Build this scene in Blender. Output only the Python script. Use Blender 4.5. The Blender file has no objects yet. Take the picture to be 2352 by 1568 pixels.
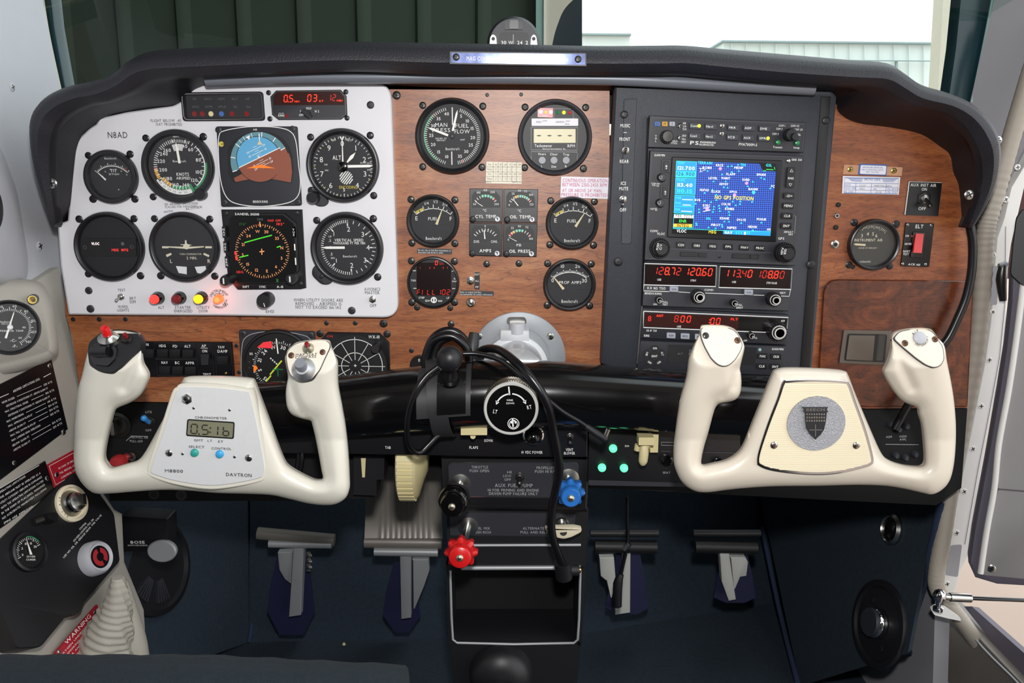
import bpy, bmesh, math, random
from mathutils import Vector, Matrix
from mathutils.geometry import delaunay_2d_cdt
random.seed(7)
SC = bpy.context.scene; COL = SC.collection
# ---------------------------------------------------------------- camera, light, exposure
FOC = 1900.0; PITCH = math.radians(12); ROLL = math.radians(0.6); CAM = Vector((0, -0.95, 0.80))
_f = Vector((0, math.cos(PITCH), -math.sin(PITCH))); _r = Vector((1, 0, 0)); _u = _r.cross(_f)
RT = _r*math.cos(ROLL) + _u*math.sin(ROLL); UP = _u*math.cos(ROLL) - _r*math.sin(ROLL)
cd = bpy.data.cameras.new('camera'); cam = bpy.data.objects.new('camera', cd); COL.objects.link(cam)
cam.matrix_world = Matrix(((RT.x, UP.x, -_f.x, CAM.x), (RT.y, UP.y, -_f.y, CAM.y), (RT.z, UP.z, -_f.z, CAM.z), (0, 0, 0, 1)))
cd.sensor_width = 36; cd.lens = 36*FOC/2352; cd.clip_start = 0.01; cd.clip_end = 200
SC.camera = cam
w = bpy.data.worlds.new('overcast_sky'); SC.world = w; w.use_nodes = True
w.node_tree.nodes['Background'].inputs[0].default_value = (0.93, 0.97, 1.0, 1)
w.node_tree.nodes['Background'].inputs[1].default_value = 2.2
def area(name, loc, target, size, power, col=(1, 1, 1)):
    l = bpy.data.lights.new(name, 'AREA'); l.shape = 'DISK'; l.size = size; l.energy = power; l.color = col
    o = bpy.data.objects.new(name, l); COL.objects.link(o); o.location = loc
    o.rotation_euler = (Vector(target)-Vector(loc)).to_track_quat('-Z', 'Y').to_euler(); return o
area('camera_flash', (0.02, -0.95, 0.935), (0.02, 0, 0.66), 0.05, 8.0, (1, 0.99, 0.98))
SC.view_settings.view_transform = 'Standard'; SC.view_settings.look = 'None'
SC.view_settings.exposure = 0.0; SC.view_settings.gamma = 1; SC.view_settings.use_curve_mapping = False
SC.cycles.max_bounces = 6; SC.cycles.diffuse_bounces = 3; SC.cycles.transparent_max_bounces = 12
SC.cycles.sample_clamp_indirect = 3
# ---------------------------------------------------------------- pixel rays to surfaces of the cabin
def ray(u, v): return _f + RT*((u-1176)/FOC) - UP*((v-784)/FOC)
class Surf:
    def __init__(s, p, n): s.p = Vector(p); s.n = Vector(n).normalized()
    def pt(s, u, v, h=0.0):
        d = ray(u, v); return CAM + d*((s.p+s.n*h-CAM).dot(s.n)/d.dot(s.n))
    def fr(s, u, v, rot=0.0, h=0.0): return Fr(s, u, v, rot, h)
def Y(y): return Surf((0, y, 0), (0, -1, 0))
class Fr:
    """frame on a surface: c centre, ex right, ez up, s metres per photo pixel"""
    def __init__(f, S, u, v, rot=0.0, h=0.0):
        r = math.radians(rot); f.S = S; f.n = S.n; f.c = S.pt(u, v, h); f.u = u; f.v = v
        f.ex = (S.pt(u+math.cos(r), v+math.sin(r), h)-S.pt(u-math.cos(r), v-math.sin(r), h)).normalized()
        f.ez = f.n.cross(f.ex).normalized()
        f.s = (S.pt(u-math.sin(r), v+math.cos(r), h)-S.pt(u+math.sin(r), v-math.cos(r), h)).length/2
    def pt(f, a, b, h=0.0): return f.c + f.ex*(a*f.s) - f.ez*(b*f.s) + f.n*h
    def pol(f, ang, r, h=0.0): t = math.radians(ang); return f.pt(math.sin(t)*r, -math.cos(t)*r, h)
W0 = Y(0.0); WP = Y(-0.014); RP = Y(-0.022); RF = Y(-0.030)
# ---------------------------------------------------------------- materials
def lin(h):
    c = [int(h[i:i+2], 16)/255 for i in (0, 2, 4)]
    return tuple(x/12.92 if x <= 0.04045 else ((x+0.055)/1.055)**2.4 for x in c) + (1,)
M = {}
def mat(name, hx, rough=0.5, metal=0.0, emit=0.0, var=0.05, scale=30, bump=0.0, bscale=600, spec=0.5, coat=0.0, rvar=0.0):
    m = bpy.data.materials.new(name); m.use_nodes = True; nt = m.node_tree; N = nt.nodes; L = nt.links
    b = N['Principled BSDF']; c = lin(hx); m.diffuse_color = c
    b.inputs['Roughness'].default_value = rough; b.inputs['Metallic'].default_value = metal
    b.inputs['Specular IOR Level'].default_value = spec; b.inputs['Coat Weight'].default_value = coat; b.inputs['Coat Roughness'].default_value = 0.15
    tc = N.new('ShaderNodeTexCoord'); nz = N.new('ShaderNodeTexNoise'); nz.inputs['Scale'].default_value = scale; nz.inputs['Detail'].default_value = 3
    L.new(tc.outputs['Object'], nz.inputs['Vector'])
    mx = N.new('ShaderNodeMix'); mx.data_type = 'RGBA'
    mx.inputs[6].default_value = tuple(min(1, x*(1-var)) for x in c[:3])+(1,); mx.inputs[7].default_value = tuple(min(1, x*(1+var)) for x in c[:3])+(1,)
    L.new(nz.outputs['Fac'], mx.inputs[0]); L.new(mx.outputs[2], b.inputs['Base Color'])
    if emit:
        b.inputs['Emission Color'].default_value = c; b.inputs['Emission Strength'].default_value = emit
    if rvar:
        mr = N.new('ShaderNodeMapRange'); mr.inputs[3].default_value = rough-rvar; mr.inputs[4].default_value = rough+rvar
        L.new(nz.outputs['Fac'], mr.inputs[0]); L.new(mr.outputs[0], b.inputs['Roughness'])
    if bump:
        n2 = N.new('ShaderNodeTexNoise'); n2.inputs['Scale'].default_value = bscale; n2.inputs['Detail'].default_value = 2
        L.new(tc.outputs['Object'], n2.inputs['Vector'])
        bp = N.new('ShaderNodeBump'); bp.inputs['Strength'].default_value = bump; bp.inputs['Distance'].default_value = 0.001
        L.new(n2.outputs['Fac'], bp.inputs['Height']); L.new(bp.outputs[0], b.inputs['Normal'])
    M[name] = m; return m
def wood(name, dark, mid, light, sx, sz, dist, rough=0.42, burl=False):
    m = bpy.data.materials.new(name); m.use_nodes = True; nt = m.node_tree; N = nt.nodes; L = nt.links; b = N['Principled BSDF']
    b.inputs['Roughness'].default_value = rough; b.inputs['Specular IOR Level'].default_value = 0.65
    tc = N.new('ShaderNodeTexCoord'); mp = N.new('ShaderNodeMapping'); mp.inputs['Scale'].default_value = (sx, 8, sz)
    L.new(tc.outputs['Object'], mp.inputs[0])
    n1 = N.new('ShaderNodeTexNoise'); n1.inputs['Scale'].default_value = 1; n1.inputs['Detail'].default_value = 7; n1.inputs['Distortion'].default_value = dist
    n1.inputs['Roughness'].default_value = 0.62; L.new(mp.outputs[0], n1.inputs['Vector'])
    r = N.new('ShaderNodeValToRGB'); e = r.color_ramp.elements
    e[0].position = 0.30; e[0].color = lin(dark); e[1].position = 0.72; e[1].color = lin(light); k = e.new(0.5); k.color = lin(mid)
    L.new(n1.outputs['Fac'], r.inputs[0])
    # fine dark growth lines
    m2 = N.new('ShaderNodeMapping'); m2.inputs['Scale'].default_value = (sx*1.3, 9, sz*(1.6 if not burl else 1.2)); L.new(tc.outputs['Object'], m2.inputs[0])
    n2 = N.new('ShaderNodeTexNoise'); n2.inputs['Scale'].default_value = 0.5; n2.inputs['Detail'].default_value = 2.5; n2.inputs['Distortion'].default_value = dist*0.7
    L.new(m2.outputs[0], n2.inputs['Vector'])
    mm = N.new('ShaderNodeMath'); mm.operation = 'MULTIPLY'; mm.inputs[1].default_value = 14; L.new(n2.outputs['Fac'], mm.inputs[0])
    fr = N.new('ShaderNodeMath'); fr.operation = 'FRACT'; L.new(mm.outputs[0], fr.inputs[0])
    r2 = N.new('ShaderNodeValToRGB'); q = r2.color_ramp.elements; q[0].position = 0.0; q[0].color = (0.36, 0.30, 0.30, 1); q[1].position = 0.13; q[1].color = (1, 1, 1, 1)
    L.new(fr.outputs[0], r2.inputs[0])
    n3 = N.new('ShaderNodeTexNoise'); n3.inputs['Scale'].default_value = 5 if not burl else 12; L.new(tc.outputs['Object'], n3.inputs['Vector'])
    r3 = N.new('ShaderNodeValToRGB'); r3.color_ramp.elements[0].position = 0.44; r3.color_ramp.elements[1].position = 0.64; L.new(n3.outputs['Fac'], r3.inputs[0])
    mx = N.new('ShaderNodeMix'); mx.data_type = 'RGBA'; mx.blend_type = 'MULTIPLY'; L.new(r3.outputs[0], mx.inputs[0]); L.new(r.outputs[0], mx.inputs[6]); L.new(r2.outputs[0], mx.inputs[7])
    # pores
    m4 = N.new('ShaderNodeMapping'); m4.inputs['Scale'].default_value = (120, 100, 900); L.new(tc.outputs['Object'], m4.inputs[0])
    n4 = N.new('ShaderNodeTexNoise'); n4.inputs['Scale'].default_value = 1; n4.inputs['Detail'].default_value = 1; L.new(m4.outputs[0], n4.inputs['Vector'])
    r4 = N.new('ShaderNodeValToRGB'); r4.color_ramp.elements[0].position = 0.32; r4.color_ramp.elements[0].color = (0.6, 0.55, 0.52, 1); r4.color_ramp.elements[1].position = 0.5; r4.color_ramp.elements[1].color = (1, 1, 1, 1)
    L.new(n4.outputs['Fac'], r4.inputs[0])
    my = N.new('ShaderNodeMix'); my.data_type = 'RGBA'; my.blend_type = 'MULTIPLY'; my.inputs[0].default_value = 0.8
    L.new(mx.outputs[2], my.inputs[6]); L.new(r4.outputs[0], my.inputs[7]); L.new(my.outputs[2], b.inputs['Base Color'])
    bp = N.new('ShaderNodeBump'); bp.inputs['Strength'].default_value = 0.15; bp.inputs['Distance'].default_value = 0.0004; L.new(n4.outputs['Fac'], bp.inputs['Height']); L.new(bp.outputs[0], b.inputs['Normal'])
    M[name] = m
def glass(name, tint='ffffff', gl=0.6):
    m = bpy.data.materials.new(name); m.use_nodes = True; nt = m.node_tree; N = nt.nodes; L = nt.links; N.remove(N['Principled BSDF'])
    t = N.new('ShaderNodeBsdfTransparent'); t.inputs[0].default_value = lin(tint); g = N.new('ShaderNodeBsdfGlossy'); g.inputs['Roughness'].default_value = 0.03
    fz = N.new('ShaderNodeFresnel'); fz.inputs[0].default_value = 1.45; mu = N.new('ShaderNodeMath'); mu.operation = 'MULTIPLY'; mu.inputs[1].default_value = gl
    mx = N.new('ShaderNodeMixShader'); L.new(fz.outputs[0], mu.inputs[0]); L.new(mu.outputs[0], mx.inputs[0]); L.new(t.outputs[0], mx.inputs[1]); L.new(g.outputs[0], mx.inputs[2])
    L.new(mx.outputs[0], N['Material Output'].inputs[0]); M[name] = m
mat('strip_grey', '777b84', 0.35, metal=0.3); mat('white_panel', 'dddce0', 0.35, var=0.02, coat=0.3)
mat('black', '17171a', 0.45, var=0.15); mat('black_gloss', '0b0a0b', 0.16, var=0.1, rvar=0.04, coat=0.4); mat('black_matte', '0e0e11', 0.8, var=0.15)
mat('dial', '1c1c21', 0.6, var=0.08); mat('dial_dark', '0d0c0e', 0.5, var=0.1); mat('bezel', '18181b', 0.35, var=0.1); mat('case_grey', '2c2d33', 0.5, var=0.08)
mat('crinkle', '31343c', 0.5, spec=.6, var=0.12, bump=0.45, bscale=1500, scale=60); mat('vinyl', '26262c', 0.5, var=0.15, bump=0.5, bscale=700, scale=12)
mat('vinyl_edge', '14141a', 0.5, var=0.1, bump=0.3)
mat('white_print', 'e9e9e6', 0.6, var=0.02); mat('cream_print', 'd8d2bc', 0.6, var=0.02); mat('grey_print', '9a9a9c', 0.6); mat('black_print', '2a2a33', 0.6, var=0.02); mat('grey_dim', '55565c', 0.6)
mat('red_print', 'c2527a', 0.6); mat('yellow_print', 'd9c24a', 0.6); mat('green_print', '2f8f5c', 0.6); mat('red_mark', 'b8292e', 0.6); mat('amber_print', 'cf9a3a', 0.6); mat('lime_print', 'cfe03a', 0.6)
mat('paper', 'e9e2cf', 0.8, var=0.05, scale=80); mat('white_label', 'e4e2ea', 0.5); mat('blue_print', '3c66a8', 0.5)
mat('needle', 'f4f2ec', 0.5); mat('needle_cream', 'd6c9a6', 0.5); mat('orange', 'ff7a1a', 0.5, emit=0.25)
mat('steel', 'b9b8b4', 0.25, metal=1.0, var=0.1); mat('dark_steel', '4a4947', 0.35, metal=0.9, var=0.15); mat('alu', 'c3c5c8', 0.38, metal=0.9, var=0.12, scale=60, bump=0.15, bscale=300)
mat('chrome', 'dcdcde', 0.08, metal=1.0); mat('brass', 'c2a85c', 0.3, metal=1.0); mat('silver_paint', 'a9abad', 0.45, metal=0.35, var=0.06); mat('knurl', '8b8272', 0.35, metal=0.9, var=0.2, scale=200)
mat('ivory', 'e0dccf', 0.26, var=0.03, scale=14, coat=0.5); mat('ivory_old', 'dcd2c2', 0.32, var=0.06, scale=18, coat=0.4); mat('ivory_cap', 'dfd7c8', 0.45, var=0.03)
mat('ribbed_cream', 'e5dabf', 0.5, var=0.03); mat('cream_plastic', 'd6c999', 0.45, var=0.05)
mat('led_red', 'ff2a12', 0.5, emit=1.6); mat('led_red_dim', 'c01508', 0.5, emit=0.55); mat('led_glass', '140303', 0.25, var=0.2, scale=90); mat('led_back', '2e0a05', 0.3, emit=0.06, var=0.4, scale=120)
mat('red_lamp', 'ff3a32', 0.3, emit=1.0); mat('red_lamp_off', '7c1c20', 0.3); mat('amber_lamp', 'ffb91e', 0.3, emit=1.2); mat('orange_lamp', 'ff7038', 0.3, emit=1.0); mat('green_lamp', '63ffae', 0.3, emit=1.2)
mat('white_lamp', 'ffe9e6', 0.3, emit=1.6); mat('green_off', '1c7a44', 0.3, emit=0.1); mat('yellow_led', 'f6ee3c', 0.3, emit=0.9)
mat('red_plastic', 'd01a1c', 0.3, var=0.05, coat=0.3); mat('blue_plastic', '2b6fc0', 0.3, var=0.05, coat=0.3); mat('blue_toggle', '3c8fd6', 0.35); mat('teal_button', '2f9c92', 0.35); mat('sky_button', '3aa3dc', 0.35)
mat('lcd', '7d7c66', 0.35, var=0.04); mat('lcd_light', 'c5bd96', 0.4, emit=0.08, var=0.03); mat('lcd_ink', '23231f', 0.5); mat('grey_button', '7e8088', 0.4); mat('key_grey', '9fa2ad', 0.4); mat('dark_button', '2b3038', 0.45)
mat('att_sky', '5ca6d0', 0.5, var=0.02); mat('att_brown', '8a4c38', 0.5, var=0.04); mat('att_ring', '5f8d99', 0.5); mat('red_flag', 'f0363e', 0.5, emit=0.1)
mat('wall_grey', 'b4b5bb', 0.5, var=0.03, bump=0.15, bscale=1500); mat('wall_beige', 'a8a39a', 0.55, var=0.05, bump=0.2, bscale=900); mat('wall_rear', '8b8780', 0.8)
mat('pillar_grey', '9a999e', 0.6, var=0.03); mat('door_grey', '8f8c8d', 0.55, var=0.05); mat('door_frame_white', 'e2e0dc', 0.35, var=0.03); mat('seal_beige', 'a79e92', 0.6, var=0.08); mat('sill', '77716a', 0.45, metal=0.2, var=0.12)
mat('rubber', '5d5864', 0.6, var=0.1); mat('teal_frame', '20383e', 0.25, var=0.35, scale=18); mat('teal_light', '93b8b2', 0.35, var=0.05); mat('frame_edge', 'b7b49a', 0.4)
mat('carpet', '1e2c38', 0.95, var=0.45, scale=180, bump=1.0, bscale=1400); mat('carpet_edge', '22304c', 0.9, var=0.2, bump=0.6, bscale=1200); mat('navy_boot', '15173a', 0.6, var=0.2, scale=15)
mat('placard_black', '101014', 0.3, var=0.1); mat('placard_red', 'a51c2c', 0.35, var=0.08); mat('pedal_rubber', '8a847d', 0.42, metal=0.3, var=0.12, scale=25); mat('pedal_black', '1a191b', 0.5)
mat('placard_silver', '5a648c', 0.16, metal=0.6, var=0.3, scale=40, rvar=0.08); mat('sparkle', 'b3b4ba', 0.35, metal=0.7, var=0.5, scale=900, bump=1.0, bscale=1500); mat('glove_handle', '6c655e', 0.35, metal=0.6)
mat('strap_grey', '2a2a2c', 0.5, var=0.1); mat('cable', '0f0f12', 0.3, var=0.1); mat('boot_cream', 'aaa59a', 0.7, var=0.12, scale=40, bump=0.3, bscale=500)
mat('hangar_green', '3c4a3e', 0.8, var=0.12, scale=2); mat('hangar_dark', '1e2a32', 0.7); mat('far_wall', 'dde6e3', 0.8, var=0.03, scale=1); mat('far_roof', '8fa3a5', 0.7); mat('concrete', 'b9a596', 0.9, var=0.08, scale=3); mat('hangar_cream', 'cfcabb', 0.7, var=0.08, scale=3); mat('hangar_post', 'f1edda', 0.6)
wood('wood', '6f3a20', '96572f', 'b0764a', 5, 38, 1.6); wood('wood_right', '6a3316', '8d4c26', 'a86838', 5, 30, 2.2); wood('burl', '2f1409', '5b2a14', '7c4020', 16, 20, 3.0, 0.3, True)
mat('face_silver', 'dfe0e1', 0.4, metal=0.15, var=0.03, scale=200); mat('brass_nickel', 'b9b49e', 0.3, metal=0.9); mat('rust', '6b4a36', 0.5, metal=0.6, var=0.3, scale=300)
mat('alu_dull', '8f9296', 0.5, metal=0.35, var=0.12, scale=40); mat('alu_bright', 'd4d6d8', 0.4, metal=0.25, var=0.08, scale=80); mat('ring_white', 'c9c8c3', 0.35, metal=0.2)
mat('silver_light', 'b4b3ae', 0.5); mat('carpet_front', '0b1a22', 0.95, var=0.5, scale=260, bump=1.0, bscale=900)
mat('void', '050506', 0.9); mat('maroon_wall', '4a2c2c', 0.8, var=0.1, scale=2); mat('screen_black', '050506', 0.3); mat('red_knob', 'a3242a', .5)
glass('gauge_glass', 'ffffff', 0.5); glass('windscreen_glass', 'eef6f3', 0.06)
# ---------------------------------------------------------------- mesh building
class MB:
    def __init__(s): s.v = []; s.f = []; s.mi = []; s.ms = []
    def m(s, name):
        if name not in s.ms: s.ms.append(name)
        return s.ms.index(name)
    def add(s, vs, fs, mt):
        o = len(s.v); s.v += [Vector(p) for p in vs]; k = s.m(mt)
        for f in fs: s.f.append([i+o for i in f]); s.mi.append(k)
    def poly(s, pts, mt): s.add(pts, [list(range(len(pts)))], mt)
    def prism(s, front, n, t, mt, chamf=None):
        """front outline pushed t along -n; chamf = inset outline used as the raised front"""
        k = len(front); back = [p-n*t for p in front]; r = [back, front] + ([chamf] if chamf else [])
        vs = [p for q in r for p in q]; fs = []
        for j in range(len(r)-1):
            for i in range(k): fs.append([j*k+i, j*k+(i+1) % k, (j+1)*k+(i+1) % k, (j+1)*k+i])
        fs.append(list(range((len(r)-1)*k, len(r)*k))); fs.append(list(range(k))[::-1]); s.add(vs, fs, mt)
    def lathe(s, c, ax, prof, mt, n=40, sq=1.0, up=None):
        """prof: (radius, height along ax) in metres"""
        ax = Vector(ax).normalized(); a = (Vector(up) if up else Vector((0, 0, 1)) if abs(ax.z) < .9 else Vector((0, 1, 0)))
        a = (a-ax*a.dot(ax)).normalized(); b = ax.cross(a); vs = []; fs = []
        for r, h in prof:
            for i in range(n):
                t = 2*math.pi*i/n; vs.append(Vector(c)+ax*h+a*(math.cos(t)*r)+b*(math.sin(t)*r*sq))
        for j in range(len(prof)-1):
            for i in range(n): fs.append([j*n+i, j*n+(i+1) % n, (j+1)*n+(i+1) % n, (j+1)*n+i])
        if prof[0][0] > 1e-7: fs.append(list(range(n))[::-1])
        if prof[-1][0] > 1e-7: fs.append(list(range((len(prof)-1)*n, len(prof)*n)))
        s.add(vs, fs, mt)
    def loft(s, rings, mt, closed=True, cap=True):
        k = len(rings[0]); vs = [p for r in rings for p in r]; fs = []
        for j in range(len(rings)-1):
            for i in range(k if closed else k-1): fs.append([j*k+i, j*k+(i+1) % k, (j+1)*k+(i+1) % k, (j+1)*k+i])
        if cap and closed: fs += [list(range(k))[::-1], list(range((len(rings)-1)*k, len(rings)*k))]
        s.add(vs, fs, mt)
    def tube(s, pts, r, mt, n=12, smooth=6, sq=1.0):
        P_ = spline(pts, smooth) if smooth else [Vector(p) for p in pts]; rings = []; a = None
        rr = r if isinstance(r, list) else None
        for i, p in enumerate(P_):
            t = (P_[min(i+1, len(P_)-1)]-P_[max(i-1, 0)]).normalized()
            if a is None: a = t.orthogonal().normalized()
            a = (a-t*a.dot(t)).normalized(); b = t.cross(a)
            q = r if rr is None else interp(rr, i/(len(P_)-1))
            rings.append([p+a*(math.cos(2*math.pi*j/n)*q)+b*(math.sin(2*math.pi*j/n)*q*sq) for j in range(n)])
        s.loft(rings, mt)
    def box(s, c, ex, ey, ez, mt, bev=0):
        """c centre, ex ey ez half axes"""
        c = Vector(c); ex = Vector(ex); ey = Vector(ey); ez = Vector(ez)
        vs = [c+ex*i+ey*j+ez*k for i in (-1, 1) for j in (-1, 1) for k in (-1, 1)]
        s.add(vs, [[0, 1, 3, 2], [4, 6, 7, 5], [0, 4, 5, 1], [2, 3, 7, 6], [0, 2, 6, 4], [1, 5, 7, 3]], mt)
    def build(s, name, parent=None, loc=None, smooth=40, fix=True):
        me = bpy.data.meshes.new(name)
        base = Vector((0, 0, 0))
        if parent is not None: base = WL[parent.name]
        if loc is None: loc = base if parent is not None else sum(s.v, Vector())/max(1, len(s.v))
        loc = Vector(loc)
        me.from_pydata([p-loc for p in s.v], [], s.f); me.polygons.foreach_set('material_index', s.mi)
        for k in s.ms: me.materials.append(M[k])
        if fix:
            b = bmesh.new(); b.from_mesh(me); bmesh.ops.recalc_face_normals(b, faces=b.faces); b.to_mesh(me); b.free()
        if smooth:
            me.polygons.foreach_set('use_smooth', [True]*len(me.polygons)); me.set_sharp_from_angle(angle=math.radians(smooth))
        o = bpy.data.objects.new(name, me); COL.objects.link(o); o.location = loc-base; WL[o.name] = loc
        if parent is not None: o.parent = parent
        return o
WL = {}
def interp(a, t):
    x = t*(len(a)-1); i = min(int(x), len(a)-2); return a[i]*(1-x+i)+a[i+1]*(x-i)
def spline(pts, n=6, closed=False):
    P_ = [Vector(p) for p in pts]; out = []; k = len(P_)
    g = (lambda i: P_[i % k]) if closed else (lambda i: P_[min(max(i, 0), k-1)])
    for i in range(k if closed else k-1):
        p0, p1, p2, p3 = g(i-1), g(i), g(i+1), g(i+2)
        for j in range(n):
            t = j/n; out.append(0.5*((2*p1)+(p2-p0)*t+(2*p0-5*p1+4*p2-p3)*t*t+(3*p1-p0-3*p2+p3)*t**3))
    if not closed: out.append(P_[-1])
    return out
def sp2(pts, n=6, closed=True): return [(p.x, p.y) for p in spline([(a, b, 0) for a, b in pts], n, closed)]
def root(name, label, cat, at, group=None, kind=None):
    o = bpy.data.objects.new(name, None); COL.objects.link(o); o.empty_display_size = 0.02
    o.location = at; WL[o.name] = Vector(at); return tag(o, label, cat, group, kind)
def tag(o, label=None, cat=None, group=None, kind=None):
    if label: o['label'] = label
    if cat: o['category'] = cat
    if group: o['group'] = group
    if kind: o['kind'] = kind
    return o
def area2(p): return 0.5*sum(p[i][0]*p[(i+1) % len(p)][1]-p[(i+1) % len(p)][0]*p[i][1] for i in range(len(p)))
def inset(p, d):
    """inset a pixel outline by d"""
    sg = 1 if area2(p) > 0 else -1; k = len(p); o = []
    for i in range(k):
        a, b, c = p[i-1], p[i], p[(i+1) % k]
        e1 = Vector((b[0]-a[0], b[1]-a[1])); e2 = Vector((c[0]-b[0], c[1]-b[1]))
        if e1.length < 1e-6 or e2.length < 1e-6: o.append(b); continue
        e1.normalize(); e2.normalize(); n1 = Vector((-e1.y, e1.x))*sg; n2 = Vector((-e2.y, e2.x))*sg
        n = n1+n2; q = n.length_squared
        n = n*(2/q) if q > 0.4 else n1
        if n.length > 2: n = n.normalized()*2
        o.append((b[0]+n.x*d, b[1]+n.y*d))
    return o
def rnd(p, r, n=4):
    """round the corners of a pixel polygon; r a number or one per corner"""
    k = len(p); o = []
    for i in range(k):
        a, b, c = Vector(p[i-1]), Vector(p[i]), Vector(p[(i+1) % k]); q = r[i] if isinstance(r, (list, tuple)) else r
        if q <= 0: o.append(tuple(b)); continue
        q1 = min(q, (a-b).length*.48); q2 = min(q, (c-b).length*.48); s_ = b+(a-b).normalized()*q1; e = b+(c-b).normalized()*q2
        for j in range(n+1):
            t = j/n; o.append(tuple(s_*(1-t)**2+b*2*t*(1-t)+e*t*t))
    return o
def rect(u0, v0, u1, v1, sl=0.0, sk=0.0):
    """pixel rectangle; sl = how far the right end drops, sk = how far the bottom moves right"""
    return [(u0, v0), (u1, v0+sl), (u1+sk, v1+sl), (u0+sk, v1)]
def plate(mb, px, S, t, mt, h=0.0, bev=0.0):
    px = list(px)
    if bev:
        d = bev/0.0005
        mb.prism([S.pt(u, v, h-bev) for u, v in px], S.n, t, mt, [S.pt(u, v, h) for u, v in inset(px, d)])
    else: mb.prism([S.pt(u, v, h) for u, v in px], S.n, t, mt)
def flat(mb, px, S, mt, h=0.0003): mb.poly([S.pt(u, v, h) for u, v in px], mt)
def line(mb, pts, S, wpx, mt, h=0.0003, closed=False):
    """flat printed line along pixel points"""
    pts = [Vector(p) for p in pts]; k = len(pts); L_ = []; R_ = []
    for i in range(k):
        a = pts[i-1] if (i or closed) else pts[0]; c = pts[(i+1) % k] if (i < k-1 or closed) else pts[-1]
        d = (c-a)
        if d.length < 1e-6: d = Vector((1, 0))
        d.normalize(); n = Vector((-d.y, d.x))*wpx/2; L_.append(pts[i]+n); R_.append(pts[i]-n)
    vs = [S.pt(p.x, p.y, h) for p in L_]+[S.pt(p.x, p.y, h) for p in R_]
    mb.add(vs, [[i, (i+1) % k, k+(i+1) % k, k+i] for i in range(k if closed else k-1)], mt)
def disc(mb, fr, a, b, r, mt, h=0.0003, n=24):
    c = fr.pt(a, b, h); mb.poly([c+fr.ex*(math.cos(6.28318*i/n)*r*fr.s)+fr.ez*(math.sin(6.28318*i/n)*r*fr.s) for i in range(n)], mt)
def ringf(mb, fr, a, b, r0, r1, mt, h=0.0003, n=40, a0=0, a1=360):
    c = fr.pt(a, b, h); vs = []; full = abs(a1-a0) >= 360
    for i in range(n+1):
        t = math.radians(a0+(a1-a0)*i/n); d = fr.ex*math.sin(t)+fr.ez*math.cos(t); vs += [c+d*(r0*fr.s), c+d*(r1*fr.s)]
    mb.add(vs, [[2*i, 2*i+1, 2*i+3, 2*i+2] for i in range(n)], mt)
def tick(mb, fr, ang, r0, r1, wpx, mt, h=0.0003):
    t = math.radians(ang); d = fr.ex*math.sin(t)+fr.ez*math.cos(t); p = fr.ex*math.cos(t)-fr.ez*math.sin(t); c = fr.pt(0, 0, h); s = fr.s
    mb.poly([c+d*r0*s-p*wpx/2*s, c+d*r0*s+p*wpx/2*s, c+d*r1*s+p*wpx/2*s, c+d*r1*s-p*wpx/2*s], mt)
def ticks(mb, fr, a0, a1, n, r0, r1, wpx, mt, h=0.0003, skip=0):
    for i in range(n+1):
        if skip and i % skip == 0: continue
        tick(mb, fr, a0+(a1-a0)*i/n, r0, r1, wpx, mt, h)
# ---------------------------------------------------------------- lettering
GL = {}
def glyph(ch, bold):
    if ch in 'MW': bold = False
    k = (ch, bold)
    if k in GL: return GL[k]
    cu = bpy.data.curves.new('g', 'FONT'); cu.body = ch; cu.resolution_u = 2; cu.offset = 0.012 if bold else 0.0
    ob = bpy.data.objects.new('g', cu); COL.objects.link(ob)
    dg = bpy.context.evaluated_depsgraph_get(); me = bpy.data.meshes.new_from_object(ob.evaluated_get(dg))
    vs = [(p.co.x, p.co.y) for p in me.vertices]; fs = [list(f.vertices) for f in me.polygons]
    bpy.data.objects.remove(ob); bpy.data.curves.remove(cu); bpy.data.meshes.remove(me)
    x0 = min([p[0] for p in vs] or [0]); x1 = max([p[0] for p in vs] or [0.3])
    GL[k] = ([(x-x0, y) for x, y in vs], fs, x1-x0); return GL[k]
CAPH = None
def text(mb, s, fr, a, b, size, mt, rot=0.0, al='c', wx=1.0, bold=True, gap=0.13, h=0.0004, wid=None):
    """size = capital height in pixels; (a,b) = middle of the line in frame pixels; wid = total width in pixels"""
    global CAPH
    if CAPH is None: CAPH = max(p[1] for p in glyph('H', False)[0])
    k = size/CAPH; gl = []; x = 0
    for ch in s:
        if ch == ' ': x += 0.42*CAPH/0.7; continue
        g = glyph(ch, bold); gl.append((x, g)); x += g[2]+gap*CAPH/0.7
    tot = x-gap*CAPH/0.7
    if wid: wx = wid/(tot*k)
    off = {'c': -tot/2, 'l': 0, 'r': -tot}[al]; t = math.radians(rot); ct, st = math.cos(t), math.sin(t)
    for x, (vs, fs, wd) in gl:
        mb.add([fr.pt(a+((x+off+px)*k*wx)*ct-(-(py-CAPH/2)*k)*st, b+((x+off+px)*k*wx)*st+(-(py-CAPH/2)*k)*ct, h) for px, py in vs], fs, mt)
def T(mb, s, S, u, v, size, mt, rot=0.0, al='c', h=0.0004, **kw): text(mb, s, S.fr(u, v, rot, h), 0, 0, size, mt, 0, al, h=0, **kw)
def arctext(mb, s, fr, r, ang, size, mt, step, inward=False, h=0.0004):
    n = len(s)
    for i, ch in enumerate(s):
        if ch == ' ': continue
        if not inward: t = ang+(i-(n-1)/2)*step; q = fr.pol; rr = t; 
        else: t = ang-(i-(n-1)/2)*step; rr = t+180
        tt = math.radians(t); text(mb, ch, fr, math.sin(tt)*r, -math.cos(tt)*r, size, mt, rr, h=h)
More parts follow.
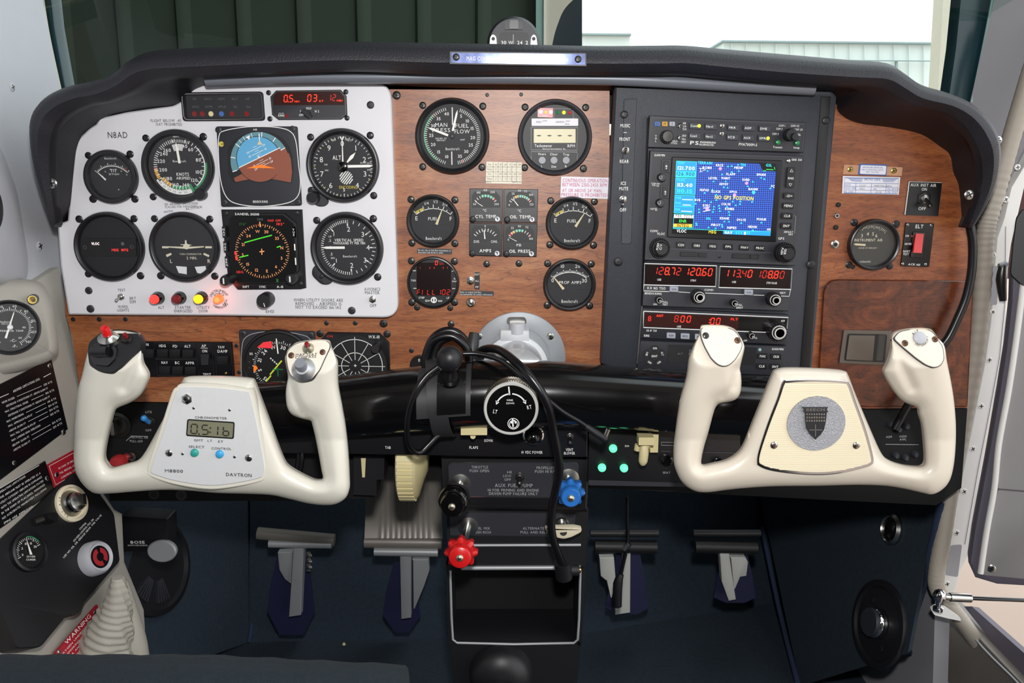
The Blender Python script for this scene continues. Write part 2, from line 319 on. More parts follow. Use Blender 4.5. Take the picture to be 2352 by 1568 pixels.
SEG = {'0': 'abcdef', '1': 'bc', '2': 'abged', '3': 'abgcd', '4': 'fgbc', '5': 'afgcd', '6': 'afgedc', '7': 'abc', '8': 'abcdefg', '9': 'abcdfg', 'F': 'afge', 'I': 'ef', 'L': 'fed', 'b': 'fgedc', '-': 'g', 'J': 'bcde', 'y': 'fgbcd'}
def seg7(mb, s, fr, a, b, hh, ww, adv, mt, sl=0.12, th=0.13, h=0.0004, dim=None):
    """(a,b) middle of the first digit"""
    th *= hh; x = a
    for i, ch in enumerate(s):
        if ch == ' ': x += adv; continue
        m_ = mt if not dim or i not in dim else 'led_red_dim'
        q = lambda p, z: fr.pt(x+p-z*sl, b+z, h)
        if ch in '.:':
            for z in ([hh/2] if ch == '.' else [-hh*.2, hh*.25]):
                p0 = -adv*.5; mb.poly([q(p0-th*.6, z-th*.6), q(p0+th*.6, z-th*.6), q(p0+th*.6, z+th*.6), q(p0-th*.6, z+th*.6)], m_)
            continue
        w2, h2, g = ww/2, hh/2, th*.6
        S_ = {'a': (-w2+g, -h2, w2-g, -h2), 'g': (-w2+g, 0, w2-g, 0), 'd': (-w2+g, h2, w2-g, h2), 'f': (-w2, -h2+g, -w2, -g), 'b': (w2, -h2+g, w2, -g), 'e': (-w2, g, -w2, h2-g), 'c': (w2, g, w2, h2-g)}
        for k in SEG.get(ch, ''):
            x0, y0, x1, y1 = S_[k]
            if y0 == y1: mb.poly([q(x0-th*.3, y0), q(x0, y0-th/2), q(x1, y0-th/2), q(x1+th*.3, y0), q(x1, y0+th/2), q(x0, y0+th/2)], m_)
            else: mb.poly([q(x0, y0-th*.3), q(x0+th/2, y0), q(x0+th/2, y1), q(x0, y1+th*.3), q(x0-th/2, y1), q(x0-th/2, y0)], m_)
        x += adv
# ---------------------------------------------------------------- small hardware, shared meshes
SM = {}
def screw(par, u, v, S, r=8.0, head='bezel', slot='dial_dark', h=0.0, dome=0.34, name='screw'):
    k = (head, slot, dome)
    fr = S.fr(u, v, random.uniform(-40, 40), h)
    if k not in SM:
        mb = MB(); mb.lathe((0, 0, 0), (0, 0, 1), [(1, 0), (1, .25*dome), (.85, .55*dome), (.5, .8*dome), (0, .9*dome)], head, n=16)
        z = .93*dome
        for x, y in ((.62, .13), (.13, .62)): mb.add([(-x, -y, z), (x, -y, z), (x, y, z), (-x, y, z), (-x, -y, z*.8), (x, -y, z*.8), (x, y, z*.8), (-x, y, z*.8)], [[0, 1, 2, 3], [0, 4, 5, 1], [2, 6, 7, 3], [1, 5, 6, 2], [0, 3, 7, 4]], slot)
        o = mb.build('proto', loc=(0, 0, 0)); SM[k] = o.data; bpy.data.objects.remove(o)
    o = bpy.data.objects.new(name, SM[k]); COL.objects.link(o)
    base = WL[par.name]; m3 = Matrix((fr.ex, fr.ez, fr.n)).transposed().to_4x4()
    o.parent = par; o.location = fr.c-base; o.rotation_euler = m3.to_euler(); q = r*fr.s; o.scale = (q, q, q); WL[o.name] = fr.c; return o
def ringscrew(par, u, v, S, r, h=0.0): return screw(par, u, v, S, r, 'dark_steel', 'black', h, 0.3)
class Gauge:
    """round instrument: bezel, dial, lettering, needles, glass, screws"""
    def __init__(g, u, v, r, S, name, label, screws=(), rot=0, face=.82, dial='dial', bez='bezel', hh=.0075, cat='gauge', sr=8.5, sh='bezel', par=None, group=None, glass_=True, squash=None):
        g.fr = S.fr(u, v, rot); g.S = S; g.r = r; s = g.fr.s; R_ = r*s; g.R = R_; g.face = face
        g.root = par or root(name, label, cat, g.fr.c, group)
        b = MB(); b.lathe(g.fr.c, S.n, [(R_*.99, -.012), (R_, 0), (R_, hh*.6), (R_*.97, hh*.95), (R_*.93, hh), (R_*(face+.04), hh*.9), (R_*face, hh*.55), (R_*face, .0014), (R_*face*.99, .0012)], bez, 64)
        g.bez = b; g.m = MB(); g.m.lathe(g.fr.c, S.n, [(R_*(face+.01), .0003), (R_*(face+.01), .0016), (0, .0016)], dial, 48)
        g.p = MB(); g.h = .0019; g.nd = []; g.glass_ = glass_; g.hh = hh
        for q in screws: screw(g.root, q[0], q[1], S, sr, sh)
    def ticks(g, a0, a1, n, r0, r1, w, mt='white_print', skip=0): ticks(g.p, g.fr, a0, a1, n, r0, r1, w, mt, g.h, skip)
    def arc(g, a0, a1, r0, r1, mt): ringf(g.p, g.fr, 0, 0, r0, r1, mt, g.h-.0001, 30, a0, a1)
    def text(g, s, a, b, size, mt='white_print', rot=0, **k): text(g.p, s, g.fr, a, b, size, mt, rot, h=g.h, **k)
    def num(g, items, r, size, mt='white_print', **k):
        for s, a in items: t = math.radians(a); text(g.p, s, g.fr, math.sin(t)*r, -math.cos(t)*r, size, mt, h=g.h, **k)
    def poly(g, pts, mt, dh=0.0): g.p.poly([g.fr.pt(a, b, g.h+dh) for a, b in pts], mt)
    def needle(g, a0, b0, a1, b1, w0, w1, mt='needle', tip=0, name='needle', hh=.0032):
        """from the tail (a0,b0) to the tip (a1,b1)"""
        m = MB(); p = Vector((a0, b0)); q = Vector((a1, b1)); d = (q-p); L_ = d.length; d.normalize(); n = Vector((-d.y, d.x))
        o = [p+n*w0/2, p-n*w0/2, q-d*tip-n*w1/2] + ([q] if tip else []) + [q-d*tip+n*w1/2]
        m.prism([g.fr.pt(x.x, x.y, hh) for x in o], g.fr.n, .0006, mt); g.nd.append(m.build(name, g.root)); return g
    def hub(g, r, mt='black', a=0, b=0):
        m = MB(); m.lathe(g.fr.pt(a, b, .002), g.fr.n, [(r*g.fr.s, 0), (r*g.fr.s, .0018), (r*.7*g.fr.s, .0024), (0, .0024)], mt, 20); m.build('needle_hub', g.root)
    def done(g):
        g.bez.build('bezel', g.root); g.m.build('dial', g.root)
        if g.p.v: g.p.build('dial_markings', g.root, smooth=0, fix=False)
        if g.glass_:
            q = MB(); q.lathe(g.fr.c, g.S.n, [(g.R*(g.face+.015), g.hh*.62), (0, g.hh*.62)], 'gauge_glass', 40); q.build('glass', g.root)
        return g.root
def knob(mb, S, u, v, r, hh, mt, h=0.0, top=None, ribs=0, taper=.9):
    fr = S.fr(u, v, 0, h); R_ = r*fr.s; prof = [(R_, 0), (R_, hh*.1), (R_*(taper+.05), hh*.8), (R_*taper*.92, hh), (0, hh)]
    mb.lathe(fr.c, S.n, prof, mt, 28)
    if ribs:
        for i in range(ribs):
            t = 6.28318*i/ribs; d = fr.ex*math.cos(t)+fr.ez*math.sin(t); e = fr.ez*math.cos(t)-fr.ex*math.sin(t)
            mb.box(fr.c+d*R_*.98+S.n*hh*.5, d*R_*.05, e*R_*.06, S.n*hh*.42, mt)
    if top: mb.lathe(fr.c+S.n*hh, S.n, [(R_*.8, 0), (R_*.8, .0002), (0, .0003)], top, 24)
def toggle(name_par, S, u, v, r, tip, ln=.011, h=0.0, mt='steel', nut='steel', bat=None, rr=None):
    """hex nut, bushing, bat; tip = where the end of the bat shows, in pixels"""
    fr = S.fr(u, v, 0, h); s = fr.s; m = MB()
    m.lathe(fr.c, S.n, [(r*s, 0), (r*s, .0018), (r*.82*s, .0022), (0, .0022)], nut, 6); m.lathe(fr.c, S.n, [(r*.6*s, .002), (r*.6*s, .0045), (r*.4*s, .005), (0, .005)], mt, 16)
    m.build('nut', name_par)
    b = MB(); e = S.pt(tip[0], tip[1], h+ln); st = fr.c+S.n*.0035; q = rr if rr else r*.36*s
    b.tube([st, st+(e-st)*.5, st+(e-st)*.85, e, e+(e-st).normalized()*q*.7], [q*.7, q*.85, q*1.1, q*1.05, q*.35], bat or mt, 12, 2); b.build('bat', name_par)
# ================================================================ the setting
XL = Surf((-0.55, 0, 0), (1, 0, 0)); XR = Surf((0.57, 0, 0), (-1, 0, 0)); FL = Surf((0, 0, 0), (0, 0, 1))
def struct(name, mb, label=None): o = mb.build(name); o['kind'] = 'structure'; return o
m = MB(); plate(m, [(98, 0), (82, -80), (-2600, -900), (-2600, 4200), (250, 1750), (420, 1500), (420, 330), (150, 225), (138, 205)], XL, .02, 'wall_grey'); struct('wall_left', m)
m = MB(); plate(m, [(222, 1090), (425, 1090), (425, 1500), (300, 1620), (222, 1500)], XL, .002, 'carpet', h=.0025); struct('wall_left_carpet', m)
m = MB(); plate(m, [(2215, 250), (2245, 330), (2258, 470), (2254, 560), (2236, 700), (2205, 900), (2148, 1380), (2135, 1850), (1780, 1750), (1850, 330), (2190, 262)], XR, .02, 'pillar_grey'); struct('wall_right', m)
SPI = Surf(XR.pt(2290, 100), (-.72, -.69, 0)); m = MB(); plate(m, [(2283, 0), (2300, -90), (2560, -90), (2352, 330), (2290, 500), (2262, 560), (2240, 530), (2262, 440), (2215, 320), (2214, 262), (2228, 235)], SPI, .015, 'pillar_grey'); struct('trim_6', m)
m = MB(); plate(m, [(2262, 335), (2700, 335), (2700, 640), (2262, 640)], Y(5), .1, 'maroon_wall'); o = m.build('hangar_side_wall'); tag(o, 'dark maroon hangar wall glimpsed beyond the open cabin door', 'wall')
def bxs(name, lo, hi, mt):
    m = MB(); lo = Vector(lo); hi = Vector(hi); c = (lo+hi)/2; d = (hi-lo)/2; m.box(c, (d.x, 0, 0), (0, d.y, 0), (0, 0, d.z), mt); return struct(name, m)
bxs('wall_rear', (-.6, -2.02, -.02), (.62, -2.0, 1.3), 'wall_rear'); bxs('ceiling', (-.6, -2.0, 1.28), (.62, -.34, 1.3), 'wall_rear')
bxs('wall_right_rear', (.57, -2.0, 0), (.59, -1.0, 1.28), 'wall_rear')
bxs('floor', (-.6, -2.0, -.02), (.60, .75, 0), 'carpet'); bxs('wall_front', (-.6, .72, 0), (.62, .74, .86), 'black_matte')
# toe boards and side kick carpets
def quad(mb, p, t, mt):
    n = (p[1]-p[0]).cross(p[3]-p[0]).normalized()
    if n.y > 0: n = -n
    mb.prism(p, n, t, mt)
m = MB(); quad(m, [FL.pt(572, 1474), FL.pt(1180, 1462), Vector((.05, .66, .56)), Vector((-.50, .62, .56))], .01, 'carpet'); o = struct('floor_toe_left', m)
m = MB(); quad(m, [FL.pt(1180, 1480), FL.pt(1838, 1375), Vector((.44, .66, .56)), Vector((.05, .66, .56))], .01, 'carpet'); o = struct('floor_toe_right', m)
m = MB(); a = [FL.pt(572, 1474), XL.pt(215, 1600), XL.pt(230, 1050), Y(.55).pt(625, 1030)]
_n = (a[1]-a[0]).cross(a[3]-a[0]).normalized(); _n = _n if _n.y < 0 else -_n; KL_ = Surf(a[0], _n); a[2] = KL_.pt(225, 1050)
m.add(a+[p+Vector((-.01, .01, 0)) for p in a], [[0, 1, 2], [0, 2, 3], [4, 5, 6], [4, 6, 7], [0, 1, 5, 4], [2, 3, 7, 6]], 'carpet'); struct('wall_left_kick', m)
KR = [Y(.55).pt(1738, 1100), FL.pt(1838, 1575), Surf((.56, 0, 0), (-1, 0, 0)).pt(2085, 1500), Surf((.565, 0, 0), (-1, 0, 0)).pt(2168, 1080)]
_n = (KR[1]-KR[0]).cross(KR[3]-KR[0]).normalized(); _n = _n if _n.y < 0 else -_n; KS_ = Surf(KR[0], _n); KR[2] = KS_.pt(2085, 1500)
m = MB(); m.add(KR+[p+Vector((.01, .01, 0)) for p in KR], [[0, 1, 2], [0, 2, 3], [4, 5, 6], [4, 6, 7], [0, 1, 5, 4], [2, 3, 7, 6]], 'carpet'); struct('wall_right_kick', m)
for nm, pts, r in (('trim_1', [FL.pt(572, 1474, .002), Y(.43).pt(605, 1260)+Vector((0, 0, .01))], .003), ('trim_2', [Y(.44).pt(1750, 1210), Y(.36).pt(1790, 1400), FL.pt(1832, 1568, .02)], .004),
                   ('trim_3', [Surf((.55, 0, 0), (-1, 0, 0)).pt(u, v) for u, v in ((2165, 1150), (2150, 1230), (2125, 1320), (2095, 1410), (2078, 1470), (2084, 1500))], .007)):
    m = MB(); m.tube(pts, r, 'carpet_edge', 10); struct(nm, m)
# windscreen: gaskets left and right, thin tinted glass
SG = Y(.10)
m = MB(); plate(m, [(96, -30), (118, -30), (128, 60), (156, 215), (140, 218)], SG, .02, 'teal_frame', bev=.002); struct('window_gasket_left', m)
m = MB(); m.tube([SG.pt(u, v, .004) for u, v in ((96, -20), (112, 80), (139, 206))], .0014, 'frame_edge', 8); struct('trim_4', m)
m = MB(); plate(m, [(2206, -30), (2296, -30), (2266, 110), (2233, 250), (2176, 222), (2192, 110)], SG, .02, 'teal_frame', bev=.002); struct('window_gasket_right', m)
m = MB(); m.tube([SG.pt(u, v, .003) for u, v in ((2283, -20), (2262, 90), (2232, 235))], .0016, 'teal_light', 8); struct('trim_5', m)
m = MB(); m.add([(-.57, .26, .86), (.58, .26, .86), (.58, -.34, 1.29), (-.57, -.34, 1.29)], [[0, 1, 2, 3]], 'windscreen_glass'); struct('window_1', m)
# hangar around the aeroplane
HY = 3.5
m = MB(); pr = []; x = -5.0
while x < .13:
    for dx, dy in ((0, 0), (.22, 0), (.235, -.018), (.275, -.018), (.30, 0)): pr.append((min(x+dx, .15), HY+dy))
    x += .305
k = len(pr); m.add([(a, b, z) for z in (-.9, 4.5) for a, b in pr]+[(a, b+.03, z) for z in (-.9, 4.5) for a, b in pr],
                   [[i, i+1, k+i+1, k+i] for i in range(k-1)]+[[2*k+i, 2*k+i+1, 3*k+i+1, 3*k+i] for i in range(k-1)], 'hangar_green'); o = m.build('hangar_door_panel', fix=False); tag(o, 'dark green ribbed metal hangar door panel beyond the left windscreen', 'hangar door', kind='thing')
HS = Y(HY-.11)
m = MB(); plate(m, [(1231, -400), (1250, -400), (1250, 300), (1231, 300)], HS, .06, 'teal_light'); plate(m, [(1250, -400), (1254, -400), (1251, 300), (1248, 300)], HS, .07, 'white_print', h=.01)
o = m.build('hangar_post'); tag(o, 'pale teal metal hangar door post behind the compass', 'post')
m = MB(); plate(m, sp2([(1337, -20), (1300, 15), (1283, 50), (1270, 95), (1262, 160), (1258, 300)], 5, False)+[(1337, 300)], HS, .03, 'hangar_dark', h=-.05); plate(m, [(1254, -400), (1337, -400)]+sp2([(1337, -20), (1300, 15), (1283, 50), (1270, 95), (1262, 160), (1258, 300)], 5, False)+[(1250, 300)], HS, .03, 'hangar_cream')
o = m.build('hangar_partition'); tag(o, 'cream curved hangar sheet edge against a dark slate panel', 'hangar panel')
m = MB(); plate(m, [(2190, -400), (2245, -400), (2177, 760), (2122, 760)], HS, .1, 'hangar_post'); o = m.build('cream_post'); tag(o, 'pale cream door post seen through the right windscreen', 'post')
for nm, px, lb in (('far_hangar', [(1337, 78), (1447, 79), (1446, 492), (1337, 492)], 'small pale hangar building left of the white sky gap'), ('far_hangar', [(1662, 94), (2152, 99), (2152, 492), (1662, 492)], 'long pale ribbed hangar building with grey roof edge')):
    S_ = Y(32); m = MB(); plate(m, px, S_, 4, 'far_wall'); o = m.build(nm); tag(o, lb, 'building'); u0, v0 = px[0]; u1, v1 = px[1]
    m = MB(); plate(m, [(u0-3, v0-2), (u1+3, v1-2), (u1+3, v1+2), (u0-3, v0+2)], S_, 4.2, 'far_roof', h=.25); q = m.build('roof_edge', o, loc=None)
    if u0 > 1500:
        m = MB()
        for i in range(14): uu = 1680+i*34; plate(m, [(uu, 100+(uu-1660)*.01), (uu+1.2, 100+(uu-1660)*.01), (uu+1.2, 340), (uu, 340)], S_, .1, 'far_wall', h=.12)
        plate(m, [(2058, 139), (2062, 139), (2062, 200), (2058, 200)], S_, .1, 'far_roof', h=.2); plate(m, [(1900, 137), (2150, 139), (2150, 141), (1900, 139)], S_, .1, 'far_roof', h=.3); m.build('cladding_ribs', o)
m = MB(); m.box((0, -1, -.95), (30, 0, 0), (0, 60, 0), (0, 0, .04), 'concrete'); o = m.build('ground'); o['kind'] = 'structure'
m = MB(); m.box((-2.3, -1.5, 4.5), (3.2, 0, 0), (0, 5.1, 0), (0, 0, .03), 'hangar_green'); m.box((-5.3, -1.5, 1.8), (.03, 0, 0), (0, 5.1, 0), (0, 0, 2.7), 'hangar_green'); m.box((-1.5, -6.5, 1.8), (4, 0, 0), (0, .03, 0), (0, 0, 2.7), 'hangar_green'); struct('wall_hangar', m)
# ================================================================ glareshield hood
HD = [((130, 522), (127, 515), (134, 515)), ((104, 450), (120, 465), (158, 470)), ((84, 380), (112, 400), (165, 400)), ((76, 315), (112, 335), (172, 345)), ((80, 262), (125, 285), (186, 308)), ((103, 228), (155, 255), (212, 286)),
      ((150, 203), (200, 236), (245, 264)), ((215, 188), (245, 228), (295, 252)), ((262, 170), (290, 208), (345, 244)), ((300, 140), (325, 185), (400, 238)), ((345, 121), (365, 175), (425, 222)), ((420, 114), (430, 172), (452, 200)),
      ((520, 110), (510, 168), (500, 190)), ((650, 103), (640, 162), (640, 190)), ((810, 98), (810, 156), (820, 190)), ((1000, 101), (1000, 162), (1000, 198)), ((1180, 104), (1180, 162), (1180, 203)), ((1370, 108), (1370, 163), (1370, 205)),
      ((1500, 107), (1510, 163), (1500, 208)), ((1570, 107), (1570, 162), (1560, 212)), ((1650, 114), (1650, 170), (1650, 215)), ((1800, 127), (1800, 184), (1800, 218)), ((1950, 140), (1950, 193), (1915, 222)), ((2035, 147), (2020, 197), (1930, 255)),
      ((2075, 170), (2060, 217), (1970, 279)), ((2115, 197), (2100, 238), (2050, 290)), ((2180, 217), (2170, 255), (2120, 306)), ((2235, 243), (2215, 285), (2165, 335)), ((2275, 290), (2245, 330), (2188, 355)), ((2290, 345), (2258, 380), (2196, 395)),
      ((2282, 415), (2255, 435), (2208, 425)), ((2255, 478), (2240, 485), (2214, 480)), ((2228, 525), (2225, 522), (2216, 520))]
Tt = sp2([h[0] for h in HD], 4, False); Tl = sp2([h[1] for h in HD], 4, False); Tn = sp2([h[2] for h in HD], 4, False); rings = []; under = []
for i in range(len(Tt)):
    f = i/(len(Tt)-1); e = min(1, f*9, (1-f)*9); yf = -.035-.035*e
    A = Y(yf+.012).pt(*Tt[i]); B = Y(yf).pt(*Tl[i]); Nn = Y(-.004 if f > .45 else -.0145).pt(*Tn[i]); out = (A-Vector((0, A.y, .70))); out.y = 0; out.normalize()
    mid = (A+B)/2+Vector((0, -.014*e-.003, 0)); q1 = A*.72+B*.28+Vector((0, -.011*e-.003, 0)); q2 = A*.25+B*.75+Vector((0, -.012*e-.003, 0)); bk = A+Vector((0, .20, 0))-out*.012
    rings.append([bk, A+Vector((0, .05, 0)), A, q1, mid, q2, B, B+Vector((0, .010, 0))-out*.002, B*.5+Nn*.5+out*.008*e, Nn, Nn+Vector((0, .04, 0))])
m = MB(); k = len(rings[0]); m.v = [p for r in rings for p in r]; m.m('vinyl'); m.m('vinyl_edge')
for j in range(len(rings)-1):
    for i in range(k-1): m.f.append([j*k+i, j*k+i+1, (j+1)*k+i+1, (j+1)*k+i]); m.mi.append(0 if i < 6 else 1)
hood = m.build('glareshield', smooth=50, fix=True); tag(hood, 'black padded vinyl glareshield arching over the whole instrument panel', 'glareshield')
sd = hood.modifiers.new('t', 'SOLIDIFY'); sd.thickness = .002; sd.offset = 0
for u, v, r in ((120, 421, 12), (2226, 447, 11), (2292, 322, 10)): screw(hood, u, v, Y(-.05), r, 'steel', 'dial_dark')
# light strip tube under the glareshield
S_ = Y(-.035); m = MB(); m.tube([S_.pt(u, v) for u, v in ((474, 184), (650, 178), (850, 177), (1180, 178), (1400, 181), (1560, 188), (1700, 196), (1870, 204))], .0068, 'strip_grey', 14, 3); o = m.build('light_strip'); tag(o, 'long dark grey light strip tube under the glareshield edge', 'light strip')
# placard on the glareshield
S_ = Y(-.085); m = MB(); fr = S_.fr(1189, 134, .3); plate(m, rect(1033, 118, 1346, 118, 4)[:2]+[(1347, 152), (1033, 147)], S_, .001, 'black'); o = m.build('compass_placard'); tag(o, 'shiny silver MAG COMPASS placard screwed to the glareshield', 'placard')
m = MB(); plate(m, [(1036, 121), (1344, 124), (1344, 149), (1036, 144)], S_, .0006, 'placard_silver', h=.0006); m.build('plate', o)
m = MB(); T(m, 'MAG COMPASS ERRATIC WHEN PROP DEICE IS ON', S_, 1188, 136, 9.5, 'white_print', .9, wid=244, h=.0009); m.build('lettering', o, smooth=0, fix=False)
for u, v in ((1048, 131), (1328, 136)): screw(o, u, v, S_, 8.5, 'dark_steel', 'dial_dark', .0006)
# whiskey compass behind the hood
cr = root('magnetic_compass', 'round black magnetic compass standing on top of the glareshield', 'compass', Y(.02).pt(1180, 110))
S_ = Y(-.012); fr = S_.fr(1180, 101); m = MB(); m.lathe(fr.c+Vector((0, .05, 0)), (0, -1, 0), [(.020, -.02), (.0275, 0), (.0295, .03), (.0290, .045), (.026, .05), (0, .05)], 'case_grey', 48); m.build('housing', cr)
m = MB(); plate(m, rnd([(1145, 118), (1147, 74), (1214, 74), (1216, 118)], 9), S_, .002, 'dial_dark', h=.0012); line(m, [(1179, 79), (1179, 112)], S_, 2, 'grey_print', h=.003)
for s_, u, w_ in (('30', 1157, 12), ('W', 1173, 11), ('24', 1194, 12), ('2', 1210, 6)): T(m, s_, S_, u, 98, 8, 'white_print', h=.0028, wid=w_)
m.build('card_window', cr, smooth=0)
m = MB()
for u0, u1 in ((1123, 1142), (1217, 1236)): plate(m, rnd([(u0, 118), (u0+3, 84), ((u0+u1)/2, 78), (u1-2 if u0 < 1180 else u1-4, 84), (u1, 118)], 6), S_, .001, 'white_panel', h=.0014)
m.build('lubber_plate', cr, smooth=0)
m = MB(); plate(m, rnd([(1159, 68), (1160, 50), (1200, 50), (1201, 68)], 3), S_, .003, 'black', h=.003); plate(m, rnd([(1170, 66), (1171, 46), (1190, 46), (1191, 66)], 3), S_, .004, 'bezel', h=.006); m.build('light_housing', cr)
for u, v in ((1133, 89), (1226, 89)): screw(cr, u, v, S_, 4, 'black', 'black', .0015)
# ================================================================ instrument panels
m = MB(); plate(m, [(150, 470), (150, 720), (165, 770), (187, 921), (640, 926), (1150, 900), (1400, 885), (1400, 208), (880, 205), (500, 195), (250, 300)], W0, .004, 'wood'); o = m.build('wood_panel'); tag(o, 'wood grain instrument panel across the centre and lower left', 'instrument panel'); wood_p = o
m = MB(); plate(m, [(1890, 200), (1918, 236), (1934, 262), (1965, 277), (2050, 289), (2120, 305), (2165, 334), (2188, 352), (2196, 390), (2204, 408), (2212, 412), (2218, 510), (2235, 530), (2236, 640), (2226, 760), (2222, 936), (1990, 938), (1840, 925)], W0, .004, 'wood_right'); o = m.build('wood_panel'); tag(o, 'right wood grain instrument panel in front of the copilot', 'instrument panel'); wood_r = o
m = MB(); m.box((0, .06, .60), (.545, 0, 0), (0, .0015, 0), (0, 0, .07), 'black_matte'); m.box((0, .035, .878), (.36, 0, 0), (0, .0015, 0), (0, 0, .03), 'black_matte'); o = m.build('panel_backing'); o['kind'] = 'structure'
wp = [(158, 722), (140, 610), (133, 515), (156, 507), (162, 440), (172, 345), (180, 320), (205, 296), (222, 285), (228, 272), (290, 258), (400, 243), (418, 232), (440, 205), (478, 192), (898, 190), (915, 729), (500, 724)]
m = MB(); plate(m, rnd(wp, [3, 8, 3, 3, 10, 10, 10, 8, 3, 3, 8, 8, 8, 10, 8, 40, 36, 5], 8), WP, .0122, 'white_panel', bev=.0015)
wpo = m.build('white_panel', smooth=30); tag(wpo, 'glossy white pilot instrument panel with rounded right corners', 'instrument panel')
m = MB(); bp = 'black_print'
for s_, u, v, z, w_, rt in (('N8AD', 270, 310, 14, 46, 0), ('FLIGHT BELOW -40', 381, 277, 6.5, 72, 0), ('OAT PROHIBITED', 388, 285.5, 6.5, 62, 0), ('SEE AIRSPEED LIMITATIONS', 416, 468, 5, 78, -2), ('PLACARD FOR VARIATIONS', 416, 474.5, 5, 74, -2), ('WITH         ALTITUDE', 420, 481, 5, 92, -8), ('TEST', 279, 666, 6, 17, 0),
                            ('BRT', 305, 685, 6.5, 14, 0), ('DIM', 305, 693, 6.5, 13, 0), ('WARN', 282, 704, 6.5, 22, 0), ('LIGHTS', 283, 712, 6.5, 26, 0), ('ALT', 370, 706, 6.5, 14, 0), ('STARTER', 420, 706, 6.5, 36, 0), ('ENERGIZED', 421, 714, 6.5, 41, 0), ('UTILITY', 467, 706, 6.5, 29, 0), ('DOOR', 467, 714, 6.5, 20, 0),
                            ('EHSI', 620, 715, 7, 18, 0), ('WHEN UTILITY DOORS ARE', 731, 689, 7, 112, .5), ('REMOVED - AIRSPEED IS', 731.5, 697.5, 7, 104, .5), ('NOT TO EXCEED 166 IAS', 731, 705.5, 7, 103, .5), ('AVIONICS', 855, 664, 7, 36, 0), ('MASTER', 855, 672, 7, 33, 0), ('OFF', 857, 701.5, 7, 15, 0)):
    m = MB(); T(m, s_, WP, u, v, z, bp, rt, bold=False, wid=w_); m.build('lettering', wpo, smooth=0, fix=False)
m = MB()
f5 = WP.fr(504, 687); arctext(m, 'INSTRUMENT', f5, 20, -5, 5.5, bp, 14.5); arctext(m, 'SOURCE', f5, 13, 0, 5, bp, 19); arctext(m, 'NOT', f5, 15, 118, 5, bp, -20); arctext(m, 'WARNING', f5, 19, 172, 5.5, bp, 15, True)
m.build('lettering', wpo, smooth=0, fix=False)
for u, v in ((851, 241), (204, 667), (208, 709), (808, 713)): screw(wpo, u, v, WP, 9, 'case_grey', 'black')
# avionics panel, black crinkle
m = MB(); plate(m, rnd([(1413, 197), (1908, 208), (1921, 222), (1860, 885), (1470, 870), (1381, 834)], [3, 3, 4, 0, 0, 0]), RP, .0198, 'crinkle', bev=.002)
av = m.build('avionics_panel'); tag(av, 'black crinkle finish centre panel holding the radio stack', 'instrument panel')
m = MB(); plate(m, rnd([(1433, 228), (1463, 226), (1450, 560), (1427, 560)], 5), RP, .001, 'crinkle', h=.0012, bev=.0005); m.build('switch_strip', av); m = MB(); plate(m, [(1886, 222), (1908, 222), (1858, 870), (1836, 870)], RP, .001, 'black', h=.0008, bev=.0004); m.build('side_rail', av)
m = MB()
for s_, u, v, w_ in (('MUSIC', 1436, 288.5, 23), ('-', 1436, 303, 8), ('FRONT', 1435, 319.5, 25), ('REAR', 1434, 370.5, 21), ('ICS', 1432, 421, 12), ('MUTE', 1432.5, 433, 21), ('OFF', 1431, 482, 15)): T(m, s_, RP, u, v, 7.5, 'white_print', .5, wid=w_, h=.0016)
m.build('lettering', av, smooth=0, fix=False)
for u, v, r in ((1420, 601, 10), (1898, 277, 9), (1863, 608, 10), (1434, 263, 9)): screw(av, u, v, RP, r, 'black', 'black', .0012)
# ================================================================ instruments on the white panel
WPN = 'white_print'
def brand(g, a, b, size=4.5, w_=30):
    g.text('Beechcraft', a, b, size, bold=False, wid=w_)
g = Gauge(258, 406, 62, WP, 'temperature_gauge', 'small round black TIT gauge at far left of the white panel', ((203, 357), (299, 354), (214, 457), (310, 457)), face=.78)
f2 = WP.fr(263, 430); ringf(g.p, f2, 0, 0, 47.5, 49, WPN, g.h, 24, -46, 46); ticks(g.p, f2, -46, 46, 20, 49, 52, .8, WPN, g.h); ticks(g.p, f2, -46, 46, 5, 49, 55.5, 1.3, WPN, g.h); tick(g.p, f2, 36, 50, 55, 2.4, 'red_mark', g.h)
g.text('TIT', 6, -14, 6.5, wid=15); g.text('25°F/DIV.', 7, -6, 4, bold=False, wid=26); brand(g, 2, -42, 4.5, 28)
for s_, a, b in (('11', -20, -1), ('12', -13, -12), ('13', -1, -17), ('14', 12, -17), ('15', 24, -13), ('16', 36, -5)): g.text(s_, a, b, 3, bold=False)
g.needle(-13, 7, -29, -9, 3.5, 1.5); disc(g.p, g.fr, 14, 29, 1.2, WPN, g.h); g.done()
g = Gauge(411, 382, 84.5, WP, 'airspeed_indicator', 'large round black KNOTS airspeed indicator left of the attitude indicator', ((335, 317), (467, 314), (352, 452)), face=.82)
g.fr = WP.fr(414.5, 380); g.ticks(-52, -8, 9, 53, 61, 1.5); g.ticks(17, 52, 4, 54, 61, 1.7); g.ticks(262, 308, 9, 53, 61, 1.7); g.ticks(52, 142, 9, 51, 57, 1.3)
g.arc(46, 142, 57, 59.5, WPN); g.arc(84, 150, 59.5, 63.5, 'green_print'); g.arc(160, 205, 47, 55, 'green_print'); g.arc(207, 235, 47, 55, 'amber_print'); g.arc(234, 262, 54, 62, 'amber_print'); g.arc(262.5, 265, 54, 62, 'red_mark')
g.ticks(160, 235, 9, 47, 55, 1.6); g.ticks(238, 258, 2, 52, 60, 1.6); g.arc(158, 240, 56, 67, WPN); g.ticks(160, 240, 16, 55.5, 59, .8, 'black_print'); g.arc(152, 158, 47, 66, 'green_print')
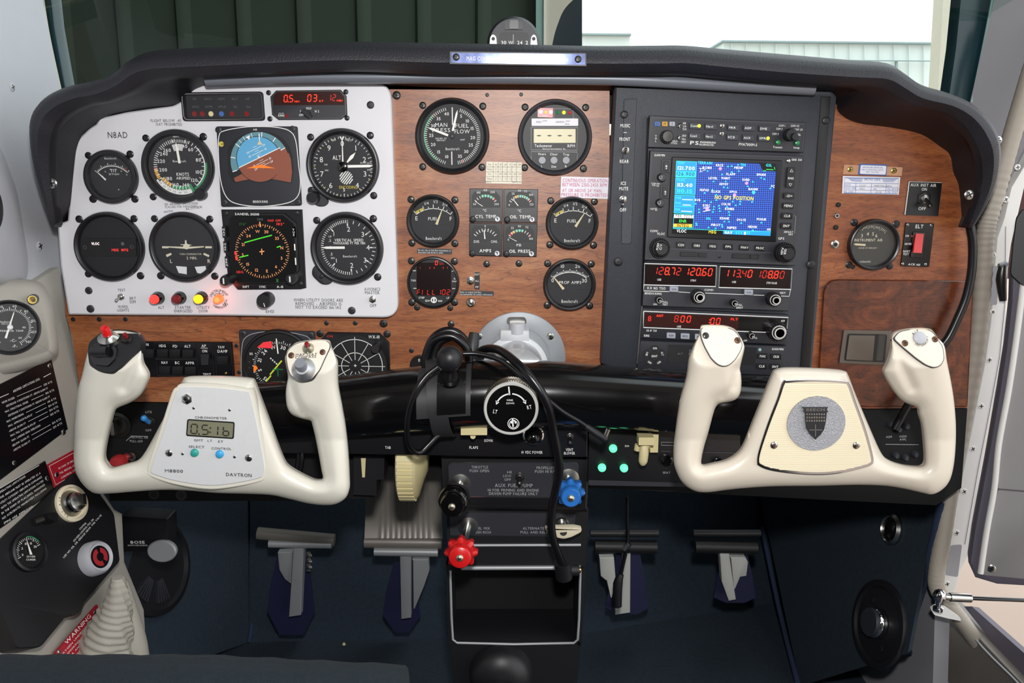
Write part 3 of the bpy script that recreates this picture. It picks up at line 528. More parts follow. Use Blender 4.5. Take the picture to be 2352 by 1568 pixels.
for s_, a in (('220', 232), ('210', 220), ('200', 208), ('190', 196), ('180', 184), ('170', 172)):
    t = math.radians(a); g.text(s_, math.sin(t)*62.5, -math.cos(t)*62.5, 4, 'black_print', a-180, bold=False)
g.num((('40', 19), ('60', 38), ('80', 74), ('100', 109), ('120', 137), ('140', 166), ('160', 197)), 46, 7.5); g.num((('180', 223), ('200', 256)), 41, 7.5); g.num((('220', 283), ('240', 307), ('260', 322)), 44, 7.5)
g.text('KNOTS', 5, 20, 7, wid=29); g.text('AIRSPEED', 6, 29, 6, wid=33); brand(g, 0, -10, 5, 31); g.arc(-18, 15, 34, 49, WPN); g.ticks(-18, 15, 8, 34, 49, .7, 'black_print'); g.ticks(-22, 22, 12, 52, 59, 1.1); g.text('TEMP°C', -4, -65, 3, wid=14)
g.poly([(-5, 46), (0, 46), (-2.5, 51)], WPN); g.needle(1, -5, -4, -52, 5.5, 5, tip=9)
m = MB(); knob(m, WP, 464, 446, 14, .009, 'bezel'); m.build('setting_knob', g.root); g.done()
# attitude indicator
SQ = [(497, 290), (683, 290), (693, 472), (508, 475)]
ar = root('attitude_indicator', 'square black attitude indicator with blue sky and brown ground ball', 'gauge', WP.pt(595, 382))
m = MB(); plate(m, rnd(SQ, 5), WP, .012, 'case_grey', h=.003, bev=.001); m.build('case', ar)
m = MB(); lp = sp2([(503, 312), (516, 300), (560, 292), (595, 290.5), (632, 292), (664, 300), (679, 322), (686, 380), (690, 420), (684, 450), (660, 466), (600, 474), (545, 468), (520, 452), (507, 415), (502, 360)], 4); line(m, lp, WP, 1.8, WPN, .0034, True)
T(m, 'AIR', WP, 586, 297.5, 4, WPN, wid=10, h=.0034); T(m, 'BENDIX/KING', WP, 598, 463, 5, WPN, wid=34, h=.0034); disc(m, WP.fr(511, 331), 0, 0, 6, 'yellow_print', .0036); T(m, '5R', WP, 511, 331, 5, 'black_print', h=.0038); m.build('face_markings', ar, smooth=0, fix=False)
m = MB(); msk = sp2([(522, 345), (534, 325), (558, 310), (595, 302), (632, 308), (655, 325), (669, 350), (674, 390)], 4, False)+[(669, 421), (608, 407), (592, 407), (538, 420), (524, 400)]
plate(m, msk, WP, .0005, 'dial_dark', h=.0036); m.build('window', ar)
m = MB(); f2 = WP.fr(600, 373); H_ = .0040
ringf(m, f2, 0, 0, 40, 69, 'att_ring', H_, 50, -108, 61)
ringf(m, f2, 0, 0, 40, 69, 'att_brown', H_+.00008, 20, 61, 122); flat(m, [(541, 418), (592, 407.5), (608, 407.5), (668, 419), (671, 395), (668, 365), (663, 351), (640, 362), (600, 380), (560, 397), (537, 409)], WP, 'att_brown', H_)
f3 = WP.fr(597, 366); disc(m, f3, 0, 0, 53, 'dial_dark', H_+.00005, 40); disc(m, f3, 0, 0, 51.5, 'att_sky', H_+.0001, 40)
def onl(a, b, t=0): return (597+a*.899+b*.438, 361.5-a*.438+b*.899)
hp = [onl(-55, 0), onl(55, 0)]
cp = [(597+51.5*math.cos(math.radians(t)), 366+51.5*math.sin(math.radians(t))) for t in range(-28, 161, 6)]
flat(m, [(643, 340)]+cp[1:-1]+[(548, 386)], WP, 'att_brown', H_+.0002); line(m, [onl(-54, 0), onl(52, 0)], WP, 2, WPN, H_+.0003)
for b in (-22, -12, 12, 20): line(m, [onl(-15, b), onl(15, b)], WP, 1, WPN, H_+.0003); T(m, '10' if abs(b) == 12 else '20', WP, *onl(20, b), 4.5, WPN, -26, h=H_+.0003); T(m, '10' if abs(b) == 12 else '20', WP, *onl(-20, b), 4.5, WPN, -26, h=H_+.0003)
for b in (-27, -17, -7, 7, 16, 25): line(m, [onl(-5, b), onl(5, b)], WP, .8, WPN, H_+.0003)
for a, w_, r0 in ((-108, 2, 58), (-80, 2, 58), (-52, 2, 57), (-42, 1.2, 59), (-32, 1.2, 59), (-14, 1.2, 59), (7, 2, 58), (35, 2, 57), (61, 2, 57)): tick(m, f2, a, r0, 69, w_, WPN, H_+.0003)
flat(m, [(564, 315), (574, 310), (573, 321)], WP, WPN, H_+.0003); line(m, [(595, 306), (596, 322)], WP, 2.2, WPN, H_+.0004)
disc(m, f3, 0, -6, 2, WPN, H_+.0004); m.build('horizon_ball', ar, smooth=0, fix=False)
m = MB(); plate(m, [(590.5, 332.5), (596, 321.5), (602.5, 332)], WP, .0004, 'needle_cream', h=.0048); m.build('bank_pointer', ar); m = MB(); plate(m, [(565, 386.5), (598.5, 378), (633, 386.5), (599, 385.5)], WP, .0004, 'orange', h=.0050); m.build('aircraft_symbol', ar)
for u, v in ((502, 298), (672, 296), (515, 465), (684, 464)): screw(ar, u, v, WP, 7.5, 'case_grey', 'dial_dark', .003)
g = Gauge(788.5, 380.5, 85.5, WP, 'altimeter', 'round black encoding altimeter at upper right of the white panel', ((713.5, 315), (850.5, 311), (858.5, 449)), face=.84)
g.fr = WP.fr(789, 383); g.ticks(0, 360, 50, 64, 69, 1.2); g.ticks(0, 360, 10, 62, 70, 2.2); g.num([(str(i), i*36) for i in (0, 1, 2, 3, 4, 6, 7, 8, 9)], 53, 12, bold=False); g.text('5', 0, 53, 7)
for a in (-22, -50, -90, 118, 142, 196, 226): t = math.radians(a); disc(g.p, g.fr, math.sin(t)*67, -math.cos(t)*67, 1.9, 'yellow_print', g.h+.0001, 3)
g.text('ALT', -14, -21, 9.5, wid=20); g.text('ENCODING', 10, 47, 6.5, 'yellow_print', wid=42, bold=False); g.text('100', -19, -61, 5, rot=-16, bold=False); g.text('FEET', 15, -61, 5, rot=14, bold=False); g.text('1015', -40, -5, 3.6, bold=False); g.text('1010', -39, 8, 3.6, bold=False); g.text('IN.HG', 47, -9, 3.4, bold=False); g.text('2970', 61, -8, 3.6, bold=False); g.text('2980', 61, 7, 3.6, bold=False)
fh = WP.fr(796, 408)
for i in range(-3, 4):
    c = i*4.6; L_ = math.sqrt(max(1, 15.5**2-c*c)); d = Vector((.62, -.78)); nn = Vector((.78, .62)); p = nn*c
    g.p.poly([fh.pt(*(p+d*L_*s1+nn*1.25*s2), g.h) for s1, s2 in ((-1, -1), (1, -1), (1, 1), (-1, 1))], WPN)
g.poly([(-6, -69), (6, -69), (0, -58)], WPN); g.needle(0, -10, 1, -66, 3.2, 1.4); g.needle(10, -10, 31, -33, 3, 8, tip=14, hh=.0036); g.needle(10, -1, 70, -2, 6, 6, tip=8, hh=.0040)
m = MB(); m.lathe(g.fr.pt(0, 0, .002), WP.n, [(12*g.fr.s, 0), (12*g.fr.s, .003), (9*g.fr.s, .0038), (0, .0038)], 'black_gloss', 24); m.box(g.fr.pt(0, 0, .0060), g.fr.ex*.004+g.fr.ez*.0028, (g.fr.ex*-.0007+g.fr.ez*.001)*.5, WP.n*.0001, 'dark_steel'); m.build('hub', g.root)
m = MB(); plate(m, rnd([(706, 430), (725, 428), (757, 462), (748, 474), (728, 474), (708, 452)], 8), WP, .003, 'case_grey', h=.003, bev=.001); knob(m, WP, 722, 453, 14.5, .012, 'bezel', .003); m.build('setting_knob', g.root); screw(g.root, 716, 435, WP, 6.5, 'black', 'black', .003); g.done()
g = Gauge(254, 566, 79.5, WP, 'annunciator_gauge', 'round black annunciator reading VLOC at lower left of the white panel', ((182, 503), (308, 502), (323, 633), (203, 629)), face=.86, dial='black', glass_=False)
m = MB(); plate(m, rect(194, 547, 313, 588), WP, .0008, 'dial_dark', h=.0032); m.build('light_window', g.root)
m = MB(); line(m, [(192, 545), (315, 546)], WP, 1, 'dark_steel', .0034); T(m, 'VLOC', WP, 219, 559.5, 5.5, 'white_lamp', wid=18, h=.0036); T(m, 'MSG', WP, 264.5, 574, 5.5, 'red_lamp', wid=15, h=.0036); T(m, 'INTG', WP, 286.5, 574, 5.5, 'red_lamp', wid=15, h=.0036); disc(m, WP.fr(285, 559), 0, 0, 4, 'grey_dim', .0036); ringf(m, WP.fr(199, 567), 0, 0, 3, 4, 'grey_dim', .0036); ringf(m, WP.fr(306, 566), 0, 0, 3, 4, 'grey_dim', .0036); m.build('lettering', g.root, smooth=0, fix=False); g.done()
g = Gauge(426, 567, 80.5, WP, 'turn_coordinator', 'round black turn coordinator with cream aeroplane symbol on the white panel', ((355, 502), (482, 503), (369.5, 633), (493.5, 634)), face=.85)
cp_ = 'cream_print'; fa = WP.fr(431, 568)
for s1 in (-1, 1):
    g.p.poly([fa.pt(s1*42, -3, g.h), fa.pt(s1*57, -3, g.h), fa.pt(s1*57, 1.5, g.h), fa.pt(s1*42, 1.5, g.h)], cp_); g.p.poly([fa.pt(s1*50, 17+s1*.5, g.h), fa.pt(s1*38, 12, g.h), fa.pt(s1*36, 16, g.h), fa.pt(s1*48, 22, g.h)], cp_)
text(g.p, 'L', fa, -39, 31, 8, cp_, h=g.h); text(g.p, 'R', fa, 48, 31, 8, cp_, h=g.h); text(g.p, 'TURN COORDINATOR', fa, 7, 15, 4, cp_, h=g.h, wid=50, bold=False); text(g.p, '2 MIN.', fa, 9, 24, 6, cp_, h=g.h, wid=24)
m = MB(); m.prism([fa.pt(a, b, .0035) for a, b in ((-41, -3), (-8, -2.2), (-6, -6), (-13, -6), (-13, -7.5), (-3, -8), (-2, -17), (1, -17), (1.5, -9), (8, -7), (14, -5.5), (8, -5), (6, -2.2), (40, -3.5), (40, -1), (4, 2.5), (0, 4), (-4, 2.5), (-41, -.5))], WP.n, .0005, cp_); m.build('aircraft_symbol', g.root)
m = MB()
for a, b in ((-28, -1), (15, 42)): m.prism([fa.pt(x, y, .0032) for x, y in ((a, 42 if a < 0 else 44), (b-2, 44 if a < 0 else 42), (b, 62), (a+5, 58))], WP.n, .0006, 'white_panel')
plate(m, rect(429, 611, 447, 631, 1), WP, .0006, 'dial_dark', h=.0033); m.build('slip_tube', g.root); g.done()
# electronic HSI
hr = root('horizontal_situation_indicator', 'square black electronic compass display with green needle under the attitude indicator', 'gauge', WP.pt(605, 573))
m = MB(); plate(m, [(508, 481), (694, 481), (703, 661), (690, 664), (546, 665), (524, 640)], WP, .012, 'bezel', h=.003, bev=.001); m.build('case', hr)
m = MB(); fz = [(533, 500), (546, 489), (653, 489), (682, 512), (688, 620), (664, 652), (545, 652), (523, 630)]; plate(m, fz, WP, .004, 'black', h=.0055, bev=.001); m.build('bezel', hr)
m = MB(); plate(m, [(526, 502), (536, 494), (650, 494), (674, 514), (681, 622), (658, 648), (546, 648), (528, 626)], WP, .0005, 'screen_black', h=.0060); m.build('screen', hr)
m = MB(); f2 = WP.fr(602.5, 577, 0, .0062); z = 0.0001; m_am = 'amber_lamp_soft'
mat('amber_lamp_soft', 'd08a58', .5, emit=.55); mat('green_line', '3fbf22', .5, emit=.55); mat('red_soft', 'd8302a', .5, emit=.5); mat('green_dim', '1d5a20', .5, emit=.2)
ticks(m, f2, -10, 350, 36, 55, 62, 1.4, m_am, z); ticks(m, f2, -5, 355, 36, 58, 62, 1.4, m_am, z)
for s_, a in (('N', 80), ('3', 110), ('6', 140), ('E', 170), ('12', 200), ('15', 230), ('S', 260), ('21', 290), ('24', 320), ('W', -10), ('30', 15), ('33', 50)): t = math.radians(a); text(m, s_, f2, math.sin(t)*46, -math.cos(t)*46, 6.5, m_am, h=z)
for p in (((-41, -20), (-5, -30)), ((-5, -30), (22, -37)), ((33, -9), (42, -12)), ((-53, 14), (-32, 9))):
    line(m, [(602.5+p[0][0], 577+p[0][1]), (602.5+p[1][0], 577+p[1][1])], WP, 2.6, 'green_line', .0064)
line(m, [(599+2, 571), (601.5, 585)], WP, 2.2, m_am, .0064); line(m, [(596, 578), (607, 577)], WP, 2.6, m_am, .0064); line(m, [(596.5, 509), (597.5, 521)], WP, 2.4, m_am, .0064)
line(m, [(540, 577), (542, 586)], WP, 5, 'red_soft', .0064); line(m, [(542, 588), (544, 597)], WP, 5, 'red_soft', .0064)
for s_, u, v, mt_, w_ in (('SANDEL', 556, 491.5, WPN, 33), ('SN3308', 585, 492, WPN, 20), ('280', 597, 503.5, 'grey_dim', 14), ('MAP OFF', 630, 506.5, 'red_soft', 30), ('182°', 644, 514.5, 'red_soft', 18), ('176°', 558, 514.5, 'green_dim', 16), ('HDG', 551, 624.5, 'red_soft', 15)): T(m, s_, WP, u, v, 5.2, mt_, .5, wid=w_, h=.0066)
for s_, u, v in (('NAV', 513.5, 533), ('MAP', 516.5, 567), ('BRG', 520, 602), ('VUE', 674, 533)):
    plate(m, rect(u-4, v-13, u+4.5, v+12, 0, 2), WP, .006, 'black', h=.0055)
    for i, c in enumerate(s_): T(m, c, WP, u+i*.5, v-6+i*6.2, 4.6, WPN, h=.0066)
for s_, u in (('SHFT', 564.5), ('SYNC', 603), ('A-B', 643)): T(m, s_, WP, u, 658.5, 5, WPN, wid=15, h=.0066)
flat(m, [(675, 560), (678, 560), (679, 575), (676, 575)], WP, WPN, .0066); flat(m, [(677, 592), (680, 592), (681, 608), (678, 608)], WP, WPN, .0066); flat(m, [(634, 640), (639, 640), (640, 648), (635, 648)], WP, 'green_dim', .0066); m.build('screen_symbols', hr, smooth=0, fix=False)
for u, v, rt in ((528, 640, 35), (677, 636, 28)):
    m = MB(); f2 = WP.fr(u, v); knob(m, WP, u, v, 13, .018, 'black', .003); h_ = f2.pt(0, 0, .0212); m.prism([f2.pt(a, b, .0212) for a, b in ((-1.5, -7), (1.5, -7), (1.5, 6), (-1.5, 6))], WP.n, .0002, WPN); m.build('knob', hr)
for u, v in ((518.5, 490), (681, 489), (690, 652)): screw(hr, u, v, WP, 5.5, 'black', 'dark_steel', .003)
g = Gauge(798, 570, 83.5, WP, 'vertical_speed_indicator', 'round black VERTICAL SPEED indicator at lower right of the white panel', ((727.5, 506), (857.5, 502), (867.5, 636)), face=.84)
g.fr = WP.fr(801, 568); g.ticks(270, 318, 10, 57, 63, 1.4); g.ticks(318, 360, 10, 56, 63, 1.4); g.ticks(222, 270, 10, 57, 63, 1.4); g.ticks(175, 222, 10, 56, 63, 1.4); g.ticks(0, 54, 4, 55, 62, 1.5); g.ticks(54, 126, 8, 55, 62, 1.5); g.ticks(126, 175, 4, 55, 62, 1.5)
for a in (0, 54, 90, 126, 175, 222, 270, 318): tick(g.p, g.fr, a, 49, 63, 2.6, WPN, g.h)
for s_, a, b in (('2', 2, -42), ('3', 34, -30), ('4', 45, 0), ('3', 37, 29), ('2', 6, 41)): g.text(s_, a, b, 11, bold=False)
for s_, a, b, z_ in (('1', -32, -31, 9), ('1', -29, 30, 9), ('.5', -42, -16, 6), ('.5', -40, 15, 6), ('0', -41, 0, 7), ('UP', -41, -25, 4), ('DN', -37, 24, 4)): g.text(s_, a, b, z_, bold=False)
g.text('VERTICAL SPEED', 2, -17, 6, wid=66); g.text('THOUSAND FT PER MIN', 2, -10, 5.5, wid=73); brand(g, 3, 20, 5, 32); g.needle(-8, 0, -62, 0, 5.5, 5.5, tip=12)
m = MB(); plate(m, rnd([(717, 616), (730, 604), (770, 640), (756, 654), (738, 653), (716, 632)], 8), WP, .003, 'case_grey', h=.003, bev=.001); m.build('flange', g.root); screw(g.root, 738, 635, WP, 5, 'black', 'black', .003); g.done()
# mode annunciator and DME
o = root('mode_annunciator', 'dark rounded mode annunciator strip at top of the white panel', 'annunciator', WP.pt(511, 245))
m = MB(); plate(m, rnd([(414, 212), (603, 210), (608, 277), (420, 278)], 8), WP, .006, 'black', h=.004, bev=.001); m.build('case', o)
m = MB(); plate(m, rnd([(426, 219), (596, 217), (600, 270), (431, 271)], 5), WP, .0004, 'dial', h=.0044); m.build('window', o)
m = MB(); line(m, rnd([(417, 216), (600, 213), (605, 273), (423, 275)], 10), WP, 1.6, 'steel', .0042, True)
for i, (a, b) in enumerate((('FD', 'HDG'), ('NAV', 'APPR'), ('ARM', 'CPLD'), ('ALT', 'GS'), ('AP', 'GA'))): T(m, a, WP, 447+i*30.5, 227, 5, 'grey_dim', h=.0048); T(m, b, WP, 449+i*30.5, 245, 5, 'grey_dim', h=.0048)
for u, c in ((450, 'red_lamp_off'), (468, 'red_lamp_off'), (488, 'cream_plastic'), (512, 'blue_print'), (536, 'red_lamp_off'), (570, 'red_lamp_off')): f2 = WP.fr(u, 262); ringf(m, f2, 0, 0, 0, 6, c, .0046, 16)
m.build('legends', o, smooth=0, fix=False)
o = root('distance_indicator', 'black eight-sided distance readout with red digits at top of the white panel', 'distance display', WP.pt(708, 241))
oc = [(634, 208), (782, 206), (795, 220), (797, 263), (783, 274), (640, 275), (625, 263), (621, 222)]
m = MB(); plate(m, oc, WP, .006, 'case_grey', h=.004, bev=.001); line(m, inset(oc, 2.5), WP, 1.2, 'steel', .0043, True); m.build('case', o)
m = MB(); plate(m, [(635, 211), (780, 210), (790, 222), (791, 241), (629, 241), (629, 222)], WP, .0005, 'led_back', h=.0046); m.build('display', o)
m = MB(); f2 = WP.fr(659, 227); seg7(m, '0.5', f2, 0, 0, 15, 7.5, 13, 'led_red', h=.0049); seg7(m, '03', WP.fr(713, 226), 0, 0, 15, 7.5, 13.5, 'led_red', h=.0049); seg7(m, '12', WP.fr(759, 225), 0, 0, 14, 6.5, 11, 'led_red_dim', h=.0049)
for s_, u, v, w_ in (('NM', 682, 233, 11), ('KT', 738, 232, 10), ('MIN', 780, 231, 13)): T(m, s_, WP, u, v, 4, 'led_red', wid=w_, h=.0049)
m.build('digits', o, smooth=0, fix=False)
m = MB()
for s_, u, v, w_ in (('HLD', 709.5, 248.5, 12), ('N 1', 694, 255.5, 9), ('N 2', 728, 255.5, 10), ('OFF', 692, 264, 11), ('KING', 646, 265, 14), ('~~', 646, 259.5, 12)): T(m, s_, WP, u, v, 5, WPN, wid=w_, h=.0044)
disc(m, WP.fr(661, 267), 0, 0, 4.5, 'red_lamp_off', .0045, 8); m.build('lettering', o, smooth=0, fix=False)
m = MB(); f2 = WP.fr(709, 262, 40); m.prism([f2.pt(a, b, .012) for a, b in ((-12, -4), (12, -4), (12, 4), (-12, 4))], WP.n, .008, 'black'); m.lathe(f2.c, WP.n, [(8*f2.s, .004), (7.5*f2.s, .008), (0, .008)], 'black', 20); m.build('knob', o)
for u, v in ((617, 213), (794.5, 211), (620, 273), (797, 271)): screw(o, u, v, WP, 6)
# warning lamps, toggles, selector knob
for u, v, mt_, lb, c in ((364.5, 683.5, 'red_lamp', 'glowing red ALT warning lamp on the white panel', 0), (414.5, 683, 'red_lamp_off', 'unlit dark red STARTER ENERGIZED lamp on the white panel', 0), (464.5, 683, 'amber_lamp', 'amber lit UTILITY DOOR lamp on the white panel', 0)):
    f2 = WP.fr(u, v); o = root('warning_lamp', lb, 'warning lamp', f2.c, 'warning lamps in a row on the white panel'); s = f2.s
    m = MB(); m.lathe(f2.c, WP.n, [(14*s, 0), (14.5*s, .002), (13*s, .004), (12*s, .010), (10.5*s, .011), (0, .011)], 'black_gloss', 28); ringf(m, f2, 0, 0, 13, 15, 'chrome', .002); m.build('housing', o)
    m = MB(); m.lathe(f2.c, WP.n, [(10.5*s, .010), (10*s, .014), (8*s, .0155), (0, .016)], mt_, 24); m.build('lens', o)
f2 = WP.fr(504, 686); o = root('warning_lamp', 'round glowing red lamp ringed by INSTRUMENT SOURCE NOT WARNING lettering', 'warning lamp', f2.c, 'warning lamps in a row on the white panel'); m = MB(); m.lathe(f2.c, WP.n, [(11*f2.s, 0), (10.5*f2.s, .003), (9*f2.s, .008), (7*f2.s, .0095), (0, .0095)], 'orange_lamp', 24); m.build('lens', o)
l = bpy.data.lights.new('lamp_glow', 'POINT'); l.energy = .012; l.color = (1, .12, .08); l.shadow_soft_size = .004; lo = bpy.data.objects.new('lamp_glow', l); COL.objects.link(lo); lo.location = f2.pt(0, 0, .014)-WL[o.name]; lo.parent = o
o = root('toggle_switch', 'small chrome WARN LIGHTS toggle at lower left of the white panel', 'switch', WP.pt(279, 682), 'toggle switches'); toggle(o, WP, 279, 681, 8, (266, 690))
o = root('toggle_switch', 'small chrome AVIONICS MASTER toggle at lower right of the white panel', 'switch', WP.pt(856, 686), 'toggle switches'); toggle(o, WP, 856, 687, 8.5, (853, 685))
f2 = WP.fr(615, 686); o = root('display_selector', 'black EHSI selector knob under the compass display', 'knob', f2.c); m = MB(); s = f2.s; e = WP.n
m.lathe(f2.c, WP.n, [(17*s, 0), (17*s, .002), (16*s, .016), (14.5*s, .018), (0, .018)], 'black', 32); m.build('body', o); m = MB(); tick(m, f2, 165, 4, 13, 1.6, WPN, .0183); m.build('pointer_mark', o, smooth=0)
# ================================================================ instruments on the centre wood panel
G4 = 'four_gauge_cluster'
g = Gauge(1039.5, 313, 87.5, W0, 'manifold_pressure_gauge', 'large round MAN PRESS and FUEL FLOW gauge at top of the centre wood panel', ((971, 242), (1109, 244), (971, 383), (1107, 384)), face=.85, hh=.009, sh='dark_steel')
g.ticks(197, 346, 34, 60, 67, 1.4); g.arc(215, 318, 64, 68, 'green_print'); g.arc(319, 321.5, 58, 68, 'red_mark'); g.ticks(18, 168, 38, 58, 66, 1.4); g.arc(156, 158.5, 58, 66, 'red_mark')
for s_, a, b in (('40', -13, -51), ('35', -32, -40), ('30', -45, -24), ('25', -50, -2), ('20', -46, 19), ('15', -33, 36), ('10', -14, 47), ('5', 21, -46), ('10', 36, -35), ('15', 47, -18), ('20', 48, 3), ('25', 43, 20), ('30', 32, 35), ('35', 17, 46)): g.text(s_, a, b, 7)
g.text('MAN', -26, -26, 9, wid=28, bold=False); g.text('PRESS', -26, -14, 9, wid=42, bold=False); g.text('FUEL', 23, -24, 9, wid=32, bold=False); g.text('FLOW', 23, -11, 9, wid=36, bold=False); g.text('INCHES OF', -27, 5, 3.4, wid=26, bold=False); g.text('MERCURY', -27, 9.5, 3.4, wid=21, bold=False); g.text('LIMIT', 24, 8, 3.4, bold=False); brand(g, 0, 29, 6, 33)
g.poly([(-.8, -66), (1.6, -66), (1.6, -26), (-.8, -26)], WPN); g.poly([(-3.5, 35), (-1, 35), (-1, 66), (-3.5, 66)], WPN); g.needle(-10, -2, -58, -20, 5, 5, tip=10); g.needle(1, -12, 13, -60, 5, 4.5, tip=9, hh=.0036); g.hub(5, 'case_grey'); g.done()
g = Gauge(1274, 316, 87.5, W0, 'tachometer', 'large round digital Tachometer with glowing lamps on the centre wood panel', ((1206, 246), (1345, 247), (1205, 385), (1340, 387)), face=.86, hh=.008, sh='dark_steel', bez='case_grey', dial='dial_dark', glass_=False)
m = MB(); T(m, 'Tachometer', W0, 1248, 334.5, 6.5, WPN, wid=41, h=.0022); T(m, 'RPM', W0, 1312, 335, 6.5, WPN, wid=17, h=.0022); T(m, 'Horizon Instruments, Inc.', W0, 1273, 341.5, 4, WPN, wid=55, h=.0022, bold=False)
for s_, u, v in (('Hours', 1245, 353.5), ('Clear', 1272, 354), ('Trap', 1300.5, 354.5), ('L', 1244.5, 382), ('Dim', 1272, 382.5), ('R', 1300, 382)): T(m, s_, W0, u, v, 5, WPN, wid=None if len(s_) == 1 else len(s_)*3.6, h=.0022)
line(m, [(1220, 292), (1327, 293), (1325, 345), (1220, 344), (1220, 292)], W0, 1.2, 'grey_print', .0021); line(m, [(1220, 370), (1220, 348), (1326, 349), (1326, 370)], W0, 1.2, 'grey_print', .0021); line(m, [(1236, 249), (1270, 249), (1269, 269), (1236, 268), (1236, 249)], W0, 1, 'red_lamp', .0021); line(m, [(1272, 271), (1273, 249), (1316, 250), (1317, 272)], W0, 1, 'grey_print', .0021)
flat(m, [(1235, 250), (1269, 250), (1269, 269), (1235, 268)], W0, 'placard_red', .00205); T(m, 'Status', W0, 1252, 265, 3.5, WPN, wid=14, h=.0022); m.build('lettering', g.root, smooth=0, fix=False)
m = MB(); plate(m, rnd(rect(1221, 272, 1328, 289), 2), W0, .0006, 'white_label', h=.0024); o = m.build('label_strip', g.root); m = MB(); T(m, 'RED', W0, 1238, 280, 4, 'black_print', wid=12, bold=False, h=.0026); T(m, '2700', W0, 1251, 277.5, 3.4, 'black_print', wid=10, bold=False, h=.0026); T(m, 'GREEN', W0, 1286, 280, 4, 'black_print', wid=20, bold=False, h=.0026); T(m, '2600', W0, 1304, 278, 3.4, 'black_print', wid=10, bold=False, h=.0026); T(m, '1900', W0, 1303, 285, 3.4, 'black_print', wid=10, bold=False, h=.0026); m.build('strip_lettering', o, smooth=0, fix=False)
m = MB(); plate(m, rect(1226, 296, 1322, 328), W0, .0005, 'lcd_light', h=.0022)
for u in (1238, 1262, 1285.5, 1309): flat(m, [(u-6, 311.5), (u-2, 310), (u+2, 310), (u+6, 311.5), (u+2, 313), (u-2, 313)], W0, 'lcd_ink', .0024)
m.build('lcd_display', g.root, smooth=0)
for u, v, mt_ in ((1242, 257, 'white_lamp'), (1254, 258, 'amber_lamp'), (1265, 257.5, 'white_lamp'), (1281, 258, 'green_off'), (1295, 258.5, 'yellow_led'), (1309, 259, 'red_mark')): m = MB(); f2 = W0.fr(u, v); m.lathe(f2.c, W0.n, [(4.6*f2.s*(.7 if u == 1254 else 1), .001), (4*f2.s*(.7 if u == 1254 else 1), .003), (0, .0036)], mt_, 14); m.build('lamp', g.root)
for u in (1245, 1272, 1300): m = MB(); f2 = W0.fr(u, 368); m.lathe(f2.c, W0.n, [(9.3*f2.s, .001), (9*f2.s, .003), (8*f2.s, .0036), (0, .0036)], 'grey_button', 20); m.build('button', g.root)
g.done()
def fuel(u, v, label, na, sc):
    g = Gauge(u, v, 61, W0, 'fuel_gauge', label, sc, face=.83, hh=.008, sh='dark_steel')
    f2 = W0.fr(u+2, v+37); ringf(g.p, f2, 0, 0, 64, 65.5, WPN, g.h, 24, -37, 37); ringf(g.p, f2, 0, 0, 65.5, 71, 'yellow_oil', g.h, 12, -37, -19)
    for i, a in enumerate((-37, -28, -19, -9.5, 0, 10, 19.5, 27, 37)): tick(g.p, f2, a, 64, 74 if i in (0, 2, 4, 6, 8) else 69.5, 1.5, WPN, g.h)
    g.text('E', -38, -6, 9, bold=False); g.text('F', 41, -5, 9, bold=False); g.text('1/4', -14, -40, 6, rot=-10, bold=False); g.text('1/2', 7, -44, 6, bold=False); g.text('3/4', 28, -37, 6, rot=18, bold=False); g.text('FUEL', 0, -5, 7, wid=22, bold=False); brand(g, 1, 40, 7, 37)
    m = MB(); m.prism([g.fr.pt(a, b, .0026) for a, b in [(-50, 11), (-16, 11)]+[(-16*math.cos(math.radians(t)), 11-10*math.sin(math.radians(t))) for t in range(20, 161, 20)]+[(16, 11), (50, 11), (44, 26), (30, 40), (0, 50), (-30, 40), (-44, 26)]], W0.n, .0008, 'dial'); m.build('lower_mask', g.root)
    g.h = .0030; t = math.radians(na); g.needle(8, 8, 8+math.sin(t)*38, 8-math.cos(t)*38, 6, 1.2, 'needle_cream'); g.h = .0029; brand(g, 1, 40, 7, 37); g.done()
mat('yellow_oil', 'b9a83a', .5)
fuel(995, 507, 'left round fuel gauge with pale yellow arc, beside the four gauge cluster', 22, ((944, 458), (1045, 459), (946, 558), (1045, 559)))
fuel(1313.5, 512, 'right round fuel gauge under the pink engine operation notice', 33, ((1265, 461), (1365, 463), (1263, 562), (1363, 563)))
g = Gauge(1307.5, 653, 60, W0, 'propeller_ammeter', 'round PROP AMPS gauge at lower right of the centre wood panel', ((1258, 605), (1358, 606), (1257, 701), (1354, 702)), face=.83, hh=.008, sh='dark_steel')
f2 = W0.fr(1308, 685); ringf(g.p, f2, 0, 0, 59, 61, WPN, g.h, 24, -39, 39); ticks(g.p, f2, -39, 39, 30, 60, 64, 1, WPN, g.h); ticks(g.p, f2, -39, 39, 6, 60, 67, 1.3, WPN, g.h)
g.text('0', -38, -10, 8.5, bold=False); g.text('30', 34, -9, 8.5, bold=False); g.text('10', -16, -42, 7.5, bold=False); g.text('20', 18, -42, 7.5, bold=False); g.text('PROP AMPS', 2, -5, 6.5, wid=50, bold=False)
m = MB(); m.prism([g.fr.pt(a, b, .0026) for a, b in [(-50, 11), (-16, 11)]+[(-16*math.cos(math.radians(t)), 11-10*math.sin(math.radians(t))) for t in range(20, 161, 20)]+[(16, 11), (50, 11), (44, 26), (30, 40), (0, 50), (-30, 40), (-44, 26)]], W0.n, .0008, 'dial'); m.build('lower_mask', g.root)
g.needle(-13, 10, -38, -20, 6, 1.2, 'needle_cream'); g.h = .0029; brand(g, 1, 38, 7, 37); g.done()
g = Gauge(995.5, 648, 59.5, W0, 'engine_monitor', 'round digital engine monitor with red FILL 102 readout on the wood panel', ((945, 599), (1044, 600), (946, 694), (1044, 694)), face=.9, hh=.006, sh='dark_steel', dial='dial_dark', glass_=False)
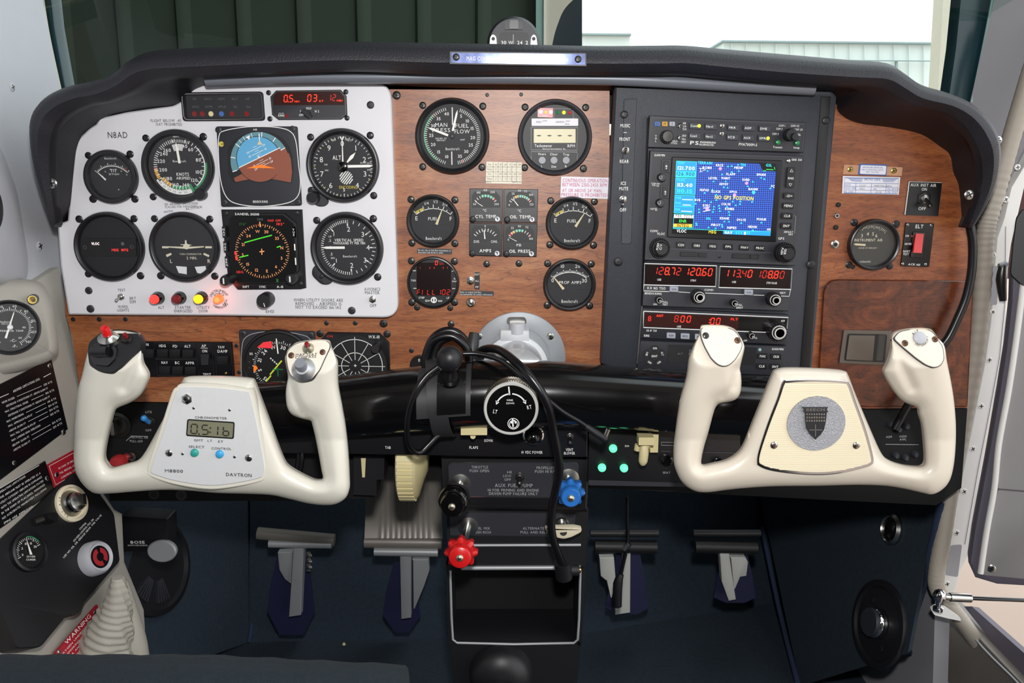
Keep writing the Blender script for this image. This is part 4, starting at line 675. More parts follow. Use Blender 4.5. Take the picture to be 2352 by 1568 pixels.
m = MB(); plate(m, rect(957, 603, 1036, 678), W0, .0004, 'led_glass', h=.0022); m.build('display', g.root)
m = MB(); seg7(m, '0', W0.fr(1003, 603), 0, 0, 9, 5, 7, 'led_red', h=.0026); T(m, 'GPH', W0, 1014, 606, 3, 'led_red_dim', wid=10, h=.0026); seg7(m, 'FILL', W0.fr(962, 670), 0, 0, 11, 6, 11.5, 'led_red_dim', h=.0026); seg7(m, '102', W0.fr(1009, 670), 0, 0, 11, 6.5, 10.5, 'led_red_dim', h=.0026)
for s_, u in (('1', 965), ('3', 987), ('4', 997), ('5', 1018), ('7', 1028)): T(m, s_, W0, u, 615, 4, 'led_red_dim', h=.0026)
for s_, u, v, w_ in (('TSO', 949.5, 644, 11), ('%', 1044, 640, 4), ('Limit', 1044.5, 645.5, 11), ('STEP', 968.5, 683.5, 13), ('LF', 1029, 684, 6), ('EDM', 982.5, 690.5, 11), ('800', 1011, 691, 9)): T(m, s_, W0, u, v, 4, WPN, wid=w_, h=.0026)
for u, v in ((952, 621.5), (1041, 622.5), (953, 662), (1042, 662.5)): flat(m, rect(u-3.5, v-.7, u+3.5, v+.7), W0, WPN, .0026)
disc(m, W0.fr(997, 688), 0, 0, 7, WPN, .0026); ringf(m, W0.fr(997, 688), 0, 0, 2, 4.5, 'black_print', .0027, 12, 30, 150); ringf(m, W0.fr(997, 688), 0, 0, 2, 4.5, 'black_print', .0027, 12, 210, 330); m.build('lettering', g.root, smooth=0, fix=False)
for u, v in ((958, 706), (1034, 707)): screw(g.root, u, v, W0, 7, 'black', 'black')
g.done()
# cluster of four small square gauges, each its own instrument
def sqg(px, title, label, kind):
    cu = sum(p[0] for p in px)/4; cv = sum(p[1] for p in px)/4; r_ = root('small_square_gauge', label, 'gauge', W0.pt(cu, cv), 'small square gauges of the four gauge cluster'); m = MB(); plate(m, inset(px, .6), W0, .006, 'bezel', h=.004, bev=.0005); m.build('case', r_)
    m = MB(); plate(m, [(cu-33, cv-22), (cu-27, cv-32), (cu+22, cv-32), (cu+32, cv-20), (cu+33, cv+5), (cu-33, cv+5)], W0, .0004, 'dial_dark', h=.0043); f2 = W0.fr(cu-1, cv+6, 0)
    if kind == 'amp': ticks(m, f2, -54, 54, 8, 25, 32, 1.5, WPN, .0047)
    else:
        ar_ = {'cyl': ((-20, 42, 'green_mark'), (42, 50, 'red_mark')), 'oil': ((-28, -12, 'amber_print'), (-10, 42, 'green_mark'), (44, 50, 'red_mark')), 'psi': ((-56, -42, 'red_mark'), (-42, -24, 'amber_print'), (-22, 18, 'green_mark'), (50, 58, 'red_mark'))}[kind]
        for a0, a1, c in ar_: ringf(m, f2, 0, 0, 26, 31, c, .0046, 14, a0, a1)
        ticks(m, f2, -54, 54, {'cyl': 8, 'oil': 10, 'psi': 8}[kind], 25, 31, 1.4, WPN, .0047)
    nums = {'cyl': (('100', -24, 39), ('150', 0, 41), ('200', 24, 40), ('50', -70, 27), ('250', 70, 27)), 'oil': (('25', -26, 38), ('50', -3, 41), ('75', 17, 41), ('100', 38, 40), ('0', -72, 27), ('125', 70, 28)), 'amp': (('0', 0, 37),), 'psi': (('25', -26, 38), ('50', -1, 38), ('75', 25, 39), ('0', -74, 27), ('100', 70, 28))}[kind]
    for s_, a, r in nums: t = math.radians(a); text(m, s_, f2, math.sin(t)*r, -math.cos(t)*r, 4.6, WPN, h=.0047, bold=False)
    if kind == 'amp': text(m, 'DIS', f2, -20, -2, 5.5, WPN, h=.0047, bold=False, wid=12); text(m, 'CHG', f2, 20, -2, 5.5, WPN, h=.0047, bold=False, wid=14)
    else: text(m, {'cyl': '°C', 'oil': '°C', 'psi': 'PSI'}[kind], f2, -2, 5, 5.5, WPN, h=.0047, wid=10 if kind == 'psi' else 8)
    text(m, title, f2, 0, 19, 7, WPN, h=.0043, wid={'AMPS': 27}.get(title, 48)); m.build('dial_markings', r_, smooth=0)
    na = {'cyl': -57, 'oil': -38, 'amp': -5, 'psi': -62}[kind]; t = math.radians(na); m = MB(); m.prism([f2.pt(a, b, .0052) for a, b in ((math.sin(t)*8-1.3, -math.cos(t)*8), (math.sin(t)*8+1.3, -math.cos(t)*8), (math.sin(t)*28+.8, -math.cos(t)*28), (math.sin(t)*28-.8, -math.cos(t)*28))], W0.n, .0005, 'needle'); m.build('needle', r_)
    m = MB(); f3 = W0.fr(cu+26, cv+31); m.lathe(f3.c+W0.n*.004, W0.n, [(5.6*f3.s, 0), (5.6*f3.s, .0006), (0, .0006)], 'white_panel', 20); ringf(m, f3, -1, -1, 1.5, 3, 'black_print', .0047, 14, -90, 150); flat(m, [(f3.u-1.5, f3.v-2), (f3.u, f3.v-2), (f3.u+1.5, f3.v+4), (f3.u, f3.v+4)], W0, 'black_print', .0047); m.build('maker_badge', r_, smooth=0)
    screw(r_, cu-31, cv+32, W0, 7.5, 'black', 'dial_dark', .004)
mat('green_mark', '3fa07e', .5)
sqg([(1078, 432), (1156, 433), (1155, 511), (1077.5, 510)], 'CYL TEMP', 'small square CYL TEMP gauge, upper left of the four gauge cluster', 'cyl'); sqg([(1156.5, 433), (1237, 434), (1235, 511.5), (1155.5, 511)], 'OIL TEMP', 'small square OIL TEMP gauge, upper right of the four gauge cluster', 'oil')
sqg([(1077.5, 511), (1155, 512), (1154, 589), (1077, 587)], 'AMPS', 'small square AMPS gauge, lower left of the four gauge cluster', 'amp'); sqg([(1155.5, 512), (1235, 512.5), (1233, 590), (1154.5, 589)], 'OIL PRESS', 'small square OIL PRESS gauge, lower right of the four gauge cluster', 'psi')
# labels on the wood
def label(px, mt_, lb, name='label_plate', rows=(), S=W0, h=.001, cat='label', extra=None, bold=False, frame=None):
    m = MB(); plate(m, px, S, min(.001, h+.0002), mt_, h=h); o = m.build(name); tag(o, lb, cat); m = MB()
    if frame: line(m, inset(px, 1.5), S, frame[1], frame[0], h+.0002, True)
    for r in rows: T(m, r[0], S, r[1], r[2], r[3], r[4], r[6] if len(r) > 6 else 0, wid=r[5], h=h+.0004, bold=bold)
    if extra: extra(m)
    if m.v: m.build('lettering', o, smooth=0, fix=False)
    return o
def card(m):
    for v in (383, 394.5, 405, 416): line(m, [(1116.5, v), (1198, v+.7)], W0, .7, 'grey_dim', .0012)
    for u in (1133, 1144, 1154.5, 1165, 1176, 1187): line(m, [(u, 372.5), (u, 416)], W0, .7, 'grey_dim', .0012)
    for j, row in enumerate((('For', 'N', '30', '60', 'E', '120', '150'), ('Steer', '0', '0', '-1', '-2', '-1', '-1'), ('For', 'S', '210', '240', 'W', '300', '330'), ('Steer', '0', '+1', '+1', '+3', '+2', '+1'))):
        for i, s_ in enumerate(row): T(m, s_, W0, 1125 if i == 0 else 1128+i*11, 377.5+j*10.9+i*.1, 3.4 if i == 0 or j % 2 == 0 else 5, 'black_print' if j % 2 == 0 or i == 0 else 'grey_print', 0 if j % 2 == 0 else 8, h=.0014, bold=False)
    T(m, 'DATE', W0, 1122, 417.5, 3.4, 'black_print', h=.0014, bold=False); T(m, 'AIRPATH', W0, 1186, 418, 3.4, 'black_print', h=.0014, bold=False)
label([(1117, 371), (1198.5, 373), (1198, 422.5), (1115.5, 421)], 'paper', 'cream compass deviation card between the two large top gauges', 'deviation_card', extra=card, cat='card')
label([(1289, 405), (1399, 408), (1398, 457), (1287, 453)], 'white_label', 'white notice with pink CONTINUOUS OPERATION lettering', 'notice_card', [('CONTINUOUS OPERATION', 1344, 414.5, 8, 'red_print', 105, .8), ('BETWEEN 2350-2450 RPM', 1343, 424.5, 8, 'red_print', 104, .8), ('AT OR ABOVE 24" MAN.', 1337, 437.5, 7.5, 'red_print', 93, .8), ('PRESSURE IS PROHIBITED', 1342, 447.5, 7.5, 'red_print', 107, .8)], cat='notice')
label(rnd([(959, 570), (1038.5, 572), (1038, 584), (958, 581.5)], 2), 'case_grey', 'small dark label under the left fuel gauge', rows=[('Do not rely on fuel flow instruments to', 998, 574.8, 3.8, 'white_print', 75, 1), ('determine fuel levels in tanks', 989, 579.8, 3.8, 'white_print', 57, 1)])
label(rnd([(1057, 667), (1134.5, 669), (1134, 680), (1056, 677.5)], 2), 'case_grey', 'small dark label under the EGT ALL FF switch', rows=[('Refer to original fuel flow', 1081, 670.8, 3.8, 'white_print', 48, 1), ('instrumentation for primary information', 1094, 676, 3.8, 'white_print', 74, 1)])
label(rnd([(1090, 625), (1102, 625), (1101.5, 665), (1089.5, 664)], 2), 'black', 'upright black EGT ALL FF switch label', rows=[('EGT', 1096, 630, 4.2, 'white_print', 11), ('ALL', 1096, 645, 4.2, 'white_print', 9), ('FF', 1096, 659, 4.2, 'white_print', 7)])
o = root('toggle_switch', 'small steel toggle beside the EGT ALL FF label', 'switch', W0.pt(1081, 644), 'toggle switches'); toggle(o, W0, 1081, 644, 10, (1081, 647))
o = root('push_button', 'round steel push button low on the centre wood panel', 'button', W0.pt(1082, 694)); m = MB(); f2 = W0.fr(1082, 694); s = f2.s; m.lathe(f2.c, W0.n, [(11*s, 0), (11*s, .002), (9*s, .004), (6.5*s, .0045), (6.3*s, .003), (3*s, .0035), (0, .004)], 'steel', 24); m.build('body', o)
def holes(lst, par, r=5.5):
    for u, v in lst: screw(par, u, v, W0, r, 'black', 'black', 0, .2)
screw(wood_p, 911, 219, W0, 10, 'dark_steel'); holes(((1119, 218), (1197, 217)), wood_p, 4.5)
for u, v in ((1118, 606), (1192, 605), (881, 744), (1036, 730 if 0 else 744)): screw(wood_p, u, v, W0, 8, 'dark_steel')
holes(((168, 733), (228, 733), (288, 733), (750, 742), (816, 742), (945, 805)), wood_p, 5.5)
for u, v, r in ((881, 743, 9),): screw(wood_p, u, v, W0, r, 'black')
holes(((543, 794), (549, 855)), wood_p, 4.5)
# ================================================================ right wood panel
g = Gauge(2003.5, 561, 58.5, W0, 'instrument_air_gauge', 'round INSTRUMENT AIR gauge on the right wood panel', ((1962, 511), (2058, 515), (1950, 608), (2043, 611)), face=.83, hh=.009, dial='dial_olive')
mat('dial_olive', '3a3a36', .6); f2 = W0.fr(1995, 575); ticks(g.p, f2, -38, 38, 20, 52, 57, 1, 'cream_print', g.h); ticks(g.p, f2, -38, 38, 5, 50, 58, 1.3, 'cream_print', g.h)
for s_, a, b in (('3', -27, -20), ('4', -14, -24), ('5', -2, -24), ('6', 6, -20)): g.text(s_, a, b, 7.5, 'cream_print', bold=False)
g.text('INSTRUMENT AIR', -11, -10, 6, 'cream_print', wid=64, bold=False); g.text('INCHES OF MERCURY', -11, 8, 3, 'cream_print', wid=42, bold=False); brand(g, -17, 39, 4.5, 30); g.needle(-18, 1, -46, -1, 4.5, 4.5, 'needle_cream', tip=6); screw(g.root, 1959, 613, W0, 5, 'dark_steel'); g.done()
o = label([(2088, 416), (2164, 418.5), (2155, 496), (2077, 493.5)], 'placard_black', 'black AUX INST AIR switch placard with white edge on the right wood panel', 'switch_placard', [('AUX INST AIR', 2121, 425, 6.5, 'white_print', 60, 1.5), ('ON', 2123, 434.5, 6.5, 'white_print', 12, 1), ('OFF', 2118, 479, 6.5, 'white_print', 17, 1)], extra=lambda m: (line(m, [(2088.5, 417), (2078.5, 493)], W0, 2, 'white_print', .0013), line(m, [(2088, 417), (2163, 419.5)], W0, .9, 'white_print', .0013)), cat='placard', bold=True)
o = root('toggle_switch', 'large steel AUX INST AIR toggle on the right wood panel', 'switch', W0.pt(2122, 456), 'toggle switches'); toggle(o, W0, 2122, 456, 16, (2136, 473), .016, .001, 'steel', 'dark_steel', 'dark_steel', .0026)
el = root('emergency_beacon_switch', 'black ELT switch panel with red rocker on the right wood panel', 'switch', W0.pt(2108, 562)); m = MB(); plate(m, rnd([(2080, 511), (2146, 513), (2134, 613), (2069, 611)], 3), W0, .002, 'placard_black', h=.002, bev=.0004); m.build('panel', el)
m = MB(); T(m, 'ELT', W0, 2112, 520, 8, WPN, 1, wid=18, h=.0024)
for s_, u, v, w_ in (('ON', 2083.5, 541.5, 8), ('ARMED', 2086.5, 560, 18), ('RESET', 2082.5, 577, 16), ('TEST', 2080.5, 583.5, 13), ('ACK', 2094, 607, 16), ('MADE', 2109, 608, 9)): T(m, s_, W0, u, v, 4.4, WPN, 1, wid=w_, h=.0024)
disc(m, W0.fr(2093, 541.5), 0, 0, 1.8, 'red_lamp', .0024, 8); m.build('lettering', el, smooth=0, fix=False)
m = MB(); plate(m, rnd([(2097, 532), (2126, 533), (2119, 593), (2091, 591)], 3), W0, .001, 'black_gloss', h=.0035, bev=.0004); m.build('rocker_frame', el); m = MB(); q = [(2104, 536), (2122, 537), (2117, 581), (2098, 580)]; m.prism([W0.pt(2104, 536, .004), W0.pt(2122, 537, .004), W0.pt(2117, 581, .010), W0.pt(2098, 580, .010)], W0.n, .003, 'red_plastic'); m.build('rocker', el)
for u, v in ((2085.5, 516), (2139, 517), (2073.5, 606), (2126, 607)): screw(el, u, v, W0, 3, 'steel', 'black', .002)
for nm, u, v, r, lb, c in (('jack_socket', 1925, 470, 5.5, 'small black cap above the chrome socket on the right wood panel', 'black'), ('jack_socket', 1921, 495, 6.5, 'small chrome ringed socket on the right wood panel', 'steel'), ('jack_socket', 1919, 522, 5.5, 'small black cap under the chrome ringed socket', 'black'), ('jack_socket', 1917, 561, 10.5, 'chrome hex nut jack socket left of the instrument air gauge', 'steel')):
    f2 = W0.fr(u, v); o = root(nm, lb, 'socket', f2.c); m = MB(); s = f2.s; n_ = 6 if r > 10 else 20; m.lathe(f2.c, W0.n, [(r*s, 0), (r*s, .002), (r*.8*s, .0026), (r*.5*s, .0026), (r*.5*s, .0005), (0, .0005)], c, n_); m.lathe(f2.c, W0.n, [(r*.5*s, .002), (0, .0022)], 'black', 16); m.build('body', o)
# service reminder stickers
mat('clear_plastic', 'b8845c', .15, var=.1)
o = root('service_sticker', 'clear sticker holder with blue and white service tag on the right wood panel', 'sticker', W0.pt(2000, 410)); m = MB(); plate(m, [(1939, 378), (2073, 384), (2071, 404), (1936, 400)], W0, .0008, 'clear_plastic', h=.0008); m.build('holder', o)
m = MB(); plate(m, rnd([(1974, 376), (2038, 378), (2036, 403), (1971, 401)], 2), W0, .0005, 'blue_print', h=.0014); flat(m, rnd([(1977, 379), (2036, 381), (2034, 401), (1975, 399)], 3), W0, 'white_label', .0016); T(m, 'HORTON AERO SERVICE, INC.', W0, 2005, 384.5, 3.4, 'blue_print', 1.5, wid=48, h=.0018); T(m, 'LUBBOCK INTERNATIONAL AIRPORT', W0, 2004, 390, 3, 'blue_print', 1.5, wid=52, h=.0018, bold=False); T(m, '806 763-5103', W0, 2004, 395, 3, 'blue_print', 1.5, wid=30, h=.0018, bold=False); m.build('upper_tag', o, smooth=0)
m = MB(); plate(m, [(1936, 404), (2068, 407), (2064, 447), (1934, 444)], W0, .0005, 'white_label', h=.0012); line(m, [(1940, 408), (2064, 410), (2061, 445), (1938, 443)], W0, 1.6, 'blue_print', .0014, True); line(m, [(1939, 420), (2064, 422)], W0, 1, 'blue_print', .0014); line(m, [(1939, 428), (2063, 430)], W0, .8, 'blue_print', .0014); line(m, [(1939, 436), (2062, 438)], W0, .8, 'blue_print', .0014); line(m, [(2002, 421), (2000, 444)], W0, .8, 'blue_print', .0014); line(m, [(1966, 421), (1965, 444)], W0, .8, 'blue_print', .0014); line(m, [(2036, 422), (2034, 445)], W0, .8, 'blue_print', .0014)
T(m, 'SPECTRO CHECK', W0, 2004, 412, 4.6, 'blue_print', 1.4, wid=38, h=.0016)
for i in range(4): line(m, [(1948+i*2.5, 410+i*1.7), (1982-i*1, 411+i*2)], W0, .8, 'blue_print', .0014); line(m, [(2060-i*2.5, 412+i*1.7), (2026+i*1, 411.5+i*2)], W0, .8, 'blue_print', .0014)
for s_, u, v, c in (('DATE', 1947, 424.5, 'blue_print'), ('TACH TIME', 1952, 432, 'blue_print'), ('OIL CHG', 1949, 440, 'blue_print'), ('7-5-07', 1981, 426, 'grey_dim'), ('1202.1', 1980, 433, 'grey_dim'), ('MORTON AERO', 2028, 427, 'grey_dim'), ('OK', 2010, 434, 'grey_dim'), ('OIL BRAND', 2052, 434, 'blue_print'), ('OIL WGT', 2050, 441, 'blue_print'), ('20 50', 2018, 441, 'grey_dim')): T(m, s_, W0, u, v, 3.6, c, 1.4, h=.0016, bold=False)
m.build('lower_tag', o, smooth=0)
for u, v in ((1953, 389), (2053, 392)): screw(o, u, v, W0, 6.5, 'brass', 'dial_dark', .0008)
# glove box door
gd = root('glove_box_door', 'dark burl wood glove box door with metal latch on the right', 'glove box door', W0.pt(2060, 800)); m = MB(); plate(m, rnd([(1893, 641), (2236, 645), (2222, 934), (1876, 934)], [36, 6, 6, 6], 8), W0, .003, 'burl', h=.0045, bev=.0012); m.build('door', gd, smooth=30)
m = MB(); plate(m, rnd([(1938, 757), (2048, 759), (2042, 839), (1927, 834)], 3), W0, .001, 'glove_handle', h=.0065, bev=.0004); m.build('latch_frame', gd)
m = MB(); plate(m, rnd([(1947, 766), (2038, 768), (2032, 832), (1939, 828)], 5), W0, .001, 'dial_dark', h=.0068); plate(m, rnd([(1950, 769), (2010, 770), (2005, 829), (1942, 826)], 2), W0, .001, 'glove_handle', h=.0082, bev=.0006)
r1 = [W0.pt(u, 769, z) for u, z in ((2006, .0068), (2012, .0085), (2020, .0090), (2028, .0082), (2034, .0068))]; r2 = [W0.pt(u, 828, z) for u, z in ((2000, .0068), (2006, .0085), (2014, .0090), (2022, .0082), (2028, .0068))]; m.loft([r1, r2], 'dark_steel'); m.build('latch_handle', gd)
mat('scr_grey', '59686c', .4, emit=.15)
# ================================================================ radio stack
def unit(px, name, label, mt_='case_grey', S=RF, t=.0072, bev=.0006, cat='radio'):
    r_ = root(name, label, cat, S.pt(sum(p[0] for p in px)/len(px), sum(p[1] for p in px)/len(px))); m = MB(); plate(m, px, S, t, mt_, bev=bev); m.build('faceplate', r_); return r_
def btn(par, px, mt_, s_='', size=5, S=RF, h=.0015, wid=None, tm='white_print', rt=2.5, name='button', dx=0, r=1.5):
    m = MB(); plate(m, rnd(px, r), S, h, mt_, h=h, bev=.0003); cu = sum(p[0] for p in px)/4; cv = sum(p[1] for p in px)/4
    o = m.build(name, par)
    if s_: m = MB(); T(m, s_, S, cu+dx, cv, size, tm, rt, wid=wid, h=h+.0003); q = m.build('legend', o, smooth=0, fix=False)
    return o
# audio panel
ap = unit([(1492, 265), (1852, 281), (1846, 350), (1488, 338)], 'audio_panel', 'black audio selector panel at the top of the radio stack')
m = MB(); line(m, [(1499, 270), (1848, 285), (1843, 344)], RF, 1, 'grey_dim', .0003)
for s_, u, v, z, w_, rt in (('HI', 1572, 283, 4.4, 6, 2), ('LO', 1572.5, 290, 4.4, 7, 2), ('T/M', 1572, 297, 4.4, 9, 2), ('ISO', 1571.5, 311.5, 4.4, 9, 2), ('ALL', 1571, 319, 4.4, 9, 2), ('CREW', 1570, 326, 4.4, 11, 2), ('SQUELCH', 1549, 324, 3.6, 14, 2), ('PTT/VOX', 1548, 329, 3.6, 15, 2), ('ENGINEERING', 1626, 327, 4, 37, 2.5), ('INCORPORATED', 1623, 332.5, 4, 34, 2.5), ('PMA7000M-S', 1718, 332, 6, 43, 2.5),
                        ('COM 1', 1796, 288.5, 4.4, 15, 2), ('COM 1/2', 1826, 289, 4.4, 20, 2), ('COM 2', 1790, 296, 4.4, 15, 2), ('COM 2/1', 1834, 297.5, 4.4, 19, 2), ('COM 3', 1781, 307.5, 4.4, 15, 2), ('TEL', 1835, 309.5, 4.4, 9, 2), ('Transmit', 1786, 338, 4.4, 22, 2), ('Swap', 1829.5, 339, 4.4, 14, 2)): T(m, s_, RF, u, v, z, WPN, rt, wid=w_)
T(m, 'PS', RF, 1595, 328, 8, WPN, 2.5, wid=20)
for i, c in enumerate('VOL'): T(m, c, RF, 1506.5, 312+i*6, 4.4, WPN)
m.build('lettering', ap, smooth=0, fix=False)
for u, c, s_ in ((1510, 'blue_print', 'O'), (1527, 'amber_print', 'M'), (1544, 'key_grey', 'I')): btn(ap, [(u-6.5, 279), (u+6.5, 279.5), (u+6.5, 290), (u-6.5, 289.5)], c, s_, 6, tm='black_print', name='marker_light')
for j, rw in enumerate(((('Com1', 1597, 289), ('Nav1', 1633, 290.5), ('MKR', 1685, 293), ('ADF', 1721, 294), ('DME', 1757, 295.5)), (('Com2', 1596, 312), ('Nav2', 1632, 313.5), ('ICS', 1683, 315), ('AUX', 1719, 316.5), ('SPR', 1755, 317.5)))):
    for s_, u, v in rw:
        b_ = btn(ap, [(u-13.5, v-7.5), (u+13.5, v-6.5), (u+13.5, v+7.5), (u-13.5, v+6.5)], 'dark_button', s_, 4.6, wid=16, dx=-3)
        m = MB(); f2 = RF.fr(u+9, v, 0, .0015); lit = s_ in ('Com1', 'SPR'); m.lathe(f2.c, RF.n, [((4 if lit else 2)*f2.s, 0), (0, .0008)], 'yellow_led' if lit else 'grey_dim', 12); m.build('lamp', b_)
o = ap
m = MB(); knob(m, RF, 1529, 314, 14.5, .013, 'black', top='dark_steel', ribs=20); m.build('volume_knob', ap); m = MB(); knob(m, RF, 1812, 310, 15, .010, 'black', top=None); knob(m, RF, 1816, 315, 9, .016, 'black'); m.build('selector_knob', ap)
for u, v in ((1562, 289.5), (1560.5, 316.5)): m = MB(); f2 = RF.fr(u, v); s = f2.s; m.lathe(f2.c, RF.n, [(6*s, 0), (6*s, .001), (4*s, .002), (3.6*s, .0012), (0, .0012)], 'steel', 16); m.lathe(f2.c, RF.n, [(2.2*s, .001), (2*s, .006), (0, .007)], 'chrome', 10); m.build('toggle', ap)
for u, v in ((1658.5, 288.5), (1657.5, 307)): screw(ap, u, v, RF, 5.5, 'steel', 'dial_dark')
for u, v in ((1786.5, 327), (1830.5, 328.5)): m = MB(); f2 = RF.fr(u, v); m.lathe(f2.c, RF.n, [(6*f2.s, 0), (5*f2.s, .002), (0, .0028)], 'green_off', 16); m.build('lamp', ap)
# GPS navigator
def zc(x, y): return (1480+x/6.031, 340+y/6.031)
gp = unit([(1493, 346), (1846, 358), (1826, 610), (1480, 597)], 'gps_navigator', 'large black colour map navigator with lit blue screen in the middle of the radio stack')
m = MB(); line(m, [(1497, 349.5), (1843, 361.5), (1823.5, 606), (1484, 593), (1497, 349.5)], RF, .8, 'grey_dim', .0003)
for s_, x, y, z, w_ in (('GARMIN', 211, 98, 5, 25), ('GNS 530', 2110, 162, 4.5, 24), ('PWR', 122, 488, 3, 8), ('PUSH', 180, 494, 3, 11), ('VOL', 130, 513, 4, 9), ('SQ', 185, 522, 3, 6), ('VOL', 105, 843, 4, 8), ('PUSH', 150, 838, 3, 8), ('ID', 165, 858, 3, 5), ('COM/', 135, 1148, 5, 18), ('VLOC', 230, 1187, 5, 18), ('GPS', 1895, 1252, 5, 14), ('DEFAULT', 1998, 1162, 4, 21), ('NAV', 2028, 1195, 4, 10)): T(m, s_, RF, *zc(x, y), z, WPN, 2, wid=w_)
line(m, [zc(2068, 938), zc(2098, 940), zc(2080, 1180)], RF, .8, 'grey_print'); line(m, [zc(340, 1395), zc(1760, 1450)], RF, .8, 'grey_dim'); m.build('lettering', gp, smooth=0, fix=False)
m = MB(); plate(m, rnd([zc(382, 120), zc(1915, 172), zc(1830, 1300), zc(315, 1235)], 4), RF, .002, 'black', h=.0020, bev=.0008); m.build('screen_frame', gp)
mat('scr_blue', '16308c', .4, emit=.55, var=.02); mat('scr_dot', '2a52b8', .4, emit=.6); mat('scr_cyan', '2fd8e8', .4, emit=.75); mat('scr_field', '1487dd', .4, emit=.7, var=.01); mat('scr_field2', '20b7e6', .4, emit=.7, var=.01); mat('scr_white', 'f2f4f4', .4, emit=.8); mat('scr_black', '050507', .3); mat('scr_yellow', 'f0d838', .4, emit=.75); mat('scr_green', '36e04a', .4, emit=.7); mat('scr_pink', 'f08ce0', .4, emit=.7); mat('scr_amber', 'e0b43c', .4, emit=.7)
def dots(name):
    mm = M[name]; nt = mm.node_tree; N = nt.nodes; L = nt.links; b = N['Principled BSDF']; tc = N.new('ShaderNodeTexCoord'); mp = N.new('ShaderNodeMapping'); mp.inputs['Rotation'].default_value = (0, math.radians(45), 0); ck = N.new('ShaderNodeTexChecker'); ck.inputs['Scale'].default_value = 620
    ck.inputs[1].default_value = lin('0d1f6a'); ck.inputs[2].default_value = lin('2c5cc4'); L.new(tc.outputs['Object'], mp.inputs[0]); L.new(mp.outputs[0], ck.inputs[0]); L.new(ck.outputs[0], b.inputs['Base Color']); L.new(ck.outputs[0], b.inputs['Emission Color'])
dots('scr_blue')
H_ = .0024; m = MB(); flat(m, [zc(440, 172), zc(1850, 215), zc(1755, 1225), zc(380, 1185)], RF, 'scr_black', H_-.0002); flat(m, [zc(722, 185), zc(1835, 222), zc(1750, 1160), zc(680, 1112)], RF, 'scr_blue', H_)
def SP(x, y): return zc(x, y)
sf = [([(445, 180), (722, 190), (716, 322), (438, 318)], 'scr_field'), ([(438, 318), (716, 324), (712, 404), (434, 400)], 'scr_field2'), ([(434, 412), (710, 420), (700, 640), (424, 634)], 'scr_field'), ([(422, 650), (696, 655), (684, 905), (410, 894)], 'scr_field'), ([(414, 920), (682, 930), (678, 972), (410, 966)], 'scr_white'), ([(410, 978), (676, 986), (674, 1040), (406, 1034)], 'scr_black'), ([(405, 1046), (664, 1052), (660, 1096), (402, 1092)], 'scr_amber'), ([(1092, 1143), (1750, 1165), (1745, 1216), (1090, 1190)], 'scr_field'), ([(1590, 200), (1832, 222), (1826, 325), (1640, 315)], 'scr_black')]
for p, c in sf: flat(m, [SP(*q) for q in p], RF, c, H_+.0001)
for p in ([(445, 180), (722, 190), (712, 404), (434, 400)], [(434, 412), (710, 420), (700, 640), (424, 634)], [(422, 650), (696, 655), (684, 905), (410, 894)], [(412, 912), (684, 920), (676, 1105), (398, 1100)]): line(m, [SP(*q) for q in p], RF, 1.2, 'scr_cyan', H_+.00015, True)
line(m, [SP(395, 1112), SP(1090, 1140), SP(1752, 1158)], RF, 1.2, 'scr_cyan', H_+.0002)
tx = [('COM', 508, 207, 5, 15, 'scr_cyan'), ('121.700', 580, 278, 8, 40, 'scr_white'), ('126.900', 572, 358, 8, 41, 'scr_field_ink'), ('VLOC', 508, 442, 5, 19, 'scr_cyan'), ('113.40', 562, 512, 8, 35, 'scr_white'), ('110.15', 558, 594, 8, 35, 'scr_cyan'), ('VOR', 472, 688, 4.6, 14, 'scr_cyan'), ('RAD', 470, 760, 4.6, 12, 'scr_cyan'), ('DIS', 462, 850, 4.6, 11, 'scr_cyan'), ('TER TEST', 546, 946, 6.4, 40, 'scr_black'), ('ENR', 534, 1010, 6.4, 17, 'scr_green'), ('INTEG', 534, 1074, 6.4, 27, 'scr_black'), ('VLOC', 514, 1148, 6.4, 22, 'scr_white'), ('MSG', 943, 1162, 6.4, 17, 'scr_yellow'), ('NAV', 1166, 1170, 6.4, 17, 'scr_white'),
      ('TERRAIN', 840, 204, 5.6, 34, 'scr_cyan'), ('TRK', 1370, 232, 5.6, 14, 'scr_cyan'), ('GSL', 1726, 238, 5.6, 14, 'scr_cyan'), ('NO GPS POSITION', 1244, 690, 8.5, 90, 'scr_yellow'), ('10L', 892, 976, 5, 12, 'scr_cyan')]
mat('scr_field_ink', '0c4f78', .4, emit=.3)
for s_, x, y in (('BOBII', 868, 272), ('KRCE', 1042, 237), ('MEDIP', 1306, 272), ('FLAPP', 1197, 362), ('EMUDE', 1620, 368), ('LEVEL', 952, 416), ('WABUT', 1126, 416), ('KHSD', 1408, 438), ('ADVOV', 1100, 498), ('PC', 1780, 530), ('NUFAD', 832, 580), ('ELUCK', 992, 602), ('KPVA', 1233, 606), ('BAHNI', 1506, 568), ('BVB', 738, 720), ('COLVE', 1130, 776), ('KOKC', 862, 794), ('KOHBG', 1180, 842), ('KEANE', 1110, 972), ('OVAYE', 1342, 994), ('POGUE', 1622, 986), ('FIRST', 990, 1064), ('NIPES', 1212, 1104), ('NEDOK', 1500, 1090), ('AN', 1722, 1126)): tx.append((s_, x, y, 5, len(s_)*4.2, 'scr_white'))
for s_, x, y, z, w_, c in tx: T(m, s_, RF, *SP(x, y), z, c, 2.2, wid=w_, h=H_+.0004)
